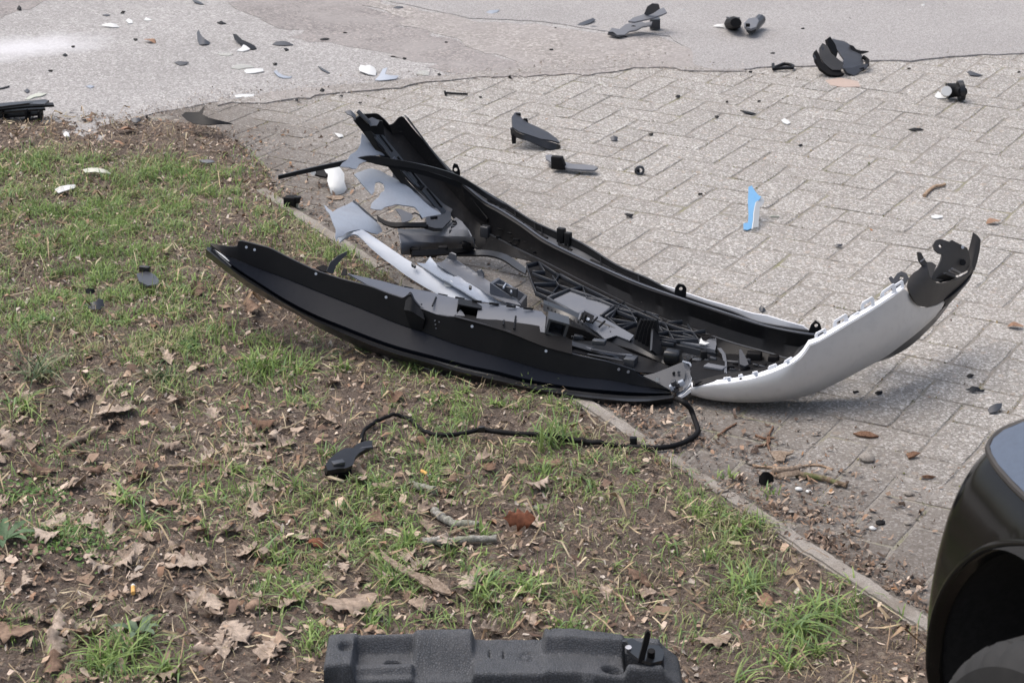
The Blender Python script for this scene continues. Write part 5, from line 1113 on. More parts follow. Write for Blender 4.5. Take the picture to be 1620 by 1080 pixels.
# wheel-arch end piece, weathered black
ar_out = [(1434, 455, 4.52), (1437, 464, 4.535), (1444, 475, 4.55), (1452, 482, 4.575), (1464, 484, 4.61), (1478, 480, 4.66), (1492, 473, 4.71)]
sheet('arch_end_shell', [(1434, 453), (1437, 441), (1443, 434), (1452, 428), (1458, 421), (1464, 418), (1466, 428), (1468, 437), (1472, 443), (1480, 447), (1492, 447), (1505, 443), (1519, 437), (1530, 431), (1536, 420), (1537, 428), (1530, 442), (1518, 455), (1505, 466), (1492, 474), (1478, 481), (1464, 485), (1452, 483), (1444, 476), (1438, 466)],
      [(1434, 455, 4.52), (1464, 485, 4.60), (1492, 473, 4.71), (1537, 426, 4.86), (1460, 420, 4.60), (1480, 447, 4.62), (1505, 443, 4.72)], 'brownblack', bumper, cell=8, thick=.005, ang=50)
sheet('arch_end_plate', [(1471, 441), (1475, 431), (1482, 422), (1487, 411), (1489, 403), (1483, 401), (1477, 396), (1475, 388), (1479, 381), (1486, 379), (1494, 381), (1500, 383), (1504, 380), (1512, 384), (1520, 388), (1528, 392), (1531, 402), (1533, 415), (1530, 424), (1524, 430), (1510, 436), (1495, 442), (1480, 446)],
      [(1471, 441, 4.66), (1479, 381, 4.76), (1528, 392, 4.84), (1524, 430, 4.82), (1487, 405, 4.74), (1500, 440, 4.74)], 'brownblack', bumper, holes=[[(1486 + 3 * math.cos(a), 390 + 3 * math.sin(a)) for a in (0, .8, 1.6, 2.4, 3.2, 4, 4.8, 5.6)]], cell=8, thick=.004)
disc('plate_boss', Py(1523, 415, 4.80), (-.2, -1, .3), .008, .004, 'black', bumper); disc('plate_boss', Py(1523, 391, 4.81), (-.2, -1, .3), .004, .004, 'lgrey', bumper)
loft('arch_end_blade', [[(1539, 368, 4.90), (1544, 372, 4.90), (1549, 379, 4.90)], [(1535, 385, 4.89), (1542, 389, 4.885), (1548, 393, 4.89)], [(1530, 405, 4.875), (1538, 410, 4.87), (1544, 412, 4.88)], [(1529, 428, 4.86), (1534, 430, 4.85), (1539, 428, 4.86)]], 'brownblack', bumper, n=10, thick=.005)
loft('arch_end_hook', [[(1450, 399, 4.60), (1452, 412, 4.595), (1458, 421, 4.59)], [(1455, 400, 4.605), (1460, 408, 4.60), (1465, 417, 4.60)]], 'brownblack', bumper, n=8, thick=.005)
sheet('arch_end_pocket', [(1464, 414), (1472, 414), (1479, 419), (1475, 430), (1470, 440), (1466, 430)], [(1464, 414, 4.64), (1479, 419, 4.68), (1470, 440, 4.66)], 'dgrey', bumper, cell=0, thick=.004)
sheet('arch_end_pocket', [(1474, 442), (1484, 436), (1494, 431), (1502, 434), (1512, 438), (1500, 443), (1486, 446)], [(1474, 442, 4.67), (1494, 431, 4.71), (1512, 438, 4.76)], 'rubber', bumper, cell=0, thick=.004)
for a, b in [((1476, 443), (1494, 432)), ((1494, 432), (1511, 438)), ((1502, 428), (1516, 434)), ((1506, 425), (1519, 432))]: tube('pocket_rib', [Py(*a, 4.70), Py(*b, 4.74)], .003, 'dgrey', bumper, 5)
tube('hook_pin', [Py(1456, 414, 4.585), Py(1463, 409, 4.585)], .002, 'mgrey', bumper, 5)
# black lower lip of the right corner
loft('corner_lip', [[(1492, 474, 4.70), (1505, 466, 4.73), (1524, 449, 4.80), (1537, 430, 4.86)], [(1494, 479, 4.71), (1503, 472, 4.73), (1518, 457, 4.79), (1534, 437, 4.85)], [(1488, 492, 4.74), (1497, 482, 4.76), (1512, 466, 4.80), (1532, 442, 4.86)]], 'black', bumper, n=16, thick=.004)
loft('corner_lip', [[(1383, 569, 4.50), (1400, 562, 4.50), (1430, 540, 4.55), (1455, 520, 4.61), (1475, 502, 4.68), (1492, 484, 4.72)], [(1384, 570, 4.51), (1404, 564, 4.515), (1436, 547, 4.57), (1462, 524, 4.64), (1482, 503, 4.71), (1498, 482, 4.75)], [(1388, 570, 4.55), (1410, 562, 4.56), (1438, 545, 4.60), (1462, 522, 4.67), (1482, 502, 4.73), (1498, 482, 4.77)]], 'satin', bumper, n=30, thick=.004)

# thin tubes added as edge highlights, then ribs and clips inside the tray
def seam(name, pts, r, mat='edge', fn=None, dy=0., n=60):
    q = [(u, v, (fn(u) + dy)) for u, v, *_ in pts] if fn else pts
    tube(name, pline(q, n, smooth=fn is not None), r, mat, bumper, 5)
seam('wall_highlight', [(u, v + 1) for u, v in R2], .0022, 'edge', YB, -.016); seam('rim_highlight', [(u, v - 1) for u, v in R1], .0026, 'sheen', YB, .004); seam('rim_highlight', R0, .0022, 'edge', YB, .046)
seam('strip_highlight', [(u, v, YA(u) + .0935) for u, v in top_edge], .0018, 'edge', None, 0, 120)
seam('lip_bead', [(u, v + 1) for u, v in groove], .0016, 'satin', YA, .012)
rs = random.Random(5)
def clutter(n, poly, yf, mats, smin, smax, names):
    k = 0
    while k < n:
        u = rs.uniform(min(p[0] for p in poly), max(p[0] for p in poly)); v = rs.uniform(min(p[1] for p in poly), max(p[1] for p in poly))
        if not in_poly(np.array([u]), np.array([v]), poly)[0]: continue
        a = rs.uniform(-.5, .1); s = rs.uniform(smin, smax); w = s * rs.uniform(.15, .5); h_ = s * rs.uniform(.2, .6)
        box(rs.choice(names), Py(u, v, yf(u, v)), (s * math.cos(a), s * math.sin(a), -.1 * s), (-w * math.sin(a), w * math.cos(a), 0), (0, 0, h_), rs.choice(mats), bumper, bevel=.0008, taper=rs.uniform(.7, 1)); k += 1
clutter(26, [(862, 534), (900, 545), (940, 556), (975, 566), (1035, 582), (1000, 566), (965, 548), (930, 535), (895, 524)], lambda u, v: YR(u) - .055, ['edge', 'black', 'rubber', 'sheen'], .004, .016, ['inner_rib', 'inner_clip'])
clutter(22, [(1096, 560), (1130, 566), (1146, 575), (1145, 596), (1104, 604), (1090, 590)], lambda u, v: 4.47 + (600 - v) * .0022, ['edge', 'black', 'rubber', 'dgrey'], .003, .011, ['inner_rib', 'inner_clip'])
clutter(20, [(1150, 566), (1190, 574), (1240, 578), (1225, 590), (1180, 596), (1152, 598)], lambda u, v: 4.46 + (600 - v) * .0028, ['edge', 'black', 'rubber', 'dgrey'], .003, .010, ['inner_rib', 'loose_clip'])
clutter(12, [(700, 340), (722, 352), (748, 382), (742, 396), (720, 388)], lambda u, v: 5.20 + (400 - v) * .002, ['edge', 'black', 'rubber'], .005, .013, ['inner_rib', 'inner_clip'])
clutter(10, [(785, 352), (830, 380), (850, 402), (815, 392), (780, 372)], lambda u, v: YB(u) - .012, ['rubber', 'black'], .004, .010, ['mud_clot'])
for k in range(16):   # ribs along the rail in front of the grille
    u = 1012 + k * 4.2; v = 552 + k * 1.9; tube('rail_rib', [Py(u, v, YR(u) + .004), Py(u - 3, v + 8, YR(u) - .026)], .0013, 'edge' if k % 2 else 'rubber', bumper, 4)
for k in range(10):
    u = 868 + k * 6; v = 478 + k * 2.7; tube('rail_rib', [Py(u, v + 2, YR(u) - .004), Py(u - 2, v + 10, YR(u) - .028)], .0014, 'edge' if k % 2 else 'rubber', bumper, 4)
for (a, b) in [((1003, 584), (1058, 600)), ((1008, 590), (1050, 607)), ((935, 552), (990, 562)), ((930, 560), (985, 570))]:
    tube('inner_rail', [Py(*a, YA(a[0]) + .11), Py(*b, YA(b[0]) + .09)], .0024, 'edge', bumper, 5)

# ---------------- black conduit trailing over the grass: part of the wiring, hangs on the bumper
cb = [(1070, 630, .05), (1081, 636, .05), (1092, 646, .035), (1097, 658, .02), (1102, 672, .012), (1104, 683, .010), (1094, 693, .010), (1078, 701, .012), (1060, 706, .016), (1040, 708, .018), (1010, 707, .014), (980, 705, .012), (945, 703, .012), (915, 699, .012), (880, 690, .014), (850, 687, .012), (820, 686, .012), (790, 683, .014), (760, 680, .012), (735, 685, .012), (705, 688, .012), (680, 686, .012), (662, 676, .012), (648, 664, .014), (632, 659, .016), (612, 662, .016), (596, 670, .014), (583, 680, .014), (574, 690, .014), (572, 702, .016)]
pts = pline(cb, 260, 'z'); bm = bmesh.new(); rr = []
for i, p in enumerate(pts):
    t = i / len(pts); p.z += float(max(0, soil_h(p.x, p.y))) * (1 if t > .35 else 0); base = .0062 if t < .68 else (.0054 if t < .8 else .0046); rr.append(base * (1 + (.08 if i % 2 else -.05) * (1 if .1 < t < .68 else .2)))
tube_bm(bm, pts, rr, 8); conduit = from_bm('wiring_conduit', bm, 'rubber', None, ang=80)
tag(conduit, 'black corrugated wiring conduit trailing over the grass from the bumper to a plug', 'cable')
box('conduit_clip', Pz(1002, 699, .02), (.008, 0, 0), (0, .006, 0), (0, 0, .012), 'black', conduit); box('conduit_clip', Pz(762, 678, .02), (.008, 0, 0), (0, .004, 0), (0, 0, .006), 'satin', conduit)
plug = empty('cable_plug', Pz(545, 735, 0), 'black plastic plug housing at the grass end of the conduit', 'connector')
sheet('plug_body', [(513, 742), (520, 732), (532, 722), (545, 715), (556, 714), (563, 708), (575, 704), (588, 703), (587, 711), (575, 717), (566, 722), (560, 730), (556, 742), (545, 747), (532, 748), (516, 750)], [(513, 745, .035), (588, 706, .03), (545, 715, .05), (556, 742, .035), (532, 722, .045)], 'satin', plug, cell=8, thick=.012, mode='z', wob=.003)
sheet('plug_side', [(513, 744), (530, 746), (556, 742), (557, 752), (540, 756), (516, 753)], [(513, 744, .035), (557, 752, .012), (516, 753, .014), (556, 742, .03)], 'rubber', plug, cell=8, thick=.010, mode='z')
box('plug_latch', Pz(535, 732, .05), (.012, .006, 0), (-.004, .008, 0), (0, 0, .004), 'dgrey', plug); box('plug_rib', Pz(575, 709, .045), (.02, .006, 0), (-.002, .003, 0), (0, 0, .003), 'dgrey', plug)

# ------------------------------------------------------------------ grey foam block in the foreground
foam = empty('foam_block', (-.02, 3.12, 0), 'dark grey moulded foam crash absorber block lying in the foreground on the soil', 'foam block')
def sst(x, a, b): t = min(1, max(0, (x - a) / (b - a))); return t * t * (3 - 2 * t)
def foam_h(U, y):
    w = lambda a, b, e=4: sst(U, a - e, a + e) * (1 - sst(U, b - e, b + e))
    h = 0; tot = 1e-6
    for a, b, f in ((500, 562, .117), (562, 655, .114 - .028 * sst(y, .010, .028) + .008 * sst(y, .066, .074) - .010 * sst(y, .082, .094)),
                    (655, 748, .122 - .046 * sst(y, .016, .090)), (748, 860, .100 - .007 * sst(y, .0, .08)),
                    (860, 988, .124 - .026 * sst(y + (U - 860) * .00008, .034, .052) - max(0, U - 905) * .00013), (988, 1046, .107 - .042 * sst(y, .018, .045) * (1 - sst(y, .082, .095))), (1046, 1100, .098 - max(0, U - 1046) * .0009)):
        k = w(a, b); h += k * f; tot += k
    h /= tot
    pit = lambda cx, cy, rx, ry, d: -d * math.exp(-(((U - cx) / rx) ** 2 + ((y - cy) / ry) ** 2) ** 3)
    h += pit(548, .045, 11, .015, .014) + pit(622, .056, 12, .008, .020) + pit(834, .055, 12, .013, .004) - pit(834, .055, 7, .008, .003)
    h += pit(775, .045, 1.6, .012, .006) + pit(797, .048, 1.6, .012, .006) + pit(968, .085, 15, .012, .02)
    h += pit(600, .02, 40, .006, .0) + pit(870, .005, 4, .004, .004)
    return h
nx, ny = 230, 56; G_ = []
bm = bmesh.new()
for j in range(ny):
    row = []
    for i in range(nx):
        U = 517 + (1078 - 517) * i / (nx - 1); t = j / (ny - 1); bend = .010 * math.sin((U - 517) / 180.)
        yy = .108 * t; hh = foam_h(U, yy)
        # round the long edges and ends
        e = min(yy, .108 - yy); ex = min(U - 517, 1078 - U) / 893.
        rr_ = .007; cut = 0
        if e < rr_: cut += rr_ - math.sqrt(max(0, rr_ ** 2 - (rr_ - e) ** 2))
        if ex < rr_: cut += rr_ - math.sqrt(max(0, rr_ ** 2 - (rr_ - ex) ** 2))
        # front face steps
        yo = 0
        Yw = 3.195 - yy + bend; X = (U - 810) / 3270 * (3.16 * CP + 1.88 * SP)
        row.append(bm.verts.new((X, Yw, hh - cut + .0012 * noise.noise(Vector((X * 60, Yw * 60, 1))))))
    G_.append(row)
for j in range(ny - 1):
    for i in range(nx - 1): bm.faces.new((G_[j][i], G_[j][i + 1], G_[j + 1][i + 1], G_[j + 1][i]))
def skirt(loop, out):
    prev = loop; 
    for k, z in enumerate((.085, .06, .035, .01, -.01)):
        cur = []
        for v in loop:
            U = v.co.x / (3.16 * CP + 1.88 * SP) * 3270 + 810
            o_ = 0
            if out[1] < 0:   # front face relief
                o_ = -.010 * math.exp(-((U - 672) / 16) ** 4) - .008 * math.exp(-((U - 530) / 12) ** 4) + .004 * math.exp(-((U - 930) / 10) ** 4)
            cur.append(bm.verts.new((v.co.x + out[0] * .002 * k, v.co.y + out[1] * (.002 * k + (o_ if k < 4 else 0)), min(z, v.co.z - .004 * (k + 1)))))
        for a in range(len(loop) - 1): bm.faces.new((prev[a], prev[a + 1], cur[a + 1], cur[a]))
        prev = cur
    return prev
skirt(G_[-1], (0, -1)); skirt(G_[0][::-1], (0, 1)); skirt([r[0] for r in G_], (-1, 0)); skirt([r[-1] for r in G_][::-1], (1, 0))
bmesh.ops.remove_doubles(bm, verts=bm.verts, dist=2e-4)
from_bm('foam_body', bm, 'foam', foam, ang=70)
FY = 3.12
fb = sheet('mounting_bracket', [(985, 1017), (1000, 1013), (1012, 1020), (1022, 1024), (1040, 1022), (1050, 1034), (1047, 1048), (1030, 1052), (1010, 1046), (992, 1032)], [(985, 1017, 3.17), (1050, 1034, 3.15), (1010, 1046, 3.10), (1030, 1052, 3.10)], 'satin', foam, cell=8, thick=.005)
sheet('bracket_blade', [(1009, 1044), (1013, 1028), (1019, 1006), (1021, 998), (1025, 994), (1029, 999), (1027, 1010), (1022, 1028), (1018, 1046)], [(1009, 1044, 3.11)], 'black', foam, cell=0, thick=.008)
sheet('bracket_blade', [(984, 1012), (990, 1012), (1008, 1034), (1006, 1040), (1000, 1036)], [(984, 1012, 3.15)], 'dgrey', foam, cell=0, thick=.005)
disc('bracket_bolt', Py(1030, 1034, 3.12), (0, -.2, 1), .007, .008, 'rubber', foam, 8); disc('bracket_bolt', Py(994, 1027, 3.14), (0, -.2, 1), .006, .006, 'metal', foam, 8)
for (u, v, a, l, m) in []: pass

# ------------------------------------------------------------------ parked black car at the right edge
car = empty('parked_car', (1.25, 2.9, 0), 'front corner of a dirty black car parked at the right edge of the photo', 'car')
AY, AZ, AR = 2.45, .30, .343      # wheel arch centre and radius; the car stands turned by ten degrees
SEC = [(.200, .034), (.27, .010), (.34, .004), (.41, .004), (.48, .010), (.54, .020), (.58, .031), (.62, .048), (.65, .070), (.666, .090), (.680, .120), (.692, .17), (.705, .25), (.72, .40), (.74, .65), (.75, .95)]
SEC = [tuple(q) for q in resample(SEC, 60)]
def base_x(Y): return .705 - .175 * (Y - 2.45)
def body_pt(Y, k):
    """car skin: Y along the car, k along the section from the sill over the shoulder to the middle of the bonnet"""
    a = float(np.interp(k, np.linspace(0, 1, len(SEC)), [p[0] for p in SEC])); r = float(np.interp(k, np.linspace(0, 1, len(SEC)), [p[1] for p in SEC]))
    f = max(0, Y - 2.79); x2 = base_x(Y) + r + 7 * f * f; z = a - 1.5 * f * f * (a / .8) ** 2
    return Vector((x2, Y, z))
bm = bmesh.new(); Ys = list(np.linspace(1.5, 2.0, 6)) + list(np.linspace(2.03, 2.90, 88)) + list(np.linspace(2.92, 3.35, 22)); Ks = np.linspace(0, 1, 100); G2 = []
for Y in Ys:
    row = []
    for k in Ks:
        p = body_pt(Y, k); dy = p.y - AY; dz = p.z - AZ; d = math.hypot(dy, dz)
        if p.x < 1.0 and k < .7 and abs(d - AR) < .012 and d > 1e-4: p.y = AY + dy / d * AR; p.z = AZ + dz / d * AR
        row.append(bm.verts.new(p))
    G2.append(row)
for A, B in zip(G2, G2[1:]):
    for i in range(len(Ks) - 1):
        c = (A[i].co + A[i + 1].co + B[i].co + B[i + 1].co) / 4
        if i < 70 and math.hypot(c.y - AY, c.z - AZ) < AR: continue
        bm.faces.new((A[i], A[i + 1], B[i + 1], B[i]))
bm.normal_update(); loose = [v for v in bm.verts if not v.link_faces]; bmesh.ops.delete(bm, geom=loose, context='VERTS')
from_bm('fender', bm, 'carpaint', car, ang=60)
def side_x(z): return float(np.interp(z, [p[0] for p in SEC], [p[1] for p in SEC]))
bm = bmesh.new(); rings = []
for k in range(72):
    a = math.radians(-14 + 208 * k / 71); y = AY + AR * math.cos(a); z = AZ + AR * math.sin(a); x = base_x(y) + side_x(z)
    rings.append([bm.verts.new((x + dx, AY + (AR + dr) * math.cos(a), AZ + (AR + dr) * math.sin(a))) for dx, dr in ((-.001, .010), (-.004, .006), (-.004, .000), (.0, -.004), (.02, -.006))])
for A, B in zip(rings, rings[1:]):
    for i in range(4): bm.faces.new((A[i], A[i + 1], B[i + 1], B[i]))
from_bm('arch_lip', bm, 'carpaint', car, ang=70)
bm = bmesh.new(); rings = []
for k in range(48):
    a = math.radians(-20 + 220 * k / 47); rings.append([bm.verts.new((x, AY + (AR - .004 + e) * math.cos(a), AZ + (AR - .004 + e) * math.sin(a))) for x, e in ((base_x(AY + AR * math.cos(a)) + .012, 0), (.78, .015), (.86, .02), (1.0, .02))])
for A, B in zip(rings, rings[1:]):
    for i in range(3): bm.faces.new((A[i], A[i + 1], B[i + 1], B[i]))
c0 = bm.verts.new((1.01, AY, AZ))
for A, B in zip(rings, rings[1:]): bm.faces.new((A[3], c0, B[3]))
from_bm('wheel_arch_liner', bm, 'darkliner', car, ang=60)
hl_o = [(1567, 709), (1573, 696), (1589, 683), (1620, 670), (1690, 650), (1750, 640), (1760, 700), (1720, 850), (1690, 838), (1656, 812), (1620, 780), (1600, 760), (1580, 737), (1570, 720)]
hla = [(1569, 709, 2.775), (1620, 778, 2.655), (1620, 668, 2.81), (1720, 850, 2.475), (1760, 640, 2.80)]
sheet('headlamp_housing', hl_o, hla, 'chrome', car, cell=14, thick=.004)
sheet('headlamp_lens', hl_o, [(u, v, y - .014) for u, v, y in hla], 'glass', car, cell=14, thick=.004)
hf = fit([(u, v, y - .012) for u, v, y in hla])
tube('lamp_seal', [Py(u, v, hf(u, v)) for u, v in resample([(1760, 700), (1748, 640), (1690, 648), (1620, 668), (1588, 681), (1571, 695), (1564, 709), (1568, 722), (1578, 739), (1598, 763), (1619, 784), (1655, 815), (1690, 842), (1722, 854)], 60)], .006, 'brownblack', car, 8)
def wheel(parent, c, ax, R=.31, wd=.20):
    s = ax.cross(Vector((0, 0, 1))).normalized(); up = Vector((0, 0, 1)); bm = bmesh.new(); rings = []
    prof = [(.19, -.5), (.24, -.53), (.275, -.52), (.292, -.46), (.300, -.40), (.304, -.34), (.300, -.325), (.304, -.31), (.306, -.12), (.300, -.11), (.300, -.09), (.306, -.08), (.306, .08), (.300, .09), (.300, .11), (.306, .12), (.304, .31), (.300, .325), (.304, .34), (.300, .40), (.292, .46), (.275, .52), (.24, .53), (.19, .5)]
    n = 144
    for k in range(n):
        a = 2 * math.pi * k / n; d = s * math.cos(a) + up * math.sin(a); g = .008 if k % 4 == 0 else 0
        rings.append([bm.verts.new(c + d * (r - (g if .3 < abs(w) < .5 and r > .285 else 0)) + ax * w * wd) for r, w in prof])
    for k in range(n):
        A = rings[k]; B = rings[(k + 1) % n]
        for i in range(len(prof) - 1): bm.faces.new((A[i], B[i], B[i + 1], A[i + 1]))
    t = from_bm('tyre', bm, 'tyre', parent, ang=30)
    bm = bmesh.new(); tube_bm(bm, [c - ax * wd * .45, c + ax * wd * .36], .195, 40)
    for k in range(5):
        a = k * 1.2566; d = s * math.cos(a) + up * math.sin(a); box_bm(bm, c + ax * wd * .40 + d * .09, d * .095, ax * .012, d.cross(ax) * .022)
    from_bm('wheel_rim', bm, 'metal', parent, ang=30)
wheel(car, Vector((.79, 2.30, .300)), Vector((-.94, -.35, 0)).normalized())

# ------------------------------------------------------------------ broken pieces on the road and the paving
def _unused(v): return 3270 / (Pz(810, v).y * CP + 2 * SP)
def piece(name, label, cat, out, mat, lift=.003, rise=0., cell=0, thick=.0028, wob=.0018, holes=(), group=None, grad=None, kids=()):
    """a broken flake: pixel outline laid on the ground, near edge touching, far edge raised by rise metres"""
    vmx = max(q[1] for q in out); vmn = min(q[1] for q in out); um = min(q[0] for q in out); ux = max(q[0] for q in out)
    def zf(u, v):
        t = (vmx - v) / max(1e-6, vmx - vmn); s = (u - um) / max(1e-6, ux - um)
        return lift + rise * t + ((grad or 0) * (s - .5)) + .25 * rise * math.sin(3 * s)
    bm = sheet_bm(out, zf, holes, cell or max(3, (ux - um) / 6), thick, 'z', wob, seed=um)
    mz = min(v.co.z for v in bm.verts) - (.02 if name == 'plastic_shard' and 286 < um < 290 and vmx > 190 else 0)
    gz0 = 0.
    cx = sum(v.co.x for v in bm.verts) / len(bm.verts); cy = sum(v.co.y for v in bm.verts) / len(bm.verts)
    if verge_mask(np.array([cx]), np.array([cy]))[0]: gz0 = float(soil_h(cx, cy)) + .008
    for v in bm.verts: v.co.z += .001 - mz + gz0
    o = from_bm(name, bm, mat, None, ang=45); tag(o, label, cat, group); return o
def kid(parent, name, out, mat, z, rise=0, thick=.003, wob=.001):
    vmx = max(q[1] for q in out); vmn = min(q[1] for q in out)
    bm = sheet_bm(out, lambda u, v: z + rise * (vmx - v) / max(1e-6, vmx - vmn), (), max(3, (max(q[0] for q in out) - min(q[0] for q in out)) / 5), thick, 'z', wob)
    return from_bm(name, bm, mat, parent)
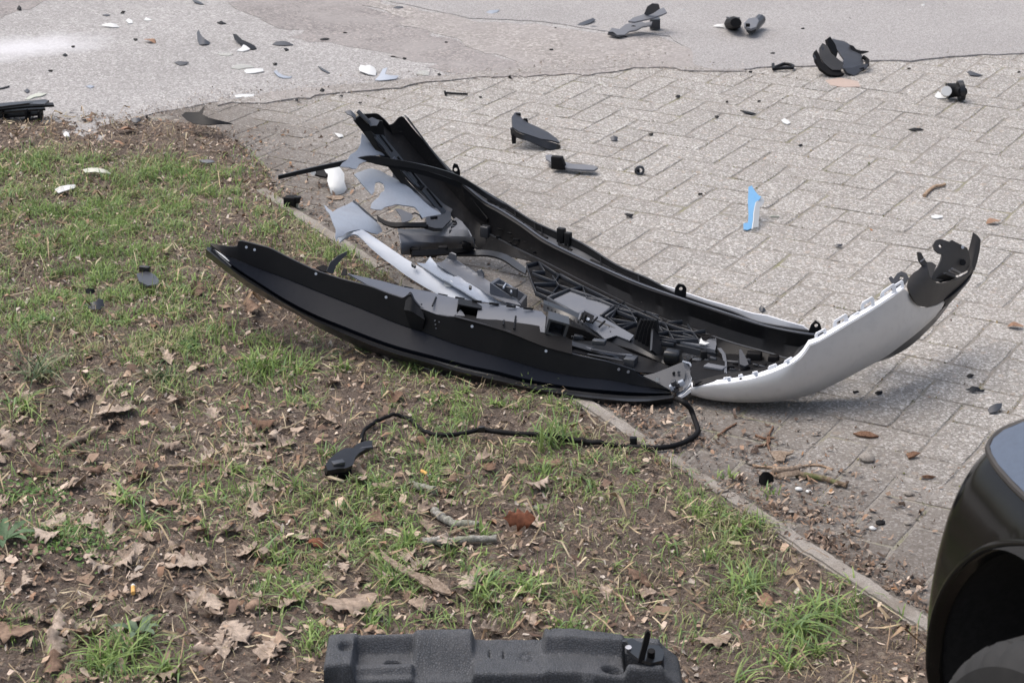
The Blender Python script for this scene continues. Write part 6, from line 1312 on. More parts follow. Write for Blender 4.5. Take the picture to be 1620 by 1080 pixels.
D = [
 ('plastic_shard', 'grey curved fin shaped plastic piece on the edge of the soil and paving', 'plastic piece', [(288, 186), (294, 181), (305, 181), (316, 180), (321, 174), (324, 171), (322, 178), (320, 184), (330, 190), (345, 194), (360, 197), (369, 200), (355, 200), (330, 201), (308, 199), (297, 194)], 'black', .03, .045),
 ('plastic_shard', 'pale sliver with a dark underside near the white powder', 'plastic shard', [(159, 40), (166, 37), (176, 36), (184, 38), (189, 43), (178, 43), (168, 41)], 'white', .004, .012),
 ('plastic_shard', 'tiny white flake right of the long pale sliver', 'plastic shard', [(199, 33), (203, 29), (209, 32), (210, 37), (204, 38)], 'white', .002, .006),
 ('plastic_shard', 'faint white flake on the road, second right of the pale sliver', 'plastic shard', [(228, 32), (231, 28), (236, 30), (241, 32), (233, 33)], 'white', .002, .004),
 ('plastic_shard', 'upright dark triangular shard with a white tip on the pale road', 'plastic shard', [(312, 50), (315, 46), (317, 52), (324, 60), (332, 66), (330, 69), (316, 69), (313, 62)], 'dgrey', .004, .03),
 ('plastic_bar', 'black bent plastic bar lying above a white shard on the pale road', 'plastic piece', [(368, 52), (374, 53), (383, 61), (394, 66), (403, 71), (406, 76), (398, 77), (389, 70), (380, 67), (371, 60)], 'black', .006, .02),
 ('plastic_shard', 'white curved shard under the black bent bar', 'plastic shard', [(387, 66), (391, 70), (398, 73), (394, 78), (384, 81), (374, 80), (382, 75)], 'white', .004, .01),
 ('plastic_shard', 'flat blue grey shard lying by itself right of the black bent bar', 'plastic shard', [(431, 69), (437, 65), (448, 64), (458, 67), (464, 71), (450, 72), (438, 71)], 'dgrey', .003, .010),
 ('plastic_shard', 'small black torn flake near the top left of the dark asphalt', 'plastic shard', [(343, 35), (347, 34), (350, 32), (354, 35), (358, 37), (351, 38), (347, 37)], 'black', .003, .008),
 ('plastic_shard', 'small flat grey oval flake alone in the middle of the pale road', 'plastic shard', [(276, 98), (283, 96), (292, 97), (299, 98), (293, 102), (285, 103)], 'dgrey', .003, .008),
 ('plastic_bar', 'short white rounded bar with a greenish edge on the road', 'plastic piece', [(386, 112), (390, 109), (402, 108), (416, 108), (417, 112), (404, 115), (390, 116)], 'white', .004, .008),
 ('lens_fragment', 'pale translucent lens fragment behind the short white bar', 'lens fragment', [(365, 108), (372, 103), (384, 101), (400, 104), (402, 107), (390, 108), (378, 110)], 'clearish', .002, .004),
 ('broken_clip', 'small white and black broken clip on the pale road', 'clip', [(433, 112), (438, 110), (442, 115), (448, 119), (456, 120), (462, 120), (459, 123), (448, 123), (440, 120)], 'bgrey', .004, .010),
 ('plastic_bar', 'thin dark grey stick shaped piece left of the white shards', 'plastic piece', [(503, 105), (508, 107), (516, 111), (522, 116), (518, 116), (509, 111)], 'dgrey', .003, .004),
 ('plastic_bar', 'flat white bar where the pale road meets the paving', 'plastic piece', [(370, 152), (378, 150), (392, 149), (402, 149), (401, 152), (388, 154), (374, 155)], 'white', .003, .003),
 ('lens_fragment', 'thin frosted strip on the road between the black bent bar and the short white bar', 'lens fragment', [(343, 86), (350, 84), (362, 84), (369, 86), (362, 89), (350, 88)], 'clearish', .002, .003),
 ('plastic_shard', 'tiny black bent bit near the seam of road and paving', 'plastic shard', [(506, 143), (509, 138), (513, 141), (511, 145)], 'black', .004, .010),
 ('plastic_shard', 'grey sliver cut by the top edge of the photo', 'plastic shard', [(304, 0), (311, 1), (318, 4), (323, 7), (316, 7), (308, 4)], 'dgrey', .003, .006),
 ('plastic_shard', 'small black sliver on the edge of the dark asphalt', 'plastic shard', [(506, 62), (513, 60), (521, 61), (517, 63), (509, 64)], 'black', .003, .005),
 ('plastic_shard', 'small black crumb below the flat blue grey shard', 'plastic shard', [(449, 76), (453, 75), (457, 78), (452, 80)], 'black', .004, .006),
 ('plastic_shard', 'broad white shard left of the white Y shaped one', 'plastic shard', [(568, 108), (571, 102), (578, 104), (584, 102), (592, 106), (595, 113), (594, 119), (584, 117), (576, 114), (569, 112)], 'white', .004, .018),
 ('plastic_shard', 'white Y shaped shard on the gritty asphalt', 'plastic shard', [(593, 126), (600, 119), (606, 108), (613, 106), (609, 116), (618, 118), (631, 119), (626, 124), (612, 126), (600, 127)], 'lgrey', .004, .022),
 ('lens_fragment', 'pale flat lens fragment right of the white Y shaped shard', 'lens fragment', [(658, 117), (664, 112), (676, 111), (679, 115), (678, 120), (668, 119)], 'clearish', .003, .004),
 ('plastic_shard', 'small black crumb right of the pale lens fragment', 'plastic shard', [(692, 117), (695, 115), (698, 118), (695, 120)], 'black', .003, .006),
 ('lens_fragment', 'pale greenish curved lens sliver above the black slatted grille piece', 'lens fragment', [(40, 158), (48, 151), (60, 147), (74, 148), (66, 152), (54, 154), (46, 158)], 'cream', .002, .004),
 ('plastic_shard', 'small grey crumb above the pale lens sliver at the left', 'plastic shard', [(38, 143), (43, 140), (47, 143), (43, 147)], 'dgrey', .003, .006),
 ('plastic_bar', 'thin black stick cut by the left edge of the photo', 'plastic piece', [(-4, 140), (5, 138), (15, 135), (15, 137), (5, 140), (-3, 142)], 'black', .003, .003),
 ('plastic_shard', 'black flake on the soil between the two orange leaves', 'plastic shard', [(208, 193), (213, 190), (221, 191), (223, 194), (216, 198), (210, 197)], 'dgrey', .004, .010),
 ('plastic_shard', 'small grey sliver at the top edge above the gritty asphalt', 'plastic shard', [(622, 12), (629, 9), (637, 10), (638, 12), (630, 14)], 'dgrey', .003, .006),
 ('plastic_shard', 'white grey lens shaped shard on the smooth asphalt edge', 'plastic shard', [(769, 19), (775, 16), (790, 15), (786, 19), (776, 22)], 'bgrey', .003, .008),
 ('plastic_bar', 'slim black bar left of the large grey bracket', 'plastic piece', [(912, 40), (918, 36), (928, 32), (938, 28), (942, 31), (934, 36), (922, 40)], 'dgrey', .004, .012),
 ('plastic_shard', 'tiny dark sliver under the slim black bar', 'plastic shard', [(933, 42), (940, 41), (947, 42), (940, 44)], 'dgrey', .002, .003),
 ('plastic_shard', 'white curved rim beside the small black bowl on the smooth asphalt', 'plastic shard', [(1128, 41), (1135, 38), (1144, 37), (1152, 42), (1150, 45), (1142, 42)], 'white', .004, .014),
 ('plastic_shard', 'small black and grey flake at the right on the pavers', 'plastic shard', [(1530, 113), (1535, 111), (1544, 114), (1555, 118), (1547, 119), (1536, 118)], 'dgrey', .004, .010),
 ('plastic_shard', 'white flake in front of the small camera housing clip', 'plastic shard', [(1479, 152), (1484, 144), (1490, 148), (1499, 152), (1496, 155), (1484, 155)], 'white', .003, .012),
 ('plastic_bar', 'thin black pin lying on the pavers right of the large housing piece', 'pin', [(1171, 175), (1180, 176), (1190, 178), (1196, 180), (1188, 181), (1178, 178)], 'black', .003, .004),
 ('plastic_shard', 'small white oval flake on the pavers above the blue strip', 'plastic shard', [(1236, 190), (1241, 187), (1247, 190), (1250, 195), (1245, 197), (1239, 194)], 'white', .002, .005),
 ('plastic_shard', 'slim black sliver on the pavers with a tuft of moss behind', 'plastic shard', [(1437, 204), (1446, 202), (1457, 203), (1461, 205), (1448, 206)], 'black', .003, .005),
 ('plastic_shard', 'flat white chip on the pavers left of the wheel arch tip', 'plastic shard', [(1473, 342), (1480, 340), (1491, 341), (1491, 344), (1482, 346), (1475, 345)], 'white', .002, .004),
 ('plastic_shard', 'cream chip on the pavers right of the blue strip', 'plastic shard', [(1217, 341), (1224, 340), (1233, 341), (1231, 343), (1222, 343)], 'cream', .002, .006),
 ('plastic_shard', 'grey oval chip on the pavers below the blue strip', 'plastic shard', [(1319, 387), (1324, 385), (1333, 385), (1331, 388), (1324, 390)], 'dgrey', .003, .006),
 ('plastic_shard', 'small dark upright crumb between the bumper rim and the pavers', 'plastic shard', [(1202, 486), (1205, 480), (1208, 484), (1211, 489), (1204, 491)], 'dgrey', .004, .012),
 ('plastic_shard', 'small grey square chip on the pavers right of the black housing pieces', 'plastic shard', [(966, 217), (971, 214), (977, 216), (976, 221), (968, 222)], 'dgrey', .003, .010),
 ('plastic_shard', 'little dark crumb on the pavers below the round clip', 'plastic shard', [(988, 338), (993, 337), (1002, 339), (999, 343), (992, 341)], 'black', .003, .006),
 ('plastic_shard', 'black jagged flake on the pavers below the wheel arch tip', 'plastic shard', [(1527, 613), (1534, 611), (1538, 608), (1546, 609), (1552, 613), (1558, 613), (1555, 617), (1545, 616), (1540, 618), (1532, 615)], 'satin', .004, .012),
 ('plastic_shard', 'smooth black leaf shaped flake on the pavers above the parked car', 'plastic shard', [(1563, 648), (1567, 642), (1575, 638), (1585, 636), (1584, 644), (1576, 650), (1566, 652)], 'dgrey', .004, .010),
 ('plastic_shard', 'tiny black flake just above the jagged one', 'plastic shard', [(1529, 593), (1534, 590), (1541, 592), (1538, 595), (1532, 595)], 'black', .003, .005),
 ('round_plug', 'round black rubber cap standing on the litter beside the mossy twig', 'cap', [(1202, 756), (1203, 746), (1209, 739), (1216, 739), (1222, 745), (1223, 753), (1217, 759), (1208, 760)], 'rubber', .006, .030),
 ('rubber_plug', 'small oblong black plug on the pavers in front of the parked car', 'plug', [(1386, 822), (1391, 820), (1400, 821), (1400, 825), (1390, 827), (1386, 825)], 'rubber', .006, .004),
 ('plastic_strip', 'short white strip lying on the grass at the upper left', 'plastic piece', [(87, 304), (94, 300), (107, 297), (119, 296), (119, 301), (106, 305), (93, 309)], 'white', .012, .012),
 ('lens_fragment', 'long cloudy curved lens strip on the grass above the white strip', 'lens fragment', [(132, 275), (140, 273), (155, 273), (168, 276), (177, 282), (166, 281), (150, 279), (136, 280)], 'cream', .012, .012),
 ('plastic_shard', 'small dark clip left of the black bracket on the grass', 'clip', [(136, 458), (140, 455), (148, 457), (150, 462), (144, 465), (137, 463)], 'black', .012, .014),
 ('plastic_bracket', 'grey broken bracket on the grass at the left below the dark clip', 'bracket', [(134, 479), (142, 476), (152, 474), (155, 469), (162, 472), (164, 482), (158, 487), (146, 487), (137, 483)], 'dgrey', .014, .022),
 ('plastic_shard', 'little white chip on the soil edge at the upper left', 'plastic shard', [(101, 217), (105, 213), (109, 216), (110, 221), (103, 221)], 'white', .004, .008),
 ('plastic_shard', 'grey strip in the litter where the kerb begins', 'plastic shard', [(314, 255), (324, 254), (336, 255), (340, 258), (328, 260), (318, 258)], 'mgrey', .006, .008),
 ('plastic_shard', 'white flake on the pavers above the long trim blade', 'plastic shard', [(529, 209), (534, 210), (541, 212), (543, 215), (536, 216)], 'white', .004, .008),
 ('plastic_shard', 'tiny black crumb on the pavers left of the bumper tip', 'plastic shard', [(467, 158), (470, 155), (474, 157), (472, 160)], 'black', .003, .006),
 ('plastic_shard', 'small pale rectangle at the top left edge of the dark asphalt strip', 'plastic shard', [(162, 24), (168, 23), (174, 24), (170, 26)], 'dgrey', .002, .003),
 ('plastic_shard', 'tiny black upright bit at the top left of the photo', 'plastic shard', [(27, 14), (30, 8), (33, 12), (33, 16)], 'black', .004, .012),
 ('plastic_shard', 'tiny black upright bit left of the black torn flake', 'plastic shard', [(191, 21), (194, 17), (198, 18), (196, 21)], 'black', .003, .008),
 ('plastic_shard', 'tiny pale blue chip on the road above the fin shaped piece', 'plastic shard', [(136, 137), (142, 135), (149, 137), (143, 140)], 'bgrey', .002, .003),
 ('plastic_shard', 'small dark crumb at the left in the white powder', 'plastic shard', [(99, 87), (103, 84), (107, 87), (102, 89)], 'black', .003, .005),
]
for d in D: piece(*d[:4], d[4], lift=d[5], rise=d[6])
# small scattered specks of black plastic: each a thing of its own, all alike
for k, (u, v) in enumerate([(80, 111), (214, 62), (116, 73), (435, 101), (546, 51), (706, 66), (640, 92), (540, 151), (570, 161), (872, 78), (879, 43), (1073, 152), (1081, 15), (1345, 28), (1270, 45), (1223, 84), (1170, 43), (1187, 113), (1438, 107), (1150, 160), (1201, 159), (1134, 184), (1266, 229), (1108, 306), (1326, 506), (1354, 618), (1391, 620), (1030, 212), (1440, 15), (1460, 8), (1267, 88), (1380, 90), (1612, 113), (990, 57), (760, 152)]):
    s = random.uniform(1.5, 3.2) * (1 + v / 700); pts_ = [(u + s * math.cos(a) * random.uniform(.7, 1.3), v + s * .6 * math.sin(a) * random.uniform(.6, 1.2)) for a in (0, 1.1, 2.1, 3.2, 4.2, 5.3)]
    white = k in (28, 29, 31, 12, 30)
    piece('debris_crumb', 'tiny white crumb of broken plastic on the asphalt' if white else 'tiny black crumb of broken plastic on the road surface', 'plastic crumb', pts_, 'white' if white else 'black', .003, .006, group='white crumbs scattered over the road' if white else 'black crumbs scattered over the road')

# black slatted grille piece at the left edge
e = empty('slatted_grille_piece', tuple(Pz(40, 184)), 'black slatted grille fragment cut by the left edge of the photo', 'grille piece')
for k, q in enumerate([[(-40, 170), (30, 164), (72, 160), (78, 162), (34, 168), (-40, 176)], [(-40, 172), (34, 168), (84, 165), (86, 169), (40, 172), (-40, 180)], [(-40, 178), (30, 171), (70, 171), (72, 175), (30, 178), (-40, 186)], [(-40, 183), (10, 177), (45, 175), (66, 176), (67, 183), (45, 185), (12, 187), (-40, 188)]]):
    kid(e, 'slat', q, 'black' if k % 2 else 'satin', .055 - k * .013, .006, .007)
for u in (8, 44, 64): box('slat_bridge', Pz(u, 181, .022), (.004, 0, 0), (0, .03, 0), (0, 0, .018), 'rubber', e)
kid(e, 'slat', [(46, 166), (56, 163), (76, 161), (70, 166)], 'dgrey', .07, .0)

# large grey bracket at the top
e = empty('large_bracket', tuple(Pz(1008, 52)), 'large grey bent plastic bracket on the smooth asphalt at the top', 'bracket')
kid(e, 'bracket_plate', [(963, 52), (968, 46), (980, 48), (990, 40), (1000, 38), (1012, 35), (1020, 38), (1032, 36), (1030, 42), (1016, 44), (1008, 49), (996, 51), (988, 57), (976, 57), (970, 52)], 'mgrey', .012, .03, .005)
kid(e, 'bracket_arm', [(994, 36), (1002, 30), (1018, 25), (1034, 20), (1050, 14), (1055, 22), (1046, 26), (1034, 30), (1020, 33), (1004, 37)], 'mgrey', .06, .03, .006)
kid(e, 'bracket_ear', [(1019, 22), (1024, 10), (1032, 5), (1042, 6), (1044, 13), (1034, 20), (1024, 24)], 'dgrey', .08, .05, .005)
box('bracket_boss', Pz(1036, 37, .03), (.02, 0, 0), (0, .02, 0), (0, 0, .02), 'dgrey', e); disc('bracket_hole', Pz(1002, 44, .03), (0, -.4, 1), .010, .004, 'rubber', e)
kid(e, 'bracket_tip', [(961, 55), (964, 50), (976, 54), (988, 58), (978, 60)], 'black', .01, .01)

# black bowl and tube
e = empty('broken_socket', tuple(Pz(1160, 40)), 'small black cup shaped socket with ribbed rim on the smooth asphalt', 'socket')
bm = bmesh.new(); tube_bm(bm, [Pz(1158, 39, .01), Pz(1160, 37, .035), Pz(1164, 36, .06)], [.032, .034, .022], 12, .8); from_bm('socket_cup', bm, 'rubber', e)
for k in range(3): tube('socket_rim', [Pz(1150, 36 - k * 4, .03 + .014 * k), Pz(1156, 38 - k * 4, .034 + .014 * k), Pz(1164, 38 - k * 4, .034 + .014 * k), Pz(1169, 35 - k * 3, .03 + .014 * k)], .0045, 'dgrey', e, 6)
e = empty('hinge_fragment', tuple(Pz(1190, 48)), 'dark grey hinge like tube piece right of the cup shaped socket', 'plastic piece')
tube('hinge_tube', [Pz(1188, 46, .03), Pz(1196, 38, .035), Pz(1203, 31, .04)], .022, 'dgrey', e, 10)
kid(e, 'hinge_plate', [(1177, 40), (1184, 33), (1196, 31), (1200, 36), (1196, 46), (1188, 49), (1178, 46)], 'mgrey', .035, .02, .01)
box('hinge_pin', Pz(1183, 40, .06), (.008, 0, 0), (0, .008, 0), (0, 0, .006), 'rubber', e)

# big black housing
e = empty('lamp_housing', tuple(Pz(1330, 118)), 'large black broken lamp housing at the seam between smooth asphalt and paving', 'lamp housing')
Yh_ = Pz(1330, 118).y
sheet('housing_shell', [(1316, 62), (1322, 64), (1334, 68), (1346, 74), (1356, 82), (1364, 92), (1365, 102), (1358, 108), (1346, 110), (1336, 114), (1330, 108), (1334, 96), (1326, 84), (1318, 76)], [(1316, 62, Yh_ + .18), (1364, 92, Yh_ + .1), (1336, 114, Yh_), (1346, 74, Yh_ + .2)], 'dgrey', e, cell=9, thick=.006, wob=.006)
sheet('housing_fin', [(1305, 64), (1310, 60), (1318, 72), (1322, 84), (1320, 92), (1314, 86), (1308, 76)], [(1305, 64, Yh_ + .07), (1320, 92, Yh_ + .05), (1310, 60, Yh_ + .08)], 'black', e, cell=8, thick=.016)
sheet('housing_fin', [(1295, 78), (1300, 71), (1308, 76), (1314, 90), (1326, 100), (1334, 106), (1330, 116), (1316, 116), (1302, 104), (1296, 92)], [(1295, 78, Yh_ + .05), (1334, 106, Yh_ - .01), (1302, 104, Yh_ - .01)], 'satin', e, cell=8, thick=.014, wob=.006)
sheet('housing_base', [(1286, 86), (1290, 82), (1294, 90), (1298, 102), (1310, 112), (1326, 116), (1334, 120), (1322, 124), (1308, 121), (1296, 112), (1288, 98)], [(1286, 86, Yh_ + .02), (1334, 120, Yh_ - .03), (1310, 116, Yh_ - .03)], 'rubber', e, cell=8, thick=.016, wob=.006)
sheet('housing_base', [(1334, 112), (1346, 110), (1360, 106), (1372, 104), (1370, 110), (1358, 116), (1350, 122), (1338, 118)], [(1334, 112, Yh_ - .01), (1372, 104, Yh_ + .05), (1350, 122, Yh_ - .02)], 'dgrey', e, cell=8, thick=.01, wob=.004)
tube('housing_rim', [Py(1365, 90, Yh_ + .1), Py(1372, 95, Yh_ + .09), Py(1372, 103, Yh_ + .06), Py(1364, 110, Yh_ + .02), Py(1350, 114, Yh_)], .008, 'rubber', e, 7)
sheet('housing_arm', [(1344, 73), (1349, 74), (1354, 80), (1362, 82), (1374, 83), (1364, 86), (1354, 86), (1346, 80)], [(1344, 73, Yh_ + .16), (1374, 83, Yh_ + .14), (1354, 86, Yh_ + .14)], 'black', e, cell=8, thick=.012)
tube('housing_rib', [Py(1300, 74, Yh_ + .04), Py(1306, 90, Yh_ + .02), Py(1316, 102, Yh_)], .005, 'dgrey', e, 6)
tube('housing_rib', [Py(1287, 88, Yh_), Py(1296, 104, Yh_ - .02), Py(1312, 118, Yh_ - .03)], .005, 'dgrey', e, 6)
o = flat('dried_stain', gpoly([(1306, 128), (1330, 124), (1358, 130), (1362, 138), (1336, 139), (1314, 136)]), .0022, 'pink', .006); o['kind'] = 'structure'
# black wire loop
tube('wire_loop', [Pz(*q, .010) for q in [(1223, 102), (1224, 110), (1232, 109), (1244, 108), (1254, 108), (1255, 105), (1250, 102), (1240, 101), (1230, 105), (1224, 108)]], .006, 'black', None, 7)
tag(bpy.data.objects['wire_loop'], 'black wire loop lying left of the big black lamp housing', 'wire')

# small camera-like housing at right
e = empty('sensor_housing', tuple(Pz(1510, 148)), 'small black sensor housing with a white button on the pavers at the right', 'sensor housing')
tube('sensor_body', [Pz(1498, 144, .03), Pz(1508, 143, .032), Pz(1518, 143, .034)], [.028, .026, .024], 'black', e, 12)
tube('sensor_ring', [Pz(1516, 144, .036), Pz(1524, 143, .038)], [.036, .036], 'satin', e, 14); disc('sensor_cup', Pz(1520, 145, .038), (.2, -1, .2), .018, .016, 'rubber', e, 12)
disc('sensor_button', Pz(1497, 145, .034), (-.1, -1, .5), .018, .010, 'white', e, 14)

# housing pieces beside the bumper
e = empty('dark_housing_piece', tuple(Pz(846, 236)), 'long dark grey curved housing piece with a black underside on the pavers', 'housing piece')
Y0 = Pz(846, 238).y
sheet('housing_top', [(809, 187), (814, 180), (822, 180), (824, 188), (834, 196), (850, 203), (866, 211), (880, 221), (885, 228), (872, 224), (856, 222), (838, 216), (820, 210), (810, 203)], [(809, 187, Y0 + .10), (824, 186, Y0 + .14), (885, 228, Y0 + .03), (838, 216, Y0 + .02), (810, 203, Y0 + .04)], 'dgrey', e, cell=8, thick=.005)
loft('housing_side', [[(809, 202, Y0 + .04), (820, 210, Y0 + .025), (838, 216, Y0 + .02), (856, 222, Y0 + .02), (872, 226, Y0 + .02), (885, 229, Y0 + .03)], [(810, 213, Y0 + .04), (820, 218, Y0 + .025), (838, 225, Y0 + .01), (856, 233, Y0 + .005), (872, 238, Y0 + .005), (885, 239, Y0 + .03)]], 'satin', e, n=24, thick=.006)
sheet('housing_leg', [(809, 212), (817, 215), (816, 226), (810, 226)], [(809, 212, Y0 + .035)], 'rubber', e, thick=.012, cell=0); sheet('housing_tab', [(828, 187), (834, 187), (836, 194), (829, 194)], [(828, 187, Y0 + .12)], 'rubber', e, thick=.008, cell=0)
sheet('housing_tab', [(816, 179), (824, 179), (824, 184), (817, 184)], [(816, 179, Y0 + .14)], 'black', e, thick=.006, cell=0)
e = empty('flat_bracket', tuple(Pz(905, 268)), 'flat grey bracket with an upright black block on the pavers below the housing piece', 'bracket')
kid(e, 'bracket_strip', [(863, 248), (872, 247), (882, 252), (892, 258), (904, 262), (920, 263), (938, 264), (946, 268), (940, 272), (922, 271), (900, 269), (886, 264), (872, 259), (864, 254)], 'mgrey', .012, .008, .006)
box('bracket_block', Pz(883, 257, .030), (.022, -.006, 0), (.004, .014, 0), (-.004, 0, .020), 'rubber', e, taper=.75)
e = empty('round_clip', tuple(Pz(1012, 270)), 'small dark ring clip standing on the pavers', 'clip')
tube('clip_ring', [Pz(1012, 269, .012) + Vector((.012 * math.cos(a), -.004, .012 * math.sin(a))) for a in [x * .52 for x in range(13)]], .0045, 'dgrey', e, 6); box('clip_foot', Pz(1008, 270, .008), (.008, 0, 0), (0, .01, 0), (0, 0, .006), 'black', e)
e = empty('long_pin', tuple(Pz(712, 148)), 'long thin black pin with a knob on the seam above the bumper tip', 'pin')
tube('pin_shaft', [Pz(706, 147, .008), Pz(716, 148, .006), Pz(740, 149, .006)], .004, 'black', e, 6); tube('pin_knob', [Pz(703, 148, .008), Pz(706, 147, .010)], .010, 'black', e, 8)

# blue and white strip
e = empty('blue_strip', tuple(Pz(1188, 362)), 'torn blue plastic strip with a white inner edge standing on the pavers', 'plastic strip')
Y0 = Pz(1186, 364).y
sheet('blue_face', [(1184, 297), (1189, 295), (1194, 303), (1199, 309), (1204, 312), (1200, 318), (1195, 320), (1192, 335), (1191, 350), (1189, 362), (1182, 365), (1176, 364), (1176, 354), (1183, 353), (1184, 340), (1183, 320)], [(1184, 297, Y0 + .13), (1204, 312, Y0 + .11), (1180, 364, Y0), (1191, 350, Y0 + .02)], 'blue', e, cell=7, thick=.003, wob=.002)
sheet('white_lining', [(1204, 311), (1208, 316), (1207, 322), (1201, 328), (1200, 340), (1199, 352), (1199, 360), (1193, 360), (1189, 363), (1191, 350), (1192, 335), (1195, 320)], [(1204, 311, Y0 + .12), (1199, 360, Y0 + .005), (1191, 350, Y0 + .01)], 'white', e, cell=7, thick=.003, wob=.002)

# white crumpled piece and dark clip by the trim blade
e = empty('white_casing', tuple(Pz(532, 308)), 'white crumpled plastic casing under the long trim blade', 'casing')
Y0 = Pz(532, 308).y
sheet('casing_shell', [(511, 268), (522, 264), (532, 264), (538, 270), (543, 277), (543, 290), (546, 300), (542, 306), (534, 307), (526, 308), (523, 298), (519, 288), (520, 278), (514, 272)], [(511, 268, Y0 + .13), (543, 277, Y0 + .10), (526, 308, Y0), (546, 300, Y0 + .03), (519, 288, Y0 + .03), (532, 264, Y0 + .15)], 'white', e, cell=6, thick=.006, wob=.006)
sheet('casing_bracket', [(495, 273), (503, 272), (512, 270), (519, 277), (517, 283), (506, 281), (497, 278)], [(495, 273, Y0 + .12), (519, 277, Y0 + .08), (506, 281, Y0 + .08)], 'rubber', e, cell=0, thick=.008); disc('casing_knob', Py(496, 274, Y0 + .10), (0, -1, .3), .008, .006, 'white', e, 10)
piece('bark_flake', 'dark brown flat bark flake in front of the white casing', 'bark', [(517, 312), (526, 309), (538, 309), (545, 311), (540, 315), (526, 316)], 'bark', .003, .004)
e = empty('black_clip', tuple(Pz(464, 323)), 'black square clip with a white insert beside the start of the kerb', 'clip')
box('clip_body', Pz(460, 320, .02), (.017, -.004, 0), (.004, .014, 0), (0, 0, .018), 'rubber', e); box('clip_insert', Pz(469, 320, .018), (.006, 0, 0), (0, .012, 0), (0, 0, .014), 'cream', e); box('clip_wing', Pz(470, 316, .03), (.010, -.002, 0), (.001, .008, 0), (.002, 0, .010), 'black', e)
# bracket on the grass
c = Pz(232, 450); c.z = float(soil_h(c.x, c.y)) + .01
e = empty('black_bracket', tuple(c), 'black boxy plastic bracket lying on the grass left of the long strip', 'bracket')
sheet('bracket_floor', [(216, 436), (234, 432), (245, 438), (252, 446), (250, 453), (234, 455), (220, 448)], lambda u, v: c.z + .012, 'dgrey', e, cell=0, thick=.006, mode='z')
open_box('bracket_box', [(216, 434), (236, 432), (244, 447), (222, 450)], c.y - .01, c.y + .05, .02, 'edge', e)
box('bracket_rib', Vector((c.x - .004, c.y + .012, c.z + .022)), (.014, -.004, 0), (.002, .006, 0), (0, 0, .008), 'satin', e)

# ------------------------------------------------------------------ sticks, bark, cigarette ends
def stick(label, pts, r, mat, name='stick', taper=.75, on=True, kink=.0025):
    P = pline([(u, v, 0) for u, v in pts], 22, 'z'); q = []
    for i, p in enumerate(P):
        z = (float(soil_h(p.x, p.y)) if on else 0) + r * .9 + .004 * on; q.append(Vector((p.x, p.y, z)) + Vector((noise.noise(p * 31), noise.noise(p * 37 + Vector((3, 1, 0))), noise.noise(p * 33 + Vector((9, 1, 0))) * .5)) * kink)
    rr = [r * (1 - (1 - taper) * i / 21) * (1 + .12 * math.sin(i * 1.9)) for i in range(22)]
    bm = bmesh.new(); tube_bm(bm, q, rr, 9); o = from_bm(name, bm, mat, None, ang=60); tag(o, label, 'stick'); return o
stick('thick pale brown stick lying on the grass at the far left', [(101, 708), (120, 698), (145, 687), (162, 679)], .0085, 'bark')
stick('thick grey stick with a cut end in the middle of the verge', [(686, 817), (700, 826), (720, 834), (742, 836), (756, 842)], .0095, 'birch')
stick('long pale stick with a lichen tuft lying half hidden in grass', [(668, 862), (700, 862), (740, 863), (786, 862)], .008, 'birch', taper=.9)
stick('short knobbly grey stick below the orange cigarette end', [(651, 771), (664, 776), (678, 779), (688, 786)], .009, 'birch', taper=.9)
stick('mossy green twig lying on the pavers beside the rubber cap', [(1258, 753), (1280, 757), (1305, 762), (1325, 768), (1339, 772)], .0075, 'mossbark', on=False)
stick('broken brown twig pressed against the rubber cap', [(1222, 750), (1240, 748), (1258, 746), (1266, 742)], .008, 'bark', on=False)
stick('thin straw coloured twig behind the mossy green twig', [(1190, 738), (1222, 741), (1252, 741), (1290, 737), (1318, 744)], .003, 'tan', on=False)
stick('curved tan stick lying alone on the pavers at the upper right', [(1462, 312), (1468, 306), (1478, 298), (1490, 296), (1495, 294)], .006, 'tan', on=False)
stick('thin bare twig right of the foam block crossing the soil', [(965, 930), (985, 955), (1005, 990)], .0025, 'tan')
stick('thin bare twig lying nearly flat above the foam bracket', [(900, 918), (940, 930), (980, 945), (1015, 962)], .0022, 'bark')
stick('thin straw twig slanting above the notch of the foam block', [(805, 1000), (820, 990), (835, 974)], .0028, 'tan')
stick('dry twig lying left of the clover patch', [(115, 834), (130, 833), (152, 832)], .006, 'bark')
stick('short pale straw stem below the conduit', [(928, 718), (937, 730), (946, 744)], .0025, 'tan')
stick('thin pale stem at the lower right of the verge', [(1176, 985), (1184, 998), (1190, 1007)], .003, 'tan')
stick('dark twig poking from the litter at the left', [(265, 738), (300, 740), (350, 742)], .004, 'bark')
for k, q in enumerate([[(1136, 690), (1150, 680), (1165, 671)], [(1195, 708), (1216, 702), (1217, 690), (1222, 676)], [(1217, 712), (1214, 700), (1215, 690)], [(1195, 690), (1210, 695), (1225, 694)]]):
    stick(['short rust coloured strip in the shadow under the silver corner', 'upright curl of rust coloured bark under the silver corner', 'rust coloured bark strip standing below the bark curl', 'flat rust coloured bark strip crossing the bark curl'][k], q, .003, 'redbark', 'bark_strip', on=False)
def bark_plate(name, label, out, mat, lift=.004, rise=.01, cat='bark'): return piece(name, label, cat, out, mat, lift, rise, thick=.005, wob=.004)
bark_plate('bark_piece', 'long narrow strip of pale bark slanting through the middle of the verge', [(601, 868), (612, 880), (635, 892), (655, 905), (668, 912), (690, 918), (708, 930), (716, 942), (704, 940), (688, 934), (668, 926), (650, 912), (628, 900), (606, 884)], 'bark', .006, .012)
bark_plate('bark_piece', 'bent pale bark piece lying on the litter under the silver corner', [(1218, 714), (1232, 712), (1248, 714), (1256, 710), (1254, 716), (1244, 718), (1240, 728), (1230, 728), (1222, 720)], 'bark', .004, .01)
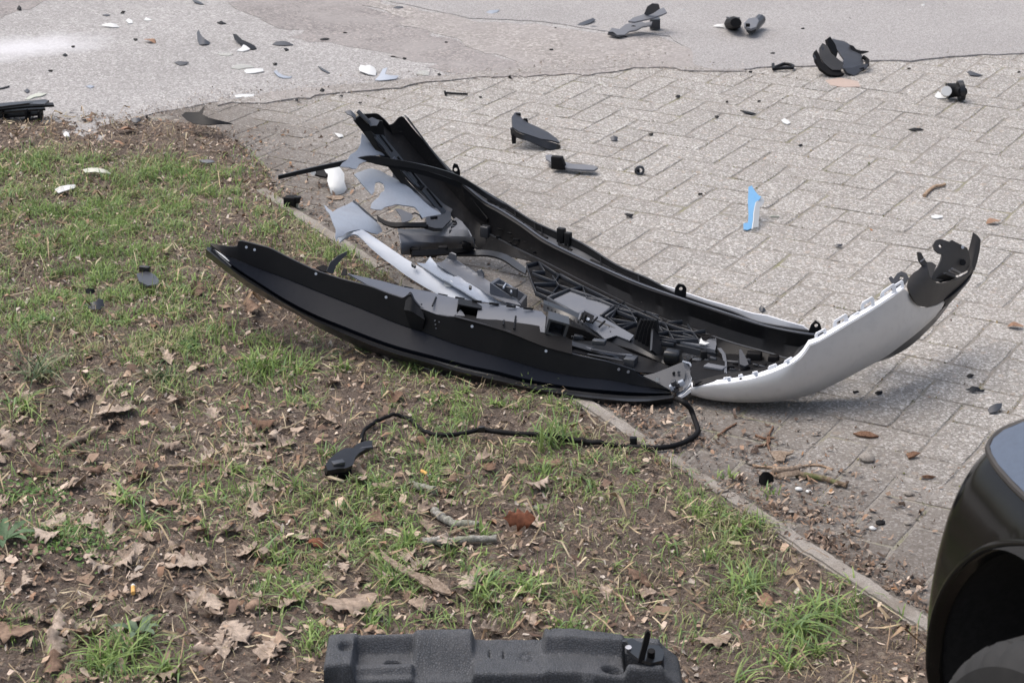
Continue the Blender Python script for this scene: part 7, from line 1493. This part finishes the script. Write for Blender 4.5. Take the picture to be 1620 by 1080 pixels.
bark_plate('bark_piece', 'brown crumpled bark beside the mossy green twig', [(1222, 750), (1240, 744), (1262, 742), (1268, 750), (1250, 752), (1230, 754)], 'bark', .004, .012)
bark_plate('bark_piece', 'reddish bark chip on the pavers right of the silver corner shadow', [(1350, 684), (1362, 682), (1376, 684), (1390, 690), (1376, 692), (1360, 688)], 'redbark', .003, .006)
bark_plate('bark_piece', 'reddish bark chip on the pavers left of the parked car', [(1434, 716), (1444, 711), (1455, 714), (1446, 720), (1438, 724)], 'redbark', .003, .01)
bark_plate('bark_piece', 'small bark chip on the pavers close to the parked car', [(1458, 751), (1468, 748), (1480, 751), (1474, 754), (1464, 754)], 'redbark', .003, .008)
for (lab, p0, p1) in [('orange cigarette end standing in soil left of the foam block', (212, 956), (212, 939)), ('orange cigarette end lying above the thick grey stick', (667, 750), (686, 761))]:
    a = Pz(*p0); b = Pz(*p1); hz = float(soil_h(a.x, a.y)) + .008; a.z = b.z = hz
    d = (b - a).normalized(); b = a + d * .026; e = empty('cigarette_end', tuple(a), lab, 'cigarette end')
    tube('filter', [a, b], .0042, 'filter', e, 10); tube('paper', [b, b + d * .006], .0041, 'white', e, 10)
# pebbles and a few white chips on the pavers
for (u, v, r) in [(1279, 777, .006), (1263, 773, .007), (1372, 724, .016), (1437, 780, .009), (1380, 835, .007), (1435, 827, .007), (1280, 662, .006), (1188, 732, .007), (1252, 810, .006)]:
    bm = bmesh.new(); bmesh.ops.create_icosphere(bm, subdivisions=2, radius=r); c = Pz(u, v, r * .45)
    for w in bm.verts: w.co = Vector((w.co.x * 1.2, w.co.y, w.co.z * .6)) * (1 + .2 * noise.noise(w.co * 90)) + c
    o = from_bm('pebble', bm, 'white' if u in (1279, 1263, 1380) else 'kerb'); tag(o, {1279: 'whitish pebble right of the pair below the mossy twig', 1263: 'whitish pebble left of the pair below the mossy twig', 1372: 'largest grey pebble on the dirty pavers left of the car', 1380: 'small white pebble beside the oblong black plug'}.get(u, 'small grey pebble lying on the dirty pavers near the kerb'), 'pebble', None if u in (1279, 1263, 1372, 1380) else 'small grey pebbles near the kerb')
# white blossom by the foam block and on the grille
def blossom(p, r, name, label, cat):
    bm = bmesh.new()
    for k in range(5):
        a = k * 1.257; d = Vector((math.cos(a), math.sin(a), .35)); s = Vector((-math.sin(a), math.cos(a), 0)); q = [p, p + d * r * .6 + s * r * .4, p + d * r, p + d * r * .6 - s * r * .4]; bm.faces.new([bm.verts.new(x) for x in q])
    o = from_bm(name, bm, 'white', smooth=False); tag(o, label, cat)
blossom(Pz(651, 1071, .03), .010, 'white_blossom', 'tiny white blossom in front of the foam block', 'flower')
o = sheet('white_chip', [(1106, 545), (1109, 536), (1112, 541), (1116, 543), (1123, 544), (1116, 547)], [(1106, 545, 4.62), (1109, 536, 4.64), (1123, 544, 4.62)], 'white', None, cell=0, thick=.004)
tag(o, 'white jagged plastic chip resting on the end block of the bumper grille', 'plastic chip')
